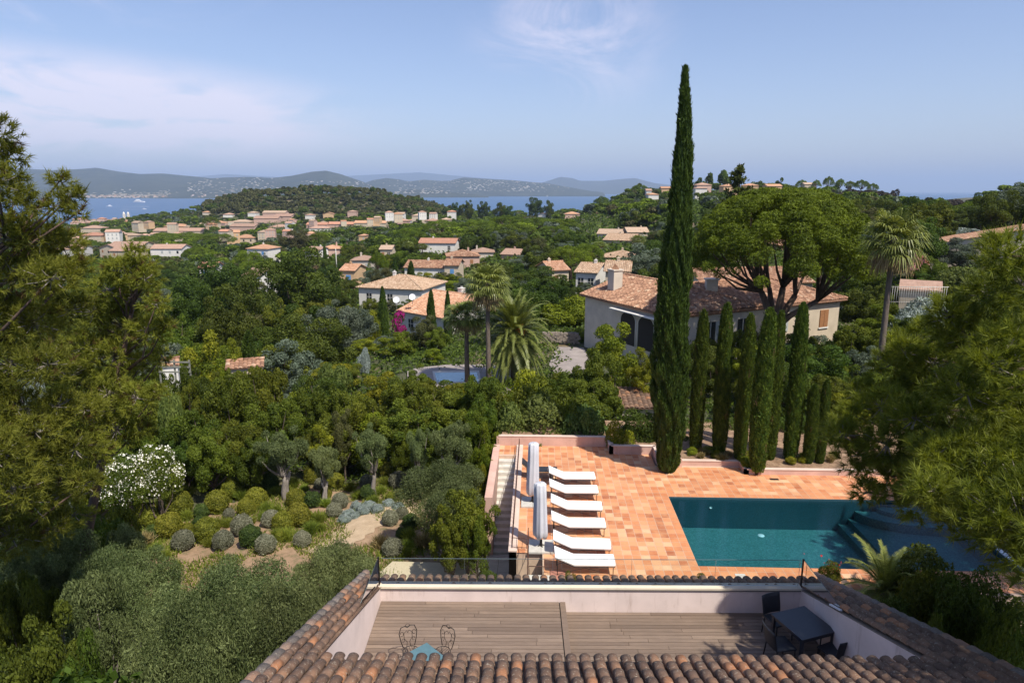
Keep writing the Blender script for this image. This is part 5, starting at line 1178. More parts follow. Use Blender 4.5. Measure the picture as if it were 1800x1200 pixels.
# middle distance, one by one: name, label, px, eave y, Y, width px, depth, rot, roof, wall, roof material, wall height
MIDH = [
 ('low white house with pale tiled hip roof beyond the dark oak', 685, 506, 118, 118, 11, -14, 'hip', 'wall_white', 'tile_tan', 3.6, 1),
 ('house with bright orange tiled roof between two pointed cypresses', 742, 551, 94, 95, 14, -38, 'gable', 'wall_white', 'tile_orange', 4.2, 1),
 ('long cream house with brown tiled roof beyond the bamboo hedge', 748, 470, 175, 76, 9, -6, 'gable', 'wall_white', 'tile_villa', 3.2, 1),
 ('cream wing with small blue shuttered window beside the bamboo hedge', 793, 466, 172, 24, 8, -4, 'gable', 'wall_cream', 'tile_villa', 3.6, 1),
 ('two storey white house with blue shutters and red brown roof', 768, 427, 245, 64, 9, -4, 'gable', 'wall_white', 'roof_red', 5.2, 0),
 ('brown roofed house right of the two storey white house', 815, 450, 205, 55, 10, 10, 'hip', 'wall_pink', 'tile_villa', 3, 1),
 ('small brown roofed house behind the fan palms, left of the grey trees', 849, 443, 225, 38, 8, 5, 'hip', 'wall_grey', 'roof_brown', 3, 0),
 ('brown roof of a low house half hidden right of the fan palms', 897, 447, 215, 32, 9, -20, 'gable', 'wall_pink', 'roof_brown', 3, 0),
 ('small ochre house with blue framed window', 610, 475, 175, 26, 8, -8, 'gable', 'wall_ochre', 'tile_orange', 3.4, 1),
 ('brown roofed grey house right of the ochre house', 636, 457, 200, 36, 8, 6, 'hip', 'wall_grey', 'roof_brown', 3, 0),
 ('small tan roofed house left of the two storey white house', 678, 438, 235, 20, 7, 0, 'gable', 'wall_cream', 'roof_tan', 3, 0),
 ('orange roofed house left of the pointed cypresses in the valley', 582, 437, 250, 28, 9, 12, 'hip', 'wall_pink', 'roof_orange', 3, 0),
 ('grey roofed white house left of the valley fan palm', 547, 441, 245, 26, 8, -20, 'gable', 'wall_white', 'roof_brown', 3, 0),
 ('white walled house with grey brown roof half hidden by the big oak', 442, 484, 170, 30, 9, -12, 'gable', 'wall_white', 'roof_brown', 3, 0),
 ('small orange roofed house among trees left of centre', 452, 437, 260, 40, 9, -10, 'hip', 'wall_white', 'roof_orange', 3, 0),
 ('red brown roofed white cottage under the trees', 364, 470, 200, 26, 8, 10, 'gable', 'wall_white', 'roof_red', 3, 0),
 ('white house at the left with pink tiled roof and dormers', 122, 438, 330, 42, 12, 14, 'gable', 'wall_white', 'roof_pink', 5, 0),
 ('cream gabled end house of the terrace with pink tiled roofs', 190, 436, 330, 40, 12, -18, 'gablex', 'wall_cream', 'roof_pink', 6, 0),
 ('cream terrace house with pink balcony beside the gabled end house', 208, 441, 315, 34, 9, -5, 'gable', 'wall_cream', 'roof_pink', 5, 0),
 ('long pink roofed terrace house behind the cream terrace house', 222, 431, 350, 60, 10, 0, 'gable', 'wall_cream', 'roof_pink', 5, 0),
 ('white two storey terrace with pink tiled roof and tall chimneys', 291, 437, 325, 54, 11, 3, 'gable', 'wall_white', 'roof_pink', 5.5, 0),
 ('very long low building with pale pink roof and dormers', 312, 406, 560, 86, 14, 2, 'gable', 'wall_cream', 'roof_pink', 4, 0),
 ('house with bright red tiled roof at the left', 158, 414, 470, 38, 12, 0, 'hip', 'wall_cream', 'roof_red', 4, 0),
 ('ochre gabled town house right of the bright red roof', 190, 412, 470, 26, 10, -30, 'gablex', 'wall_ochre', 'roof_brown', 7, 0),
 ('small pink roofed house below the bright red roof', 120, 419, 440, 18, 10, 0, 'hip', 'wall_pink', 'roof_pink', 4, 0),
 ('low tan roofed house right of the ochre town house', 222, 414, 480, 36, 10, 8, 'hip', 'wall_cream', 'roof_tan', 4, 0),
 ('grey slate coloured flat town house at the far left', 158, 401, 620, 34, 14, 0, 'hip', 'wall_cream', 'roof_brown', 5, 0),
 ('orange roofed building behind the very long low building', 308, 398, 640, 40, 14, 4, 'hip', 'wall_ochre', 'roof_orange', 5, 0),
 ('pink roofed house left of the wooded hill foot', 428, 418, 440, 36, 12, 6, 'hip', 'wall_cream', 'roof_orange', 5, 0),
 ('large pink apartment block, lower front wing', 467, 384, 640, 42, 14, 4, 'gable', 'wall_pink', 'roof_pink', 7, 0),
 ('large pink apartment block, upper right wing', 496, 380, 665, 32, 14, -6, 'gable', 'wall_pink', 'roof_pink', 8, 0),
 ('large pink apartment block, tall rear wing', 481, 374, 680, 40, 12, 0, 'gable', 'wall_pink', 'roof_tan', 8, 0),
 ('white house left of the pink apartment block', 442, 374, 680, 14, 10, 0, 'hip', 'wall_white', 'roof_tan', 7, 0),
 ('white house with a pale hipped roof at the foot of the hill', 400, 377, 700, 16, 10, 5, 'hip', 'wall_white', 'roof_pink', 5, 0),
 ('blue grey house with orange roof under the first pines of the hill', 361, 373, 740, 11, 10, 0, 'hip', 'wall_grey', 'roof_orange', 5, 0),
 ('white house with brown roof on the lower hillside', 543, 378, 690, 14, 9, 0, 'hip', 'wall_white', 'roof_brown', 6, 0),
 ('yellow ochre gabled house on the lower hillside', 577, 376, 690, 18, 9, 8, 'gablex', 'wall_ochre', 'roof_orange', 6, 0),
 ('pinkish two storey house on the lower hillside', 618, 372, 700, 15, 9, 0, 'hip', 'wall_pink', 'roof_pink', 7, 0),
 ('long red roofed row, left part, below the wooded hill', 556, 395, 600, 36, 12, 2, 'gable', 'wall_pink', 'roof_red', 4, 0),
 ('long red roofed row, middle part, below the wooded hill', 598, 394, 605, 46, 12, -2, 'gable', 'wall_pink', 'roof_red', 4, 0),
 ('long pink roofed row, right part, below the wooded hill', 650, 392, 600, 56, 12, 0, 'gable', 'wall_cream', 'roof_orange', 4, 0),
 ('white two storey house in front of the long red roofed row', 560, 401, 560, 34, 10, 3, 'hip', 'wall_white', 'roof_pink', 5, 0),
 ('pink roofed building in front of the apartment block, right', 490, 399, 590, 32, 12, 4, 'hip', 'wall_pink', 'roof_pink', 4, 0),
 ('reddish roofed building in front of the apartment block, left', 425, 398, 590, 46, 14, -6, 'gable', 'wall_pink', 'roof_brown', 5, 0),
 ('orange roofed building at the left end of the old quarter', 383, 392, 620, 24, 12, 10, 'hip', 'wall_pink', 'roof_orange', 5, 0),
 ('wide pale building with flat tan roof in the old quarter', 422, 390, 640, 34, 12, 0, 'hip', 'wall_cream', 'roof_tan', 4, 0),
 ('small white house with red roof below the sea view', 793, 372, 560, 14, 8, 0, 'hip', 'wall_white', 'roof_red', 4, 0),
 ('low pale house with tan roof left of the small red roof', 735, 379, 540, 22, 9, 5, 'hip', 'wall_cream', 'roof_tan', 4, 0),
 ('low pale house with pink roof in the trees', 758, 388, 500, 24, 9, -5, 'hip', 'wall_cream', 'roof_pink', 3, 0),
 ('small white house, left one above the umbrella pines', 704, 376, 560, 12, 8, 0, 'gable', 'wall_white', 'roof_tan', 4, 0),
 ('small pink roofed house, below the small white one', 708, 388, 520, 20, 8, 0, 'hip', 'wall_pink', 'roof_pink', 3, 0),
 ('small tan roofed house right of the low pink roofed house', 783, 386, 500, 18, 8, 0, 'hip', 'wall_cream', 'roof_tan', 3, 0),
 ('ochre house with orange roof in the dark trees', 636, 414, 430, 11, 8, 0, 'hip', 'wall_ochre', 'roof_orange', 5, 0),
 ('small white gabled house at the right shore', 953, 377, 600, 14, 9, -25, 'gablex', 'wall_white', 'roof_pink', 4, 0),
 ('pink house with orange roof at the right shore', 1006, 376, 560, 26, 10, 0, 'hip', 'wall_pink', 'roof_orange', 5, 0),
 ('cream house with flat pale roof below the right hill', 1045, 384, 480, 28, 10, 0, 'gable', 'wall_cream', 'roof_tan', 4, 0),
 ('cream gabled house below the right hill', 1072, 391, 440, 22, 9, 12, 'gable', 'wall_cream', 'roof_pink', 5, 0),
 ('small cream house in front of the cream gabled house', 1034, 397, 400, 18, 8, -10, 'gable', 'wall_cream', 'roof_tan', 3, 0),
 ('low brown house with pale tan roof, left one of the slope', 1072, 411, 265, 42, 10, -16, 'gable', 'wall_grey', 'roof_tan', 3, 0),
 ('cream house with tan roof left of the tall cypress', 1122, 408, 262, 36, 10, 4, 'gable', 'wall_cream', 'roof_tan', 3.5, 0),
 ('large pale house with tan gabled roof above the small palms', 1086, 422, 235, 48, 12, -24, 'gable', 'wall_cream', 'tile_tan', 4.4, 1),
 ('low house with weathered tan roof below the small palms', 1093, 452, 175, 58, 9, -6, 'hip', 'wall_cream', 'tile_tan', 3, 1),
 ('tan roofed house just beyond the villa chimney', 1085, 476, 112, 40, 8, -10, 'gable', 'wall_cream', 'tile_tan', 3, 1),
 ('tan roofed low annex left of the villa chimney', 1030, 478, 120, 34, 8, -20, 'gable', 'wall_white', 'tile_tan', 3, 1),
 ('orange roofed house half hidden behind the round grey tree', 985, 474, 130, 30, 8, 20, 'gable', 'wall_cream', 'tile_orange', 3, 1),
 ('white balustraded house high on the right hill', 1233, 331, 500, 20, 9, 0, 'hip', 'wall_white', 'roof_pink', 5, 0),
 ('pink house with red roof behind the white balustraded house', 1238, 325, 530, 26, 10, 5, 'hip', 'wall_pink', 'roof_pink', 5, 0),
 ('orange house left of the open conifer on the hill crest', 1285, 327, 500, 26, 9, 5, 'hip', 'wall_ochre', 'roof_orange', 4, 0),
 ('orange house right of the open conifer on the hill crest', 1320, 326, 510, 26, 9, -6, 'hip', 'wall_ochre', 'roof_orange', 4, 0),
 ('low orange roofed house at the right end of the crest row', 1362, 327, 520, 26, 9, 6, 'gable', 'wall_ochre', 'roof_orange', 4, 0),
 ('small brown roofed house on the wooded slope left of the tall cypress', 1149, 342, 500, 18, 9, 4, 'hip', 'wall_white', 'roof_orange', 4, 0),
 ('small white house above the brown roofed one on the slope', 1141, 335, 520, 9, 8, 0, 'gable', 'wall_white', 'roof_pink', 3, 0),
 ('low orange roofed house behind the tall cypress', 1172, 331, 560, 18, 9, 0, 'gable', 'wall_ochre', 'roof_orange', 3, 0),
 ('orange villa seen behind the crown of the umbrella pine', 1390, 430, 150, 40, 9, 6, 'hip', 'wall_ochre', 'roof_orange', 4, 0),
 ('small house with pale roof in the dip at the right', 1684, 374, 330, 16, 8, -10, 'gable', 'wall_ochre', 'roof_tan', 3, 0),
 ('pale house with terrace on the crest among umbrella pines', 1425, 324, 560, 20, 9, 0, 'gable', 'wall_cream', 'roof_tan', 3, 0),
]
for lab, px, pe, Y, wpx, dep, rot, kd, wl, rfm, wh, det in MIDH:
    chim = []
    if Y < 360: chim = [(R.uniform(-.3, .3) * wpx * Y / FPX, dep * .5, .5, dep * .15 + .45)]
    wins = None
    if 'orange tiled roof between' in lab: chim = [(-1.5, 9.5, .8, 2.4), (1.8, 10, .7, 2.6)]
    if 'blue framed' in lab: wins = [(.3, -1.9, 1.3, 1.4, 'shutter_blue')]
    if 'small blue' in lab: wins = [(.2, -1.6, 1.0, 1.1, 'shutter_blue')]
    cat = 'house' if 'block' not in lab and 'building' not in lab else 'building'
    h_ = house('house' if cat == 'house' else 'building', lab, px, pe, Y, wpx, dep, rot, kd, wl, rfm, wh, .30, .4, det, chim, wins, cat=cat)
# big house at the right edge, gable wall towards us
hh = house('house', 'grey rendered house with low gable and tiled roof at the right edge', 1812, 440, 84, 300, 12, -30, 'gablex', 'wall_grey', 'tile_villa', 3.6, .22, .25, 1, [(-4.2, 4, .6, 1.7), (-1.5, 3, .6, 2.2)], [(-6.2, -1.6, .9, 1.2, 'glass_dark')], vis=14)
house('low_outbuilding', 'low building with pale roof behind the fence at the right', 1618, 511, 62, 54, 3, -28, 'shed', 'wall_cream', 'roof_pink', 1.2, .15, .15, 0, (), [], vis=4)
house('outbuilding', 'long low tiled outbuilding behind the bright shrubs at the left', 430, 645, 52, 52, 2.6, 20, 'gable', 'wall_cream', 'tile_villa', 1.6, .22, .2, 1, (), [], vis=1)
house('shed', 'small tiled garden shed behind the trees at the left', 298, 642, 50, 22, 2, 26, 'gable', 'wall_white', 'tile_villa', 1.8, .3, .15, 1, (), [], vis=6)
house('tiled_lean_to', 'weathered corrugated tile roof behind the tall cypress foot', 1128, 716, 41, 66, 3, 0, 'shed', 'wall_grey', 'tile_old', 2.0, .12, .2, 1, (), [])
HOUSES = [h for h in HOUSES]
# dishes on the orange roof
for px_, py_, lab in ((697, 527, 'white satellite dish at the left end of the orange roof'), (725, 522, 'white satellite dish between the chimneys of the orange roof')):
    x, y, z = A(px_, py_, 96); r = thing('satellite_dish', lab, 'satellite dish', (x, y, z - 1)); b = MB(); b.tube([(0, 0, 0), (0, 0, 1)], .04, 5); b.obj('mast', M['metal_white'], r)
    b = MB(); b.lathe([(0, .0), (.25, .03), (.45, .12), (.47, .12)], 18); o = b.obj('dish', M['metal_white'], r, (0, -.05, 1), (math.radians(65), 0, 0))
# church with two little turrets
x, y, z = A(222, 388, 1000); r = thing('church', 'ochre church with two small white turrets in the old town at the left', 'church', (x, y, z)); b = MB(); b.box(-14, 14, 0, 24, -14, 2); b.obj('nave', M['wall_ochre'], r)
for s in (-3.2, 3.2): b = MB(); b.box(s - 1.3, s + 1.3, 0, 2.6, 2, 10); b.lathe([(1.5, 10), (1.3, 11.5), (.2, 13)], 8, (s, 1.3, 0)); b.obj('turret', M['wall_white'], r)
# town by the water: rows of town houses
def townhouse(name, lab, px, pe, Y, wpx, wh, group, meshes={}):
    key = (R.choice(['wall_cream', 'wall_pink', 'wall_white', 'wall_pink', 'wall_cream', 'wall_ochre']), R.choice(['roof_pink', 'roof_red', 'roof_pink', 'roof_orange', 'roof_tan', 'roof_brown']), R.choice(['gable', 'hip']))
    if key not in meshes:
        b = MB(); b.box(-.5, .5, 0, .9, -1.0, 0); 
        if key[2] == 'gable': b.add([(-.5, 0, 0), (-.5, .9, 0), (-.5, .45, .16), (.5, 0, 0), (.5, .9, 0), (.5, .45, .16)], [(0, 2, 1), (3, 4, 5)])
        wm = b.mesh('town_wall', M[key[0]]); b = MB()
        if key[2] == 'gable': V = [(-.54, -.04, 0), (.54, -.04, 0), (.54, .45, .19), (-.54, .45, .19), (.54, .94, 0), (-.54, .94, 0)]; F = [(0, 1, 2, 3), (3, 2, 4, 5), (0, 5, 4, 1)]
        else: V = [(-.54, -.04, 0), (.54, -.04, 0), (.54, .94, 0), (-.54, .94, 0), (-.1, .45, .19), (.1, .45, .19)]; F = [(0, 1, 5, 4), (1, 2, 5), (2, 3, 4, 5), (3, 0, 4), (0, 3, 2, 1)]
        b.add(V, F); rm = b.mesh('town_roof', M[key[1]]); b = MB()
        for i in (-.3, 0, .3):
            for z in (-.2, -.48): b.box(i - .045, i + .045, -.012, -.001, z - .08, z + .06)
        meshes[key] = (wm, rm, b.mesh('town_windows', M['shutter_grey']))
    x, y, z = A(px, pe, Y); w = wpx * Y / FPX; r = thing(name, lab, 'house', (x, y, z), R.uniform(-.5, .5), group); r.scale = (w, w * R.uniform(.8, 1.2), w)
    for n_, me in zip(('wall', 'roof', 'windows'), meshes[key]): inst(n_, me, r)
    return key
CN = {'wall_cream': 'cream', 'wall_pink': 'pink', 'wall_white': 'white', 'wall_ochre': 'ochre', 'roof_pink': 'pink', 'roof_red': 'red', 'roof_orange': 'orange', 'roof_tan': 'tan', 'roof_brown': 'brown'}
def trow(n, x0, x1, y0, y1, Y0, Y1, w0, w1, group, where):
    for i in range(n):
        f = R.random(); k = townhouse('town_house', '', x0 + (x1 - x0) * (i + R.random() * .6) / n, y1 + (y0 - y1) * f, Y0 + (Y1 - Y0) * f, R.uniform(w0, w1), 7, group)
        THINGS[-1]['label'] = '%s walled town house with %s roof' % (CN[k[0]], CN[k[1]]); THINGS[-1]['_w'] = where
trow(34, 128, 262, 384, 391, 1250, 950, 6, 12, 'houses of the old town by the bay', 'in the bayside old town')
trow(16, 130, 250, 391, 398, 950, 700, 9, 16, 'houses of the old town, lower rows', 'below the old church')
trow(10, 350, 440, 390, 402, 700, 600, 9, 15, 'houses at the foot of the wooded hill', 'left below the wooded hill')
trow(12, 500, 740, 384, 396, 660, 560, 8, 14, 'houses at the foot of the wooded hill, right', 'right below the wooded hill')
trow(6, 1040, 1140, 372, 388, 560, 450, 8, 13, 'houses below the right hill', 'left of the tall cypress')
trow(14, 200, 520, 390, 410, 680, 520, 10, 18, 'houses of the old quarter', 'in the old quarter')
trow(12, 130, 360, 402, 430, 620, 400, 13, 24, 'houses among the umbrella pines at the left', 'among the umbrella pines')
trow(9, 360, 560, 404, 430, 560, 400, 13, 22, 'houses in the valley below the hill', 'in the valley')
trow(8, 640, 800, 372, 392, 620, 480, 9, 16, 'houses in the trees right of the hill', 'in the trees')
trow(5, 1480, 1660, 350, 372, 620, 400, 6, 9, 'houses in the dip at the right', 'in the scrubby dip')
# the far shore: the nearest of its houses one by one, the rest as one town
fm = {}
def shore_mesh(key):
    if key not in fm:
        b = MB(); b.box(-.5, .5, -.3, .3, -.6, .28); b.add([(-.55, -.35, .285), (.55, -.35, .285), (.4, 0, .45), (-.4, 0, .45), (.55, .35, .285), (-.55, .35, .285)], [(0, 1, 2, 3), (3, 2, 4, 5), (0, 3, 5), (1, 4, 2), (0, 5, 4, 1)], 1); fm[key] = b.mesh('shore_house', [M[key[0]], M[key[1]]])
    return fm[key]
BI = []
def far_z(px, py_, i): 
    P, Q, y0, yc = FARH[i]; cr = A(px, float(np.interp(px, P, Q)), yc)[2]; Yd = y0
    # walk up the slope until the view line is met
    for s in np.linspace(0.0, .97, 60):
        Yd = y0 + (yc - y0) * s; h = SEA - 4 + (cr - SEA + 4) * s ** 1.15
        if A(px, py_, Yd)[2] <= h: return A(px, py_, Yd)
    return None
spots = []
rs = random.Random(5)
for _ in range(1500):
    z_ = rs.random()
    if z_ < .30: px, py, i = rs.uniform(130, 370), rs.gauss(345, 2.2), 0
    elif z_ < .48: px, py, i = rs.uniform(330, 500), rs.uniform(313, 347), 1
    elif z_ < .56: px, py, i = rs.uniform(200, 400), rs.uniform(333, 345), 0
    elif z_ < .62: px, py, i = rs.uniform(500, 660), rs.uniform(318, 338), 1
    elif z_ < .94: px, py, i = rs.triangular(650, 1045, 880), rs.uniform(316, 337), 2
    else: px, py, i = rs.uniform(690, 850), rs.uniform(333, 341), 5
    if i == 0 and py < 338 and rs.random() < .6: continue
    q = far_z(px, py, i)
    if q is not None and q[2] > SEA: spots.append((q, px))
spots.sort(key=lambda s: s[0][1])
bulk = MB(); bulk_r = MB()
for j, (q, px) in enumerate(spots):
    w = rs.uniform(9, 20)
    if j < 190:
        k = (rs.choice(['wall_white', 'wall_cream', 'wall_white']), rs.choice(['roof_pink', 'roof_orange', 'roof_tan'])); o = inst('shore_house', shore_mesh(k), None, (q[0], q[1], q[2] + 2), (0, 0, rs.uniform(-.6, .6)), (w, w, w * .9))
        tag(o, 'tiny pale house of the town on the far shore', 'house', 'nearest houses of the town across the bay', 'across the bay')
    else:
        x, y, z = q; bulk.box(x - w / 2, x + w / 2, y, y + w * .6, z - 12, z + w * .24); bulk.box(x - w / 2 - .6, x + w / 2 + .6, y - .5, y + w * .6 + .5, z + w * .24 + .05, z + w * .36, 1)
o = bulk.obj('far_shore_town', [M['wall_white'], M['wall_cream']]); tag(o, 'mass of pale houses of the towns far across the bay', 'town'); o['kind'] = 'stuff'
# boats
def boat(name, lab, px, py, L, wake=0, masts=0, rz=0):
    x, y, z = G(px, py, SEA); r = thing(name, lab, 'boat', (x, y, SEA), rz); b = MB(); s = L / 10
    V = []
    for i, f in enumerate((0, .12, .45, .8, 1)):
        ww = [.7, .95, 1.15, .85, .05][i] * s; xx = (-.5 + f) * L; V += [(xx, -ww, .9 * s), (xx, -ww * .7, -.2), (xx, ww * .7, -.2), (xx, ww, .9 * s + i * .04 * s)]
    b.add(V, [(i * 4 + k, (i + 1) * 4 + k, (i + 1) * 4 + (k + 1) % 4, i * 4 + (k + 1) % 4) for i in range(4) for k in range(4)] + [(0, 1, 2, 3)]); b.obj('hull', M['metal_white'], r)
    if masts: b = MB(); b.tube([(0, 0, .8 * s), (0, 0, 13 * s)], .06 * s, 5); b.obj('mast', M['metal_white'], r); b = MB(); b.add([(.1, 0, 1.5 * s), (.1, 0, 12.5 * s), (-4 * s, .2, 1.6 * s), (.1, .05, 1.5 * s), (.1, .05, 12.5 * s), (-4 * s, .25, 1.6 * s)], [(0, 1, 2), (5, 4, 3)]); b.obj('sail', M['white_cloth'], r)
    else:
        b = MB(); b.box(-.35 * L, .15 * L, -.6 * s, .6 * s, .95 * s, 1.9 * s); b.box(-.25 * L, .05 * L, -.45 * s, .45 * s, 1.902 * s, 2.6 * s); b.obj('superstructure', M['metal_white'], r)
        b = MB(); b.box(-.3 * L, .1 * L, -.62 * s, -.602 * s, 1.3 * s, 1.6 * s); b.obj('windows', M['glass_dark'], r)
    if wake:
        b = MB(); V = []; n = 12
        for i in range(n + 1): xx = -.4 * L - wake * i / n; ww = (1.2 + 7 * i / n) * s * .5; V += [(xx, -ww, .15), (xx, 0, .25), (xx, ww, .15)]
        b.add(V, [(i * 3 + k, (i + 1) * 3 + k, (i + 1) * 3 + k + 1, i * 3 + k + 1) for i in range(n) for k in (0, 1)]); b.obj('wake', plain('foam', (.7, .74, .78), .8), r)
    return r
boat('motor_yacht', 'big white motor yacht lying off the far shore', 245, 356, 62)
boat('speed_boat', 'white speedboat with long wake heading left', 192, 363, 22, 150, 0, math.pi)
boat('speed_boat', 'small white speedboat with short wake below the yacht', 254, 368, 14, 70, 0, .1)
boat('sail_boat', 'tiny white sailing boat on the open bay', 962, 346, 16, 0, 1)
boat('speed_boat', 'tiny white motor boat near the headland', 855, 343, 16, 0)
# ------------------------------------------------------------------ the planting
def ghit(px, py):
    lo, hi = 12.0, 900.0; prev = 12.0
    for Y in np.geomspace(12, 900, 400):
        x, _, z = A(px, py, Y)
        if z <= T1(x, Y): return (x, Y, T1(x, Y))
    return (x, Y, z)
# tall cypress by the pool and the slim clipped ones
rgc = np.random.default_rng(1)
PROTO['tall_cypress'] = []
def tall():
    w, h, n = 2.0, 18.3, 70000; rg = np.random.default_rng(400); z = rg.random(n) ** 1.05
    prof = lambda s: np.interp(s, [0, .02, .06, .12, .22, .33, .45, .58, .70, .84, .93, 1.0], [.42, .58, .66, .84, 1.0, .98, .86, .74, .56, .38, .26, .03])
    a = rg.random(n) * 6.283; ph = rg.uniform(0, 6.28, 6); lump = .19
    lm = 1 + lump * (np.sin(a * 5 + np.sin(z * h * 1.1 + ph[0]) * 2) * np.sin(z * h * 2.4 + ph[1] + 2 * np.sin(a * 3)) + .7 * np.sin(a * 8 + ph[2] + z * 9) * np.sin(z * h * 4.7 + a * 3 + ph[3]))
    r = w / 2 * prof(z) * lm * (1 - np.abs(rg.normal(size=n)) * .07); off = .12 * np.sin(z * 9 + ph[4])
    P = np.stack([r * np.cos(a) + off, r * np.sin(a), z * h], 1); d = np.stack([np.cos(a), np.sin(a), np.full(n, .55)], 1); N_ = unit(d + rg.normal(size=P.shape) * .5)
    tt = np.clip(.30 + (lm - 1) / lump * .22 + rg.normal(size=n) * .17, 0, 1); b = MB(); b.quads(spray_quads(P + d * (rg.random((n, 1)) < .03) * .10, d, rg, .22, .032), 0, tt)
    b.lathe([(max(.01, float(prof(s)) * w / 2 * .80), s * h) for s in np.linspace(.0, 1, 40)], 14, (0, 0, 0), 0, .05)
    cm = b.mesh('tall_cypress_crown', M['cypress']); b = MB(); b.tube([(0, 0, -.5), (0, 0, 8)], [.22, .12], 8); proto('tall_cypress', [('trunk', b.mesh('tall_cypress_trunk', M['bark'])), ('crown', cm)], w, h)
tall()
q = G(1174, 822, .2); tree('tall_cypress', 1207, 118, q[1], 74, 'very tall old dark cypress in the pink corner planter by the pool', zb=.15, rz=.6)
CY = [(1237, 543, 1222, 793, 27, 'first from the tall cypress'), (1281, 531, 1262, 797, 30, 'second from the tall cypress'), (1326, 549, 1300, 805, 27, 'third from the tall cypress'),
      (1357, 540, 1330, 826, 36, 'standing forward by the kerb'), (1378, 545, 1352, 806, 25, 'just behind the forward one'), (1413, 530, 1388, 806, 31, 'tallest of the right end'),
      (1437, 674, 1420, 812, 24, 'short and thin, beside the tallest right one'), (1450, 665, 1440, 812, 20, 'shortest, at the right end of the row')]
for i, (tx, ty, bx, by, w, lab) in enumerate(CY):
    q = G(bx, by, .2); _, _, d_ = to_px(q[0], q[1], .2); h = A(tx, ty, q[1])[2] - .2
    o = place('slim_cypress', 'slim_cypress', 'clipped slim cypress, ' + lab, 'cypress', q[0], q[1], .15, w * d_ / FPX, h, 'slim clipped cypresses in a row beyond the pool', None, None, i)
    OCC.append((tx - w / 2, ty, tx + w / 2, by, q[1], 'cyp'))
# big umbrella pine in front of the villa
def bigpine():
    rg = np.random.default_rng(77); w, h = 15.4, 13.0; bl = []; rr = w / 2
    for _ in range(400):
        a = rg.random() * 6.283; f = math.sqrt(rg.random()); r = rg.uniform(.45, 1.0)
        lo = 6.0 + 1.4 * (1 - f); hi = h - r * .8 - 4.3 * f ** 3.0
        z = hi if rg.random() < .62 else rg.uniform(max(lo + r, hi - 3.2), hi)
        bl.append((math.cos(a) * f * (rr - r), math.sin(a) * f * (rr - r), z, r))
    B = np.array(bl); q, tt = blob_leaves(rg, bl, 260000, .155, .32, squash=.75, upbias=.5, spread=.12, rnd=.8, inner=.05)
    b = MB(); b.quads(q, 0, tt); cm = b.mesh('big_pine_crown', M['needle_umb']); b = MB()
    fork = [(0, 0, 2.6)]
    b.tube([(0, 0, -1), (0, .1, 1.2), (0, 0, 2.8)], [.75, .62, .56], 10)
    arms = [((-1.2, .3, 5.2), .30), ((.2, -.4, 5.6), .32), ((1.5, .4, 4.9), .30), ((3.0, -.3, 4.6), .24), ((-.4, .9, 5.4), .25)]
    for (ax, ay, az_), r in arms:
        b.tube([(0, 0, 2.4), (ax * .35, ay * .4, 3.4), (ax, ay, az_)], [r * 1.2, r, r * .75], 7)
    for x, y, z, r in bl[::7]:
        ai = min(range(5), key=lambda i: (arms[i][0][0] - x) ** 2 + (arms[i][0][1] - y) ** 2); s = arms[ai][0]
        m = ((s[0] * .5 + x * .5), (s[1] * .5 + y * .5), s[2] + (z - s[2]) * .35 + rg.normal() * .25); b.tube([s, m, (x, y, z)], [.15, .09, .03], 5)
    proto('big_pine', [('trunk', b.mesh('big_pine_trunk', M['bark_pine'])), ('crown', cm)], w, h)
bigpine(); NAMES['big_pine'] = ('umbrella_pine', 'pine', 'x')
tree('big_pine', 1383, 330, 54, 336, 'big umbrella pine with forked trunk in front of the villa', zb=-.2, rz=.0)
# open conifer on the right hill
def conifer():
    rg = np.random.default_rng(5); h = 12; b = MB(); t_ = MB(); t_.tube([(0, 0, -1), (.1, 0, h * .6), (.2, 0, h)], [.3, .16, .03], 6); Q = []; TT = []
    for k in range(46):
        z = h * (.25 + .72 * k / 46); a = rg.random() * 6.28; L = (1 - (z / h) * .8) * rg.uniform(1.6, 5.2) * (1.3 if rg.random() < .2 else .8); e = .25 + rg.random() * .25
        tip = np.array([math.cos(a) * L, math.sin(a) * L, z + L * e]); t_.tube([(.1, 0, z), tuple(tip)], [.07, .02], 4)
        for s in np.linspace(.3, 1, 9):
            P = np.array([0, 0, z]) * (1 - s) + tip * s + rg.normal(size=(14, 3)) * np.array([.22, .22, .12]); Q.append(leaf_quads(P, unit(rg.normal(size=P.shape) + [0, 0, 1]), rg, .34, .5)); TT.append(rg.random(14))
    b.quads(np.concatenate(Q), 0, np.concatenate(TT)); proto('conifer', [('trunk', t_.mesh('conifer_trunk', M['bark'])), ('crown', b.mesh('conifer_crown', M['leaf_dark']))], 8, 12)
conifer(); NAMES['conifer'] = ('open_conifer', 'tree', 'x')
tree('conifer', 1300, 290, 130, 80, 'open layered conifer rising above the big umbrella pine against the hilltop houses')
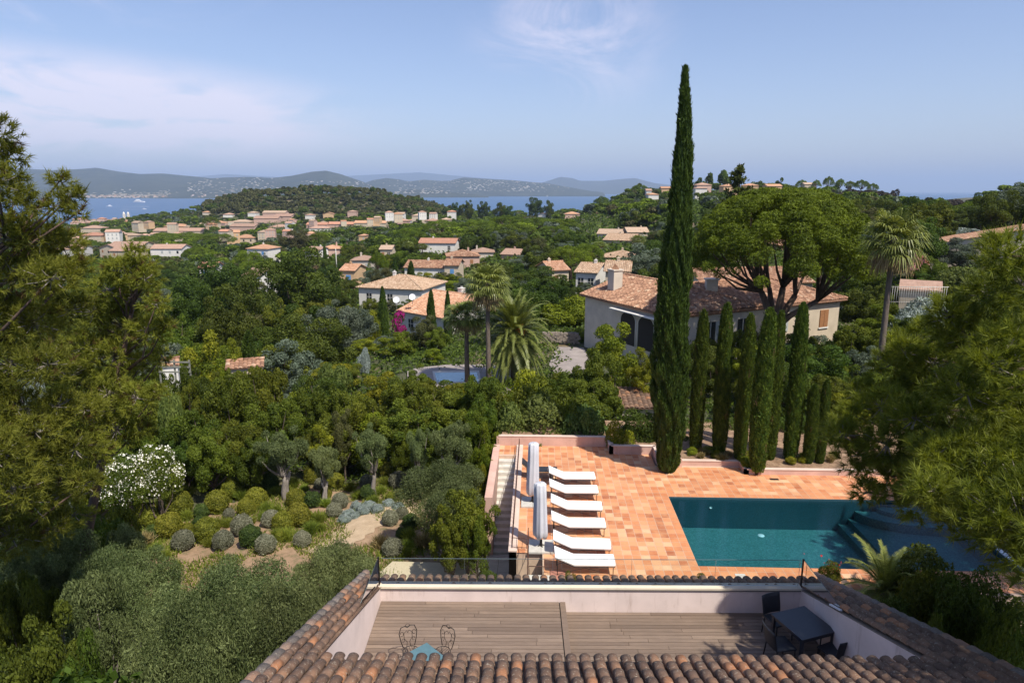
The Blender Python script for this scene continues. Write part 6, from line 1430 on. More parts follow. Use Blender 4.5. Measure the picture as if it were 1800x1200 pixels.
# palms
tree('fan_palm', 857, 462, 50, 96, 'tallest fan palm beside the neighbour pool, with a bare grey trunk', zb=-2.2, var=0)
tree('fan_palm', 820, 528, 53, 94, 'shorter fan palm with dead hanging fronds beside the neighbour pool', zb=-2.3, var=1)
tree('fan_palm', 1578, 366, 44, 120, 'fan palm with long grey trunk right of the big umbrella pine', zb=-.6, var=0)
tree('date_palm', 905, 512, 53, 150, 'broad date palm with orange fruit beside the neighbour driveway', zb=-2.3, rz=.3)
for px, pt, Y, w, lab in ((553, 452, 200, 22, 'small fan palm beside the grey roofed white house'), (718, 424, 225, 24, 'left one of the two small palms left of the two storey white house'), (742, 428, 228, 26, 'right one of the two small palms left of the two storey white house'),
                          (1053, 424, 185, 34, 'small palm left of the large pale house in the valley'), (1122, 413, 170, 34, 'small palm right of the large pale house in the valley'), (1165, 404, 190, 26, 'small palm close left of the tall cypress'), (1795, 365, 110, 30, 'small palm at the right edge before the dark pines')):
    tree('fan_palm', px, pt, Y, w, lab)
C_ = [  # kind, px, top y, Y, width px
 ('mid_cypress', 671, 503, 88, 22), ('mid_cypress', 757, 508, 86, 20), ('mid_cypress', 786, 510, 85, 16), ('mid_cypress', 722, 458, 135, 18), ('mid_cypress', 694, 452, 150, 12), ('mid_cypress', 570, 427, 235, 9), ('mid_cypress', 560, 412, 260, 7),
 ('mid_cypress', 1036, 412, 240, 7), ('mid_cypress', 1044, 413, 238, 7), ('mid_cypress', 1031, 414, 236, 6), ('mid_cypress', 1240, 414, 140, 12), ('mid_cypress', 425, 428, 330, 7), ('mid_cypress', 217, 408, 430, 6), ('mid_cypress', 530, 371, 640, 6), ('mid_cypress', 1650, 352, 520, 4), ('mid_cypress', 1664, 355, 500, 4), ('mid_cypress', 1713, 352, 700, 4),
 ('oak', 520, 438, 106, 165), ('oak', 430, 478, 92, 120), ('oak', 372, 452, 120, 130), ('oak', 335, 500, 78, 110), ('oak', 395, 525, 70, 120), ('oak', 950, 470, 112, 115), ('oak', 610, 512, 108, 50), ('oak', 1180, 425, 120, 60),
 ('greyoak', 1130, 428, 118, 110), ('greyoak', 620, 538, 84, 85), ('greyoak', 575, 575, 70, 80), ('greyoak', 560, 548, 88, 60), ('brownish', 522, 405, 300, 70), ('brownish', 478, 425, 280, 50),
 ('citrus', 697, 584, 66, 66), ('citrus', 640, 596, 68, 56), ('brownish', 745, 555, 70, 70), ('leafy', 770, 575, 66, 50), ('citrus', 762, 612, 60, 40), ('leafy', 610, 640, 56, 70), ('citrus', 365, 582, 56, 90), ('citrus', 408, 595, 54, 60),
 ('oak', 470, 600, 62, 80), ('leafy', 520, 570, 68, 70), ('leafy', 455, 640, 42, 100), ('leafy', 400, 660, 40, 120), ('oak', 340, 640, 44, 80), ('leafy', 480, 700, 38, 110), ('leafy', 560, 670, 42, 100), ('brownish', 600, 720, 37, 60),
 ('tallbush', 700, 660, 44, 60), ('tallbush', 690, 700, 38, 80), ('tallbush', 745, 690, 37, 70), ('tallbush', 800, 690, 37.5, 76), ('leafy', 650, 700, 38, 90), ('tallbush', 850, 690, 37.5, 50), ('leafy', 760, 668, 45, 60), ('tallbush', 735, 640, 50, 44), ('citrus', 560, 745, 36, 60),
 ('glossy_bush', 905, 690, 37.0, 100), ('glossy_bush', 960, 668, 38.5, 130), ('glossy_bush', 1015, 688, 36.6, 120), ('fig_bush', 960, 700, 35.6, 150), ('fig_bush', 905, 712, 35.2, 90), ('fig_bush', 1030, 710, 35.2, 100), ('bright_bush', 940, 650, 42, 110),
 ('citrus', 1078, 566, 46, 96), ('leafy', 1052, 618, 42, 84), ('citrus', 1128, 610, 44, 60), ('bright_bush', 1000, 520, 78, 90), ('bright_bush', 1015, 575, 70, 50), ('leafy', 985, 655, 44, 70),
 ('dark_bush', 1135, 722, 34.6, 90), ('bright_bush', 1089, 736, 33.3, 56), ('dark_bush', 1190, 740, 34.5, 60), ('dark_bush', 1210, 735, 36.5, 80), ('dark_bush', 1270, 735, 36.5, 80), ('dark_bush', 1330, 735, 36.5, 80), ('dark_bush', 1400, 730, 36.0, 80), ('dark_bush', 1460, 735, 35.5, 80),
 ('leafy', 1240, 590, 54, 60), ('leafy', 1300, 580, 52, 70), ('fig_bush', 1355, 610, 48, 70), ('leafy', 1400, 585, 50, 80), ('leafy', 1320, 640, 42, 60), ('leafy', 1450, 600, 46, 90), ('leafy', 1500, 570, 52, 80), ('leafy', 1460, 660, 40, 90), ('citrus', 1490, 690, 36, 80), ('leafy', 1380, 660, 42, 60), ('leafy', 1420, 620, 44, 60),
 ('oak', 1520, 500, 68, 90), ('citrus', 1545, 535, 58, 80), ('leafy', 1560, 580, 50, 90), ('oak', 1575, 500, 66, 60), ('brownish', 1510, 462, 84, 60), ('silver_bush', 1630, 522, 56, 120), ('leafy', 1560, 515, 60, 60), ('leafy', 1660, 500, 62, 60), ('fig_bush', 1690, 468, 72, 90), ('greyoak', 1690, 418, 84, 100), ('pink_bush', 1618, 440, 78, 34), ('leafy', 1640, 450, 76, 50),
 ('pink_bush', 1668, 407, 110, 24), ('silver_bush', 1700, 400, 108, 90), ('oak', 1640, 480, 75, 80), ('oak', 1775, 350, 150, 130), ('oak', 1700, 365, 180, 90), ('oak', 1620, 360, 190, 90), ('umbrella_pine', 1760, 347, 165, 150), ('umbrella_pine', 1830, 352, 150, 110), ('umbrella_pine', 1640, 358, 230, 90), ('oak', 1730, 380, 140, 90), ('leafy', 1690, 560, 45, 100),
 ('bougainvillea', 701, 546, 82, 34), ('greyoak', 680, 590, 76, 60), ('leafy', 715, 582, 76, 40), ('leafy', 700, 664, 49, 50), ('leafy', 740, 667, 49, 56), ('tallbush', 785, 669, 49, 50), ('leafy', 825, 671, 49, 50), ('leafy', 862, 662, 49, 44), ('citrus', 800, 676, 47, 60), ('bright_bush', 660, 545, 88, 40), ('brownish', 1165, 405, 200, 60), ('greyoak', 1000, 425, 190, 120), ('greyoak', 950, 440, 170, 110), ('greyoak', 907, 405, 230, 50), ('greyoak', 660, 470, 150, 60), ('greyoak', 690, 474, 140, 50), ('umbrella_pine', 665, 442, 170, 40), ('oak', 690, 410, 280, 60),
 ('umbrella_pine', 722, 398, 295, 66), ('umbrella_pine', 775, 386, 320, 90), ('umbrella_pine', 838, 386, 320, 96), ('umbrella_pine', 895, 378, 330, 90), ('umbrella_pine', 945, 382, 320, 84), ('umbrella_pine', 985, 384, 320, 70), ('umbrella_pine', 905, 392, 270, 90), ('umbrella_pine', 975, 396, 260, 80), ('umbrella_pine', 732, 405, 262, 50), ('umbrella_pine', 850, 398, 290, 90),
 ('umbrella_pine', 262, 414, 420, 80), ('umbrella_pine', 290, 408, 440, 66), ('umbrella_pine', 330, 408, 420, 70), ('umbrella_pine', 380, 410, 400, 70), ('umbrella_pine', 328, 422, 360, 34), ('umbrella_pine', 350, 433, 300, 60), ('umbrella_pine', 560, 408, 360, 46), ('umbrella_pine', 435, 440, 230, 60), ('umbrella_pine', 120, 408, 500, 60), ('umbrella_pine', 150, 425, 400, 80),
 ('umbrella_pine', 370, 380, 560, 34), ('umbrella_pine', 290, 375, 800, 24), ('umbrella_pine', 318, 374, 780, 24), ('umbrella_pine', 1060, 345, 600, 40), ('umbrella_pine', 1100, 348, 520, 50), ('umbrella_pine', 1090, 364, 440, 60), ('umbrella_pine', 1125, 325, 600, 34), ('umbrella_pine', 1140, 356, 480, 40), ('umbrella_pine', 1135, 372, 400, 50), ('umbrella_pine', 1060, 360, 540, 50),
 ('umbrella_pine', 1458, 310, 540, 22), ('umbrella_pine', 1436, 316, 560, 18), ('umbrella_pine', 1478, 314, 540, 20), ('umbrella_pine', 1515, 316, 520, 30), ('umbrella_pine', 1495, 318, 560, 22), ('umbrella_pine', 1535, 322, 540, 22), ('umbrella_pine', 1410, 316, 570, 24), ('far_oak', 1371, 312, 560, 16), ('far_oak', 1245, 304, 540, 24), ('far_oak', 1274, 299, 540, 26), ('far_oak', 1228, 312, 560, 18), ('far_oak', 1340, 318, 540, 18), ('far_burnt', 1573, 332, 560, 18),
 ('far_oak', 1120, 322, 640, 22), ('oak', 940, 347, 620, 34), ('oak', 965, 352, 600, 20), ('oak', 880, 356, 600, 30), ('oak', 895, 362, 580, 26), ('oak', 820, 352, 640, 26), ('oak', 850, 354, 640, 24), ('oak', 800, 356, 640, 20),
 ('leafy', 500, 530, 74, 90), ('leafy', 300, 560, 64, 90), ('silver_bush', 45, 605, 34, 70), ('leafy', 330, 720, 36, 110), ('leafy', 270, 700, 38, 90), ('leafy', 410, 740, 35.5, 100), ('fig_bush', 300, 690, 36, 60), ('leafy', 365, 755, 34, 90), ('oak', 325, 770, 35, 80), ('leafy', 440, 770, 34.5, 70), ('leafy', 540, 765, 36, 60),
 ('leafy', 700, 755, 35.5, 50), ('leafy', 750, 760, 35, 70), ('leafy', 830, 740, 34, 60), ('leafy', 862, 655, 40, 100), ('leafy', 860, 705, 36, 90), ('citrus', 852, 740, 33.5, 56), ('citrus', 848, 780, 31.5, 44), ('citrus', 850, 815, 30, 40), ('leafy', 838, 712, 35.5, 60),
 ('leafy', 820, 860, 25.6, 118), ('leafy', 795, 895, 24.6, 90), ('leafy', 838, 905, 24.6, 70), ('oleander', 268, 784, 31.5, 96), ('oleander', 218, 800, 31, 90), ('dark_bush', 170, 900, 24, 110), ('silver_bush', 640, 610, 60, 30), ('fig_bush', 590, 640, 52, 70),
 ('olive_tree', 492, 757, 33.5, 90), ('olive_tree', 652, 750, 33.6, 68), ('olive_tree', 795, 742, 33.0, 82), ('olive_tree', 734, 750, 33.2, 46), ('olive_tree', 566, 783, 33.2, 56), ('big_olive', 776, 813, 27.2, 160), ('big_olive', 592, 960, 20.5, 170), ('big_olive', 405, 994, 17.2, 290), ('big_olive', 500, 1030, 15.6, 220), ('big_olive', 330, 1040, 13.8, 250),
 ('big_olive', 205, 962, 19, 190), ('big_olive', 70, 925, 20, 190), ('oak', 50, 1085, 14.5, 180), ('oak', 130, 1130, 13.0, 130), ('olive_tree', 215, 925, 23, 80), ('dark_bush', 640, 1070, 15.5, 60), ('leafy', 30, 1010, 17, 120), ('olive_tree', 160, 1010, 16.5, 130),
 ('cycad', 1566, 960, 19.9, 160), ('citrus', 748, 478, 140, 40), ('citrus', 772, 480, 142, 44), ('citrus', 796, 482, 140, 40), ('citrus', 818, 484, 141, 36), ('citrus', 760, 490, 132, 44), ('citrus', 790, 492, 132, 44), ('leafy', 425, 648, 47, 80), ('citrus', 460, 650, 47, 70), ('leafy', 385, 652, 46, 60), ('oak', 10, 960, 20, 140), ('oak', 20, 1020, 17, 120), ('olive_tree', 120, 960, 21, 90), ('glossy_bush', 195, 890, 26, 80), ('leafy', 720, 670, 43, 100), ('leafy', 785, 674, 42.5, 100), ('tallbush', 850, 672, 43, 60), ('citrus', 670, 655, 46, 80), ('leafy', 610, 690, 41, 90), ('oak', 40, 850, 25, 120), ('dark_bush', 110, 900, 24.5, 120), ('leafy', 230, 750, 35, 110), ('leafy', 160, 780, 32, 110), ('oak', 60, 780, 32, 120), ('leafy', 290, 655, 44.5, 60), ('leafy', 330, 668, 43, 60), ('leafy', 415, 645, 44.5, 60), ('leafy', 450, 650, 44.5, 60), ('citrus', 390, 652, 44, 40), ('dark_bush', 1645, 974, 19.4, 130), ('glossy_bush', 1640, 1000, 18.6, 110), ('dark_bush', 1755, 1006, 18.3, 130), ('dark_bush', 1700, 1020, 17.6, 110), ('dark_bush', 1580, 1060, 17.6, 90), ('glossy_bush', 1780, 1060, 15.8, 120), ('dark_bush', 1800, 1110, 13.8, 140), ('bright_bush', 1700, 1160, 13.2, 60), ('dark_bush', 1640, 1080, 15.6, 70),
]
for k in C_:
    tree(k[0], *k[1:5], where='auto')
for px, pt, Y, w, kd, lab in ((1003, 1004, 20.6, 30, 'glossy_bush', 'low green plant behind the tile edge, by the nearest lounger'), (1233, 1006, 20.9, 26, 'glossy_bush', 'low green plant behind the tile edge, at the near left pool corner'), (862, 1004, 20.4, 56, 'glossy_bush', 'low green plant behind the tile edge, below the stairs')):
    tree(kd, px, pt, Y, w, lab, hmin=.35, zb=0)
# potted plant by the corner of the roof
x, y, z = G(1452, 1040, 0); r = thing('potted_plant', 'leafy plant with red flowers in a terracotta pot by the roof corner', 'potted plant', (x, y - .2, 0)); b = MB(); b.lathe([(.0, 0), (.2, 0), (.3, .5), (.33, .5), (.33, .56), (.27, .56), (.25, .48), (0, .46)], 18); b.obj('pot', M['terracotta'], r)
for n_, me in PROTO['glossy_bush'][0][0]: inst(n_, me, r, (0, 0, .5), (0, 0, 0), (.30, .30, .36))
b = MB(); rg = np.random.default_rng(2); P = rg.normal(size=(14, 3)) * np.array([.3, .3, .12]) + np.array([0, -.1, 1.1]); b.quads(leaf_quads(P, unit(rg.normal(size=P.shape)), rg, .07, .9), 0, .5); b.obj('flowers', plain('red_petal', (.6, .03, .03), .6), r)

# garden of clipped balls
def soil_patch():
    xs = np.linspace(-19, -2.6, 70); ys = np.linspace(22.6, 36.5, 60); X, Y = np.meshgrid(xs, ys); Z = T(X, Y) + .045; V = np.stack([X, Y, Z], -1).reshape(-1, 3); I = np.arange(len(V)).reshape(len(ys), len(xs)); F = []
    for j in range(len(ys) - 1):
        for i in range(len(xs) - 1):
            cx, cy = (xs[i] + xs[i + 1]) / 2, (ys[j] + ys[j + 1]) / 2
            if (cx + 10) ** 2 / 64 + (cy - 29.5) ** 2 / 44 < 1 + .12 * math.sin(cx * 2.1) * math.sin(cy * 1.7): F.append((I[j, i], I[j, i + 1], I[j + 1, i + 1], I[j + 1, i]))
    b = MB(); b.add(V, [tuple(int(a) for a in f) for f in F], 0, .5, True); m, t, p, o = newmat('garden_soil'); p.inputs['Roughness'].default_value = 1; g = t.nodes.new('ShaderNodeNewGeometry').outputs['Position']
    lk(t, ramp(t, noise(t, 1.1, 7, .75, g), [(.35, (.10, .11, .04)), (.47, (.26, .17, .10)), (.7, (.38, .26, .16))]), p.inputs['Base Color']); bump(t, p, noise(t, 16, 4, .7, g), .6, .05); struct(b.obj('garden_soil', m))
soil_patch()
BALLS = [(775,485,100,'g'),(505,575,120,'g'),(700,555,115,'g'),(615,610,75,'d'),(335,620,115,'g'),(445,675,125,'g'),(360,710,80,'d'),(520,765,105,'y'),(645,700,120,'g'),(730,750,100,'y'),(830,675,105,'y'),(875,735,110,'d'),(980,645,90,'y'),(905,535,110,'g'),(855,580,90,'g'),(1115,535,95,'g'),(1200,540,85,'d'),(1205,410,90,'g'),(1240,455,60,'y'),(975,455,90,'d'),(910,465,70,'y'),(1325,450,80,'g'),(1125,620,120,'g'),(1045,665,100,'g'),(1145,745,85,'y'),(955,780,100,'y'),(1345,550,80,'y'),(1315,605,75,'y'),(1490,450,76,'y'),(1490,500,75,'d'),(1600,390,80,'g'),(1610,640,80,'y'),(1670,610,64,'y'),(1715,660,80,'d'),(1620,790,100,'y'),(1670,720,60,'d'),(1610,515,46,'g'),(1660,500,46,'g'),(1650,440,90,'y'),(600,655,60,'d'),(1040,740,60,'g'),(1270,500,60,'g'),(760,610,56,'y'),(540,690,60,'g')]
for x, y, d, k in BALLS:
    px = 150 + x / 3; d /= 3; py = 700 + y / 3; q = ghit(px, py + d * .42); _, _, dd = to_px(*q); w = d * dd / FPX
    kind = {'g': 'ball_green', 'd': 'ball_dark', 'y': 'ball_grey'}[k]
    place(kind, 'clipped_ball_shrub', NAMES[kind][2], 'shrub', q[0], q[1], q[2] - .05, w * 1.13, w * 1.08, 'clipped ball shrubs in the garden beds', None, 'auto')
GT = [(1010,600),(1060,500),(1200,690),(1230,640),(1350,520),(480,760),(540,640),(870,650),(1560,500),(380,800),(1480,730),(1500,430),(1700,800),(940,640),(1130,720),(1270,560),(1400,480),(1440,520),(1000,500),(1100,470),(1180,640),(960,590),(1300,640),(1060,740),(1010,720),(700,600),(420,830),(1550,720),(1690,830),(1580,450),(1520,540),(1240,700),(820,520),(1160,480),(660,780)]
for _ in range(60):
    a_ = R.uniform(0, 6.28); f_ = math.sqrt(R.random()); x, y = 900 + 720 * f_ * math.cos(a_), 600 + 200 * f_ * math.sin(a_)
    if (x > 1230 and y > 570) or min(math.hypot(x - b_[0], (y - b_[1] - b_[2] * .3) * 1.4) - b_[2] * .75 for b_ in BALLS) < 0: continue
    GT.append((x, y))
GT = [g_ for g_ in GT if not (1250 < g_[0] < 1560 and 600 < g_[1] < 780)]
for i, (x, y) in enumerate(GT):
    q = ghit(150 + x / 3, 700 + y / 3 + 6); s = R.uniform(.55, .95); place('grass_tuft', 'grass_clump', NAMES['grass_tuft'][2], 'grass clump', q[0], q[1], q[2] - .05, 1.2 * s, .9 * s * R.uniform(.8, 1.1), 'grass clumps between the clipped balls', None, 'auto')
for i, (x, y) in enumerate([(1390,610),(1420,620),(1460,590),(1500,575),(1540,590),(1650,570),(1370,650),(1430,580),(1600,560),(1480,600)]):
    q = ghit(150 + x / 3, 700 + y / 3 + 4); place('lavender', 'silvery_cushion_plant', NAMES['lavender'][2], 'plant', q[0], q[1], q[2] - .08, R.uniform(.6, .9), R.uniform(.4, .55), 'silvery cushion plants along the path', None, 'auto')
for i, (px, py) in enumerate([(190, 1185), (240, 1170), (215, 1150), (270, 1190), (150, 1195), (300, 1200), (1500, 1090), (1690, 1130), (1730, 1190), (1650, 1120), (1770, 1150), (255, 960), (225, 990), (670, 965), (745, 965), (720, 955), (1620, 1110)]):
    q = ghit(px, py); place('dry_tuft' if i % 3 else 'grass_tuft', 'grass_clump', NAMES['dry_tuft' if i % 3 else 'grass_tuft'][2], 'grass clump', q[0], q[1], q[2] - .05, 1.1, .8, 'grass clumps near the house', None, 'auto')
# low plants on the cypress bed
for i in range(26):
    px = R.uniform(1210, 1470); q = G(px, R.uniform(800, 822) if px > 1300 else R.uniform(792, 808), .22)
    place(R.choice(['dry_tuft', 'grass_tuft', 'bright_bush']), 'bed_plant', 'small low bed plant', 'plant', q[0], q[1], .2, R.uniform(.5, .8), R.uniform(.25, .45), 'small plants at the foot of the cypress row', None, 'auto')

# neighbour's pool, paving, driveway, wall
def gpoly(name, pts, z, mat, th=.5, kind='structure'):
    P = [G(x, y, z)[:2] for x, y in pts]; ar = sum(P[i][0] * P[(i + 1) % len(P)][1] - P[(i + 1) % len(P)][0] * P[i][1] for i in range(len(P)))
    if ar < 0: P = P[::-1]
    b = MB(); b.prism(P, z - th, z); o = b.obj(name, mat); return struct(o) if kind else o
M['paving_pink'] = plaster('paving_pink', (.27, .235, .215), .2, .4)
gpoly('paving', [(716, 652), (735, 646), (790, 640), (860, 640), (900, 648), (905, 690), (850, 700), (740, 690), (716, 668)], -2.15, M['paving_pink'])
r = thing('swimming_pool', "neighbour's small pale blue swimming pool beside the fan palms", 'pool', (0, 0, 0)); o = gpoly('pool_water', [(764, 655), (838, 654), (842, 670), (768, 670)], -2.12, plain('pale_water', (.34, .52, .57), .2), .3, None); o.parent = r
o = gpoly('coping', [(760, 652), (842, 651), (847, 673), (764, 673)], -2.13, M['stone_pale'], .3, None); o.parent = r
gpoly('driveway', [(965, 640), (978, 609), (1026, 611), (1036, 630), (1030, 655), (975, 655)], -2.1, M['paving_pink'])
def drystone():
    r = thing('dry_stone_wall', 'low dry stone wall at the far side of the driveway', 'wall', G(975, 602, -2.1)); b = MB(); rg = random.Random(3); P0 = Vector(G(965, 606, -2.1)); P1 = Vector(G(1030, 608, -2.1))
    for i in range(330):
        s = rg.random(); q = P0.lerp(P1, s) - P0; zz = rg.random() * 1.0; w = rg.uniform(.07, .16); b.box(q.x - w - 1.2, q.x + w - 1.2, q.y + rg.uniform(-.15, .15), q.y + .3, zz - .1, zz + .12, 0, rg.random())
    b.obj('stones', M['stone_dry'], r)
drystone()
r = thing('metal_fence', 'pale metal bar fence by the outbuilding at the right', 'fence', A(1616, 518, 57)); b = MB()
for i in range(24): b.tube([(-2.2 + i * .19, 0, -.8), (-2.2 + i * .19, 0, .7)], .018, 4)
b.tube([(-2.3, 0, .65), (2.3, 0, .65)], .025, 4); b.tube([(-2.3, 0, -.6), (2.3, 0, -.6)], .025, 4); b.obj('bars', M['stone_pale'], r)
r = thing('garden_fence', 'low timber rail fence beside the garden shed at the left', 'fence', A(307, 655, 44)); b = MB()
for z in (.0, .35, .7): b.box(-1.1, 1.1, -.03, .03, z, z + .1)
for x in (-1.05, 0, 1.05): b.box(x - .05, x + .05, .032, .1, -.8, .9)
b.obj('rails', M['wood_grey'], r)
for px_, p0, p1, Y in ((1651, 421, 450, 90), (1672, 374, 392, 240), (590, 437, 470, 200)):
    x, y, z = A(px_, p0, Y); r = thing('utility_pole', 'pale concrete utility pole', 'pole', (x, y, A(px_, p1, Y)[2] - 2), where='auto'); b = MB(); b.tube([(0, 0, 0), (0, 0, z - r.location.z)], [.18, .11], 6); b.obj('shaft', M['stone_pale'], r)
    b = MB(); b.box(-.8, .8, -.05, .05, z - r.location.z - .5, z - r.location.z - .38); b.obj('crossarm', M['iron'], r)

# trees standing close in front of each house of the middle distance
for h_ in list(HOUSES):
    x0_, y0_, x1_, y1_, Yh = h_
    if Yh < 100 or x1_ - x0_ < 8: continue
    n_ = max(2, int((x1_ - x0_) / (30 if Yh < 300 else 18)))
    for i in range(n_):
        kd = R.choice(['leafy', 'oak', 'greyoak', 'leafy', 'brownish']) if Yh < 300 else R.choice(['far_oak', 'far_umbrella', 'far_grey'])
        px_ = x0_ + (i + R.uniform(.1, .9)) / n_ * (x1_ - x0_); w_ = R.uniform(.9, 1.3) * (34 if Yh < 200 else 24 if Yh < 330 else 14)
        tree(kd, px_, y1_ + R.uniform(0, 4), Yh - R.uniform(5, 9), w_, where='auto')
# ------------------------------------------------------------------ near pines, built branch by branch
SAG = .40
def nearpine(name, label, trunk, clumps, mat, L, wd, per, nn, cone, seed, extra=(), trad=.28, spray=0.0):
    rg = np.random.default_rng(seed); r = thing(name, label, 'pine', tuple(trunk[0])); o0 = np.array(trunk[0]); C = []
    for px, py, rp, Y in clumps:
        Y = Y + rg.normal() * .5; p = np.array(A(px, py, Y)); d = to_px(*p)[2]; C.append((p - o0, rp * d / FPX))
    for x, y, z, rr in extra: C.append((np.array([x, y, z]) - o0, rr))
    Tri = []; TT = []; tw = MB(); tw2 = MB()
    tp = [Vector(np.array(t_) - o0) for t_ in trunk]; tw.tube(tp, [trad * (1 - .75 * i / (len(tp) - 1)) for i in range(len(tp))], 9)
    for c, rr in C:
        # limb from the trunk to the clump
        zt = min(max(c[2] - SAG * math.hypot(c[0], c[1]), tp[0].z + 1.0), tp[-1].z); k = 0
        while k < len(tp) - 2 and tp[k + 1].z < zt: k += 1
        f = (zt - tp[k].z) / max(.01, tp[k + 1].z - tp[k].z); s = tp[k].lerp(tp[k + 1], min(max(f, 0), 1)); e = Vector(c); m = s.lerp(e, .5); m.z -= (e - s).length * .04; m += Vector(rg.normal(size=3) * .12)
        m += Vector(rg.normal(size=3) * (e - s).length * .05); tw.tube([s, m, e], [trad * .2, trad * .12, .018], 5)
        nsub = max(6, int(per * rr * rr)); d = unit(rg.normal(size=(nsub, 3)) + np.array([0, 0, .35])); rad = rr * (.45 + .65 * rg.random(nsub) ** .6); lump = 1 + .18 * np.sin(d[:, 0] * 5 + rr * 9) * np.sin(d[:, 2] * 6 + d[:, 1] * 4)
        sq = np.array([1.05, 1.05, .82]); P = c + d * (rad * lump)[:, None] * sq
        for i in range(0, nsub, 9):
            q = Vector(P[i]); tw2.tube([e, e.lerp(q, .5) + Vector((0, 0, -.05 * rr)), q], [.022, .014, .006], 3)
        dirs = unit(d + rg.normal(size=d.shape) * .35 + np.array([0, 0, .35])); bt = rg.random()
        Tri.append(needle_tufts(rg, P, dirs, nn, L, wd, cone)); tb = np.clip(bt * .35 + rg.random(nsub) * .45, 0, .9); tb = np.where(rg.random(nsub) < spray, 1.0, tb); TT.append(np.clip(np.repeat(tb, nn) + rg.normal(size=nsub * nn) * .08 * (np.repeat(tb, nn) < .95), 0, 1))
    tw.obj('trunk', M['bark_pine'], r); tw2.obj('twigs', M['bark_pale'], r)
    b = MB(); b.quads(np.concatenate(Tri), 0, np.concatenate(TT)); b.obj('needles', M[mat], r); return r
def g3(px, Y, z): x = A(px, 338, Y)[0]; return (x, Y, z)
LA = [(-10,235,35.2,16),(15,275,29.9,16),(-5,320,44.0,16),(25,355,37.0,16),(105,318,17.6,16.5),(125,345,21.1,16.5),(95,365,26.4,16.5),(135,375,14.1,16.5),(70,420,38.7,16.5),(110,430,35.2,17),(10,420,52.8,16),(30,490,54.6,16),(90,490,40.5,16.5),(135,470,26.4,17),(-10,560,52.8,15.5),(60,565,49.3,16),(120,545,37.0,16.5),(20,640,49.3,15.5),(85,640,44.0,16),(-20,720,52.8,15),(45,720,44.0,15.5),(100,715,35.2,16),(10,800,52.8,15),(70,800,44.0,15.5),(130,790,31.7,16),(-10,880,44.0,15),(50,880,40.5,15.5),(105,870,31.7,16),(150,850,26.4,16),(20,940,44.0,15.5),(90,930,35.2,16),(-20,800,52.8,14),(30,860,44.0,14.5),(150,720,31.7,16.5),(60,760,44.0,15)]
nearpine('pine_tree', 'tall yellow green pine filling the left edge, tops cut by the frame', [g3(-290, 16.2, -3.3), g3(-230, 16.2, 2), g3(-110, 16.2, 8), g3(-30, 16.2, 15)], LA, 'needle_alep', .18, .020, 420, 24, .8, 21, (), .32, .05)
LB = [(236,446,17.6,21),(222,475,28.2,21),(255,492,22.9,21),(190,510,31.7,21),(235,520,35.2,21),(275,535,21.1,21),(165,550,35.2,20.5),(215,570,40.5,21),(262,580,31.7,21),(292,570,14.1,21),(150,610,35.2,20.5),(200,625,40.5,20.5),(250,640,31.7,21),(285,625,15.8,21),(140,675,35.2,20),(190,690,38.7,20.5),(240,700,31.7,20.5),(275,690,17.6,21),(150,740,35.2,20),(205,755,35.2,20.5),(245,755,22.9,20.5),(165,790,29.9,20),(130,905,26.4,19),(110,850,35.2,18.5),(140,780,35.2,19),(110,720,35.2,19),(120,660,35.2,19),(255,470,19.4,21),(205,470,21.1,21)]
nearpine('pine_tree', 'feathery yellow green pine right of the tallest left one', [g3(20, 21, -3.3), g3(60, 21, 1), g3(140, 21, 5.5), g3(225, 21, 10.2)], LB, 'needle_alep', .18, .022, 380, 24, .8, 22, (), .22, .06)
SAG = .08
RA = [(1765,450,42,11.9),(1795,500,52,12.2),(1735,515,42,13.5),(1672,555,40,15.4),(1612,595,34,15.7),(1700,590,52,15.2),(1775,610,54,11.6),(1568,640,30,16.0),(1630,655,44,15.5),(1510,690,24,16.1),(1550,715,40,14.6),(1610,735,42,13.6),(1700,690,56,12.5),(1775,720,56,12.2),(1482,765,32,14.6),(1510,800,36,14.6),(1560,835,46,14.6),(1640,790,34,13.6),(1700,810,62,12.2),(1525,865,24,14.6),(1610,885,30,13.6),(1680,890,44,13.6),(1755,880,50,12.5),(1790,810,46,12.3),(1735,930,28,11.9),(1795,940,28,11.7),(1660,720,34,13.6),(1745,640,40,12.2),(1650,840,30,13.6),(1590,700,40,14.6),(1640,640,40,15.7),(1560,780,40,14.6),(1620,830,40,13.6),(1730,870,50,11.7),(1780,560,44,12.6),(1590,620,30,16.0),(1500,730,26,14.6),(1640,800,38,12.1),(1662,838,42,12.0),(1640,862,36,11.6),(1690,868,40,11.8),(1684,900,34,11.0),(1615,845,30,12.2)]
ex = [(7.3, 9.6, 8, .8), (8.0, 10.6, 8, .9), (8.7, 11.6, 8, 1.0), (8.2, 9.2, 8.3, 1.0), (7.4, 8.2, 8, .9), (9.0, 10.4, 8.6, 1.1), (9.8, 11.6, 8.6, 1.2), (8.4, 8.0, 8.2, 1.0), (9.6, 9.6, 9, 1.2), (9.4, 12.6, 8, 1.0), (12.6, 10.8, 9, 1.3), (13, 14, 8.5, 1.6), (15, 14.8, 8.5, 1.6), (12, 13, 8, 1.4), (16.8, 15.4, 8, 1.6), (14.5, 13, 7.5, 1.4), (11.5, 12.2, 7.4, 1.2)]
nearpine('pine_tree', 'large long needled pine leaning over the pool at the right edge', [(15.2, 12.6, -.8), (15.1, 12.8, 3), (14.9, 13.4, 7), (14.8, 14, 11)], RA, 'needle_near', .19, .014, 430, 40, .62, 23, ex, .4, .02)
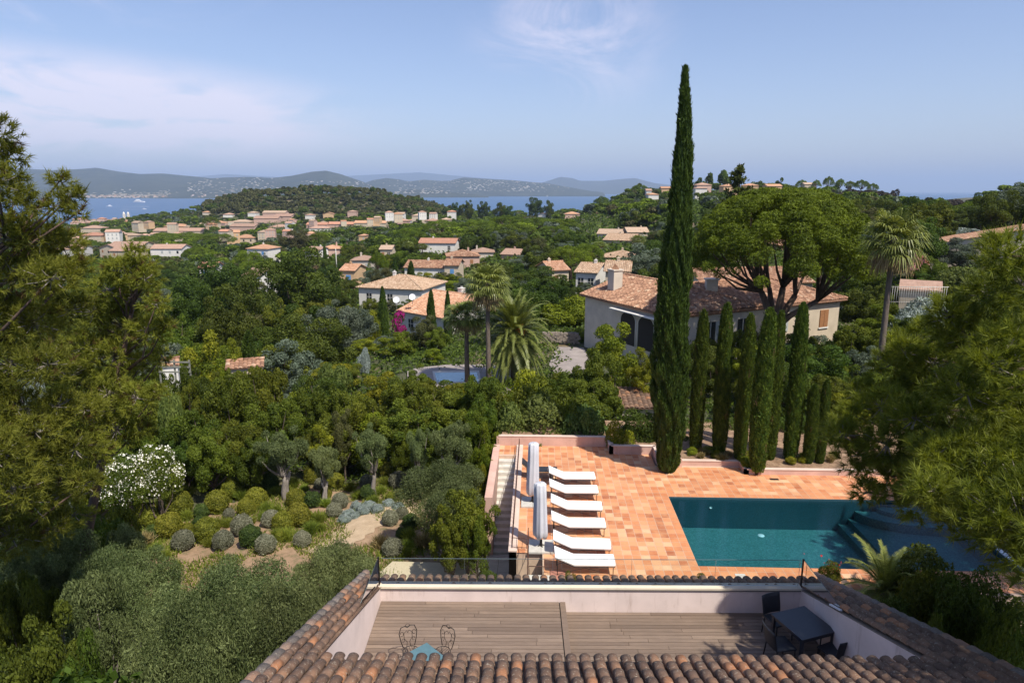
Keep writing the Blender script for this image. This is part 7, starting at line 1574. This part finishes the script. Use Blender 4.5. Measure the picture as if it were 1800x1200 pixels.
nearpine('pine_tree', 'pine standing past the far right corner of the pool, outside the frame', [(21, 20, -.8), (21, 20, 4), (20.5, 20, 8), (20.5, 20, 11)], [], 'needle_near', .25, .03, 120, 30, .7, 24, [(18, 18, 9, 1.8), (19.5, 18, 11, 1.8), (18.5, 20.5, 8.5, 1.8), (20, 17, 10, 1.8), (20, 22.5, 8, 1.7), (18.5, 19, 6.5, 1.5), (19.5, 24, 7, 1.5), (22, 20, 10, 2), (21, 18.5, 8, 1.8), (17.2, 17.5, 8.5, 1.5), (17.8, 22, 7, 1.5), (18.8, 24.4, 6, 1.4), (19, 22, 7.5, 1.6)], .35, .02)
# trees standing beside and behind the camera: out of the picture, they shade the garden's near corner
tree_x = [('oak', -9.5, 6.5, 9.7, 9), ('oak', -13.5, 7, 8.2, 9), ('oak', -12, 3, 10.0, 8)]
for k, x, y, h, w in tree_x: place(k, 'oak_tree', 'dark green broadleaf tree beside the house', 'tree', x, y, -3.4, w, h, None, None, 'auto')

# ------------------------------------------------------------------ the rest of the valley's trees
GW, GH = 450, 150; Y0g = 300      # cells of 4 px
def cells(x0, y0, x1, y1, shrink=1.0):
    cx, cy = (x0 + x1) / 2, (y0 + y1) / 2; rx, ry = (x1 - x0) / 2 * shrink, (y1 - y0) / 2 * shrink
    i0, i1 = max(0, int((cx - rx) / 4)), min(GW - 1, int((cx + rx) / 4)); j0, j1 = max(0, int((cy - ry - Y0g) / 3)), min(GH - 1, int((cy + ry - Y0g) / 3))
    if i1 < i0 or j1 < j0: return None
    ii, jj = np.meshgrid(np.arange(i0, i1 + 1), np.arange(j0, j1 + 1)); e = ((ii * 4 + 2 - cx) / max(rx, 2)) ** 2 + ((jj * 3 + 1.5 + Y0g - cy) / max(ry, 1.5)) ** 2 <= 1
    return ii[e], jj[e]
cand = []
rs = random.Random(31)
Y = 37.0
CLEAR = HOUSES + [(718, 640, 850, 672, 60), (975, 604, 1065, 650, 62), (1245, 645, 1290, 705, 44), (690, 540, 720, 590, 80), (820, 465, 900, 660, 49), (845, 520, 960, 655, 52), (1530, 370, 1630, 600, 43), (780, 530, 860, 640, 52), (1085, 560, 1140, 640, 44), (660, 600, 730, 650, 60), (990, 500, 1020, 600, 69), (700, 476, 830, 500, 118), (1295, 290, 1310, 330, 128), (1220, 300, 1400, 337, 520), (1575, 300, 1700, 343, 900)]
while Y < 1150:
    s = np.interp(Y, [37, 60, 120, 300, 900], [3.6, 4.6, 6.2, 7.4, 8.2]); x = -Y * .92
    while x < Y * .92:
        xx = x + rs.uniform(-.4, .4) * s; yy = Y + rs.uniform(-.4, .4) * s; x += s
        z = T1(xx, yy); 
        if z < SEA + 3: continue
        px, py, d = to_px(xx, yy, z)
        if not (-60 < px < 1860): continue
        u = rs.random(); h = rs.uniform(5, 8.5)
        if yy < 56: kd = 'leafy' if u < .4 else 'oak' if u < .6 else 'citrus' if u < .75 else 'greyoak' if u < .9 else 'brownish'; h = rs.uniform(2.6, 4.6) if px > 250 else rs.uniform(3, 6)
        elif yy < 260: kd = 'oak' if u < .42 else 'leafy' if u < .64 else 'greyoak' if u < .78 else 'brownish' if u < .86 else 'umbrella_pine' if u < .95 else 'mid_cypress'
        else: kd = 'far_oak' if u < .42 else 'far_umbrella' if u < .68 else 'far_grey' if u < .84 else 'far_wood' if u < .97 else 'mid_cypress'
        if 360 < px < 790 and yy > 700: kd = 'far_wood' if u < .8 else 'far_oak'; h = rs.uniform(5, 13)
        if 1470 < px < 1720 and 330 < yy < 900: kd = 'far_burnt' if u < .85 else 'far_grey'; h = rs.uniform(3.5, 6)
        if 1500 < px < 1650 and 480 < yy < 640 and u < .75: continue
        if yy > 900 and px < 340: continue
        if yy < 130 and px > 1480: kd = 'oak' if u < .3 else 'leafy' if u < .6 else 'citrus' if u < .75 else 'greyoak'
        if 60 < yy < 130 and kd == 'umbrella_pine': kd = 'oak'
        cw = h * {'umbrella_pine': 1.25, 'far_umbrella': 1.3, 'mid_cypress': .22}.get(kd, 1.0) * rs.uniform(.85, 1.15)
        if -2 < xx < 20 and yy < 38: continue
        w = cw * FPX / d; t_ = to_px(xx, yy, z + h)[1]
        bad = False
        for (a0, b0, a1, b1, D) in CLEAR:
            rr_ = 3 if D < 56 else 9
            if yy < D + rr_ and px + w * .45 > a0 and px - w * .45 < a1:
                if t_ < b1 and (py > b0 or abs(yy - D) < rr_): 
                    if yy < D or abs(yy - D) < rr_: bad = True; break
        if bad: continue
        cand.append((yy, xx, z, kd, cw, h, px, t_, py, w))
    Y += s * .9
cand.sort()
grid = np.zeros((GH, GW), bool); grid[max(0, (640 - Y0g) // 3):, 860 // 4:] = False
sol = sorted([(o[4], o) for o in OCC] + [(h[4], h) for h in HOUSES], key=lambda e: e[0]); si = 0; keep = []
for c in cand:
    while si < len(sol) and sol[si][0] <= c[0]:
        o = sol[si][1]; q = cells(o[0], o[1], o[2], o[3], .8); si += 1
        if q: grid[q[1], q[0]] = True
    yy, xx, z, kd, cw, h, px, t_, py, w = c; q = cells(px - w / 2, t_, px + w / 2, py + (2 if h > 5 else 0))
    if not q or len(q[0]) == 0: 
        continue
    new = int((~grid[q[1], q[0]]).sum())
    if new < max(2, .10 * len(q[0])): continue
    keep.append((new, c)); q2 = cells(px - w / 2, t_, px + w / 2, py, .82)
    if q2: grid[q2[1], q2[0]] = True
keep.sort(key=lambda k: -k[0])
print('filler candidates', len(cand), 'kept', len(keep))
NI = 250
for new, (yy, xx, z, kd, cw, h, px, t_, py, w) in keep[:NI]:
    nm, cat, lab = NAMES[kd]; place(kd, nm, lab, cat, xx, yy, z - .2, cw, h, None, None, 'auto')
SP = {}
for kd in ('far_oak', 'far_umbrella', 'far_wood', 'far_burnt', 'far_grey'):
    rg = np.random.default_rng(hash(kd) % 7 + len(kd)); L = []
    for s in range(3):
        bl = []
        for _ in range(6):
            a = rg.random() * 6.283; f = math.sqrt(rg.random()); bl.append((math.cos(a) * f * .3, math.sin(a) * f * .3, rg.uniform(.5, .75) if 'umb' not in kd else .78, rg.uniform(.16, .26)))
        L.append(blob_leaves(rg, bl, 420, .13, .8, squash=.8))
    SP[kd] = L
mm = MB(); mats_ = ['leaf_dark', 'needle_umb', 'leaf_brown', 'leaf_burnt', 'leaf_grey']
for new, (yy, xx, z, kd, cw, h, px, t_, py, w) in keep[NI:]:
    k2 = kd if kd in SP else 'far_oak'; q, tt = SP[k2][rs.randrange(3)]; a = rs.random() * 6.28; ca, sa = math.cos(a), math.sin(a)
    Q = np.stack([(q[..., 0] * ca - q[..., 1] * sa) * cw + xx, (q[..., 0] * sa + q[..., 1] * ca) * cw + yy, q[..., 2] * h + z], -1)
    mm.quads(Q, list(SP).index(k2), np.clip(tt + rs.uniform(-.2, .2), 0, 1))
if len(keep) > NI:
    o = mm.obj('far_woodland', [M[m_] for m_ in mats_]); tag(o, 'distant woodland of pines and oaks covering the valley and the hills', 'woodland'); o['kind'] = 'stuff'
# undergrowth: low scrub cover so that the ground between the trees reads as maquis
def scrub():
    rg = np.random.default_rng(9); P = []; n = 22000
    Yr = 30 * (1100 / 30) ** rg.random(n * 2); an = rg.uniform(-.75, .75, n * 2); X = Yr * np.tan(an); Z = T(X, Yr)
    ok = (Z > SEA + 2) & ~((X > -2.2) & (X < 20) & (Yr < 37.5)) & ~((X > -11) & (X < -1) & (Yr > 53) & (Yr < 58)) & ~((X > 2) & (X < 9) & (Yr > 56) & (Yr < 68)) & ~((Yr < 37) & (X < -1)); X, Yr, Z = X[ok], Yr[ok], Z[ok]
    s = np.clip(Yr * .011, .35, 3.0); k = 16
    C = np.repeat(np.stack([X, Yr, Z], 1), k, 0) + rg.normal(size=(len(X) * k, 3)) * np.repeat(s, k)[:, None] * np.array([.8, .8, .25]) + np.array([0, 0, .15]); N_ = unit(rg.normal(size=C.shape) * .8 + np.array([0, -.2, 1]))
    q = leaf_quads(C, N_, rg, 1.0, .7); c = q.mean(1, keepdims=True); q = c + (q - c) * np.clip(np.repeat(Yr, k) * .0042, .12, 1.3)[:, None, None]
    b = MB(); b.quads(q, 0, rg.random(len(q))); o = b.obj('undergrowth', M['leaf_dark']); tag(o, 'low green scrub covering the ground between the trees', 'undergrowth'); o['kind'] = 'stuff'
scrub()
# short grass of the garden
def lawn():
    rg = np.random.default_rng(19); n = 60000; X = rg.uniform(-22, -2.4, n); Y_ = rg.uniform(17, 36, n); Z = T(X, Y_); d = unit(np.stack([rg.normal(size=n) * .5, rg.normal(size=n) * .5, np.ones(n)], 1))
    k = (np.sin(X * .9 + 2) * np.sin(Y_ * .8) + .5 * np.sin(X * 2.7) * np.sin(Y_ * 2.2) > -.05) ; X, Y_, Z, d = X[k], Y_[k], Z[k], d[k]; P = np.stack([X, Y_, Z], 1); s = unit(np.cross(d, rg.normal(size=d.shape))) * .03; L = .12 + .25 * rg.random((len(X), 1))
    Q = np.stack([P - s, P + s, P + d * L + s * .2, P + d * L - s * .2], 1); b = MB(); b.quads(Q, 0, rg.random(len(Q))); o = b.obj('short_grass', M['grass_long']); tag(o, 'sparse short grass on the sandy garden ground', 'grass'); o['kind'] = 'stuff'
lawn()

# ------------------------------------------------------------------ labels that tell look-alikes apart
LM = [('the white oleander', 262, 850, 29), ('the garden of clipped balls', 500, 880, 30), ('the curving sandy path', 640, 915, 26), ('the stairs', 885, 880, 28), ('the far terrace wall', 960, 778, 33.5), ('the tall cypress', 1180, 700, 31.7), ('the slim cypress row', 1340, 680, 32),
      ('the right edge pine', 1700, 760, 18.5), ('the yellow green left pines', 120, 650, 18), ('the neighbour pool', 790, 660, 56), ('the date palm', 905, 600, 53), ('the villa', 1200, 540, 64), ('the big umbrella pine', 1383, 430, 54), ('the grey trunked right palm', 1570, 470, 44), ('the driveway', 1010, 630, 62),
      ('the orange tiled roof', 742, 550, 94), ('the low white house', 685, 510, 118), ('the bamboo green slope', 850, 490, 140), ('the two storey white house', 768, 430, 245), ('the large pale valley house', 1086, 425, 235), ('the cream terrace houses', 210, 440, 330), ('the very long low building', 312, 408, 560),
      ('the pink apartment block', 485, 385, 650), ('the long red roofed row', 600, 396, 600), ('the wooded hill crest', 560, 330, 860), ('the ochre hillside house', 577, 376, 690), ('the big dark oak', 520, 490, 106), ('the long tiled outbuilding', 428, 640, 46), ('the hilltop orange houses', 1300, 328, 505), ('the scorched slope', 1580, 345, 560),
      ('the grey gabled right house', 1752, 435, 84), ('the old town church', 222, 385, 1000), ('the right shore houses', 990, 378, 580), ('the roof terrace', 900, 1100, 14), ('the bottom left olives', 300, 1050, 16), ('the cycad', 1566, 1020, 20), ('the small red roof', 793, 374, 560), ('the brown hill slope', 1100, 350, 550), ('the valley floor', 650, 440, 300)]
ORD = ['first', 'second', 'third', 'fourth', 'fifth', 'sixth', 'seventh', 'eighth', 'ninth', 'tenth', 'eleventh', 'twelfth', 'thirteenth', 'fourteenth', 'fifteenth', 'sixteenth', 'seventeenth', 'eighteenth', 'nineteenth', 'twentieth']
info = []
bpy.context.view_layer.update()
for o in THINGS:
    l = o.matrix_world.translation if o.parent else o.location; px, py, d = to_px(l.x, l.y, l.z + 1.5) if l.y > 1 else (0, 1300, 5); info.append([o, px, py, l.y])
for e in info:
    o, px, py, Y = e; w = o.get('_w')
    if w == 'auto':
        best = min(LM, key=lambda m_: ((m_[1] - px) / 1.6) ** 2 + ((m_[2] - py) * 1.3) ** 2 + (math.log(max(Y, 2) / m_[3]) * 150) ** 2)
        nm_, lx, ly, LD = best
        rel_ = ('left of' if px < lx else 'right of') if abs(px - lx) > 45 and abs(math.log(max(Y, 2) / LD)) < .35 else ('beyond' if Y > LD * 1.03 else 'in front of' if Y < LD * .97 else ('left of' if px < lx else 'right of'))
        o['label'] = o['label'] + ' ' + rel_ + ' ' + nm_
    elif w: o['label'] = o['label'] + ' ' + w
    if '_w' in o.keys(): del o['_w']
by = {}
for e in info: by.setdefault(e[0]['label'], []).append(e)
for lab, es in by.items():
    if len(es) > 1:
        es.sort(key=lambda e: e[1]); n = len(es)
        for i, e in enumerate(es):
            if lab.startswith('tiny pale house'): continue
            e[0]['label'] = lab + (', ' + (ORD[i] if i < 20 else str(i + 1) + 'th') + ' from left' if n > 2 else ', ' + ('left' if i == 0 else 'right') + ' one')
            if 'group' not in e[0].keys(): e[0]['group'] = lab.replace('tree ', 'trees ', 1).replace('pine ', 'pines ', 1).replace('bush ', 'bushes ', 1)
for o in THINGS:
    L_ = o['label'].split()
    if len(L_) > 16:
        for a_ in ('distant ', 'small ', 'dark ', 'clipped ', 'yellow green ', 'mid ', 'loose '):
            if len(o['label'].split()) > 16: o['label'] = o['label'].replace(a_, '', 1)
# ------------------------------------------------------------------ haze
HZ = True
if HZ:
    b = MB(); b.box(-62000, 62000, -3600, 61000, SEA - 50, 950); b.box
    hm = bpy.data.materials.new('haze'); hm.use_nodes = True; t = hm.node_tree; t.nodes.clear(); o_ = t.nodes.new('ShaderNodeOutputMaterial'); pv = t.nodes.new('ShaderNodeVolumePrincipled')
    pv.inputs['Color'].default_value = (.54, .71, 1.0, 1); pv.inputs['Density'].default_value = HAZE_D; pv.inputs['Anisotropy'].default_value = .0
    lk(t, pv.outputs[0], o_.inputs['Volume']); hz = b.obj('haze', hm); hz['kind'] = 'stuff'; hz['label'] = 'thin blue summer haze over the bay and hills'; hz['category'] = 'haze'
print('things', len(THINGS), 'objects', len(bpy.data.objects))
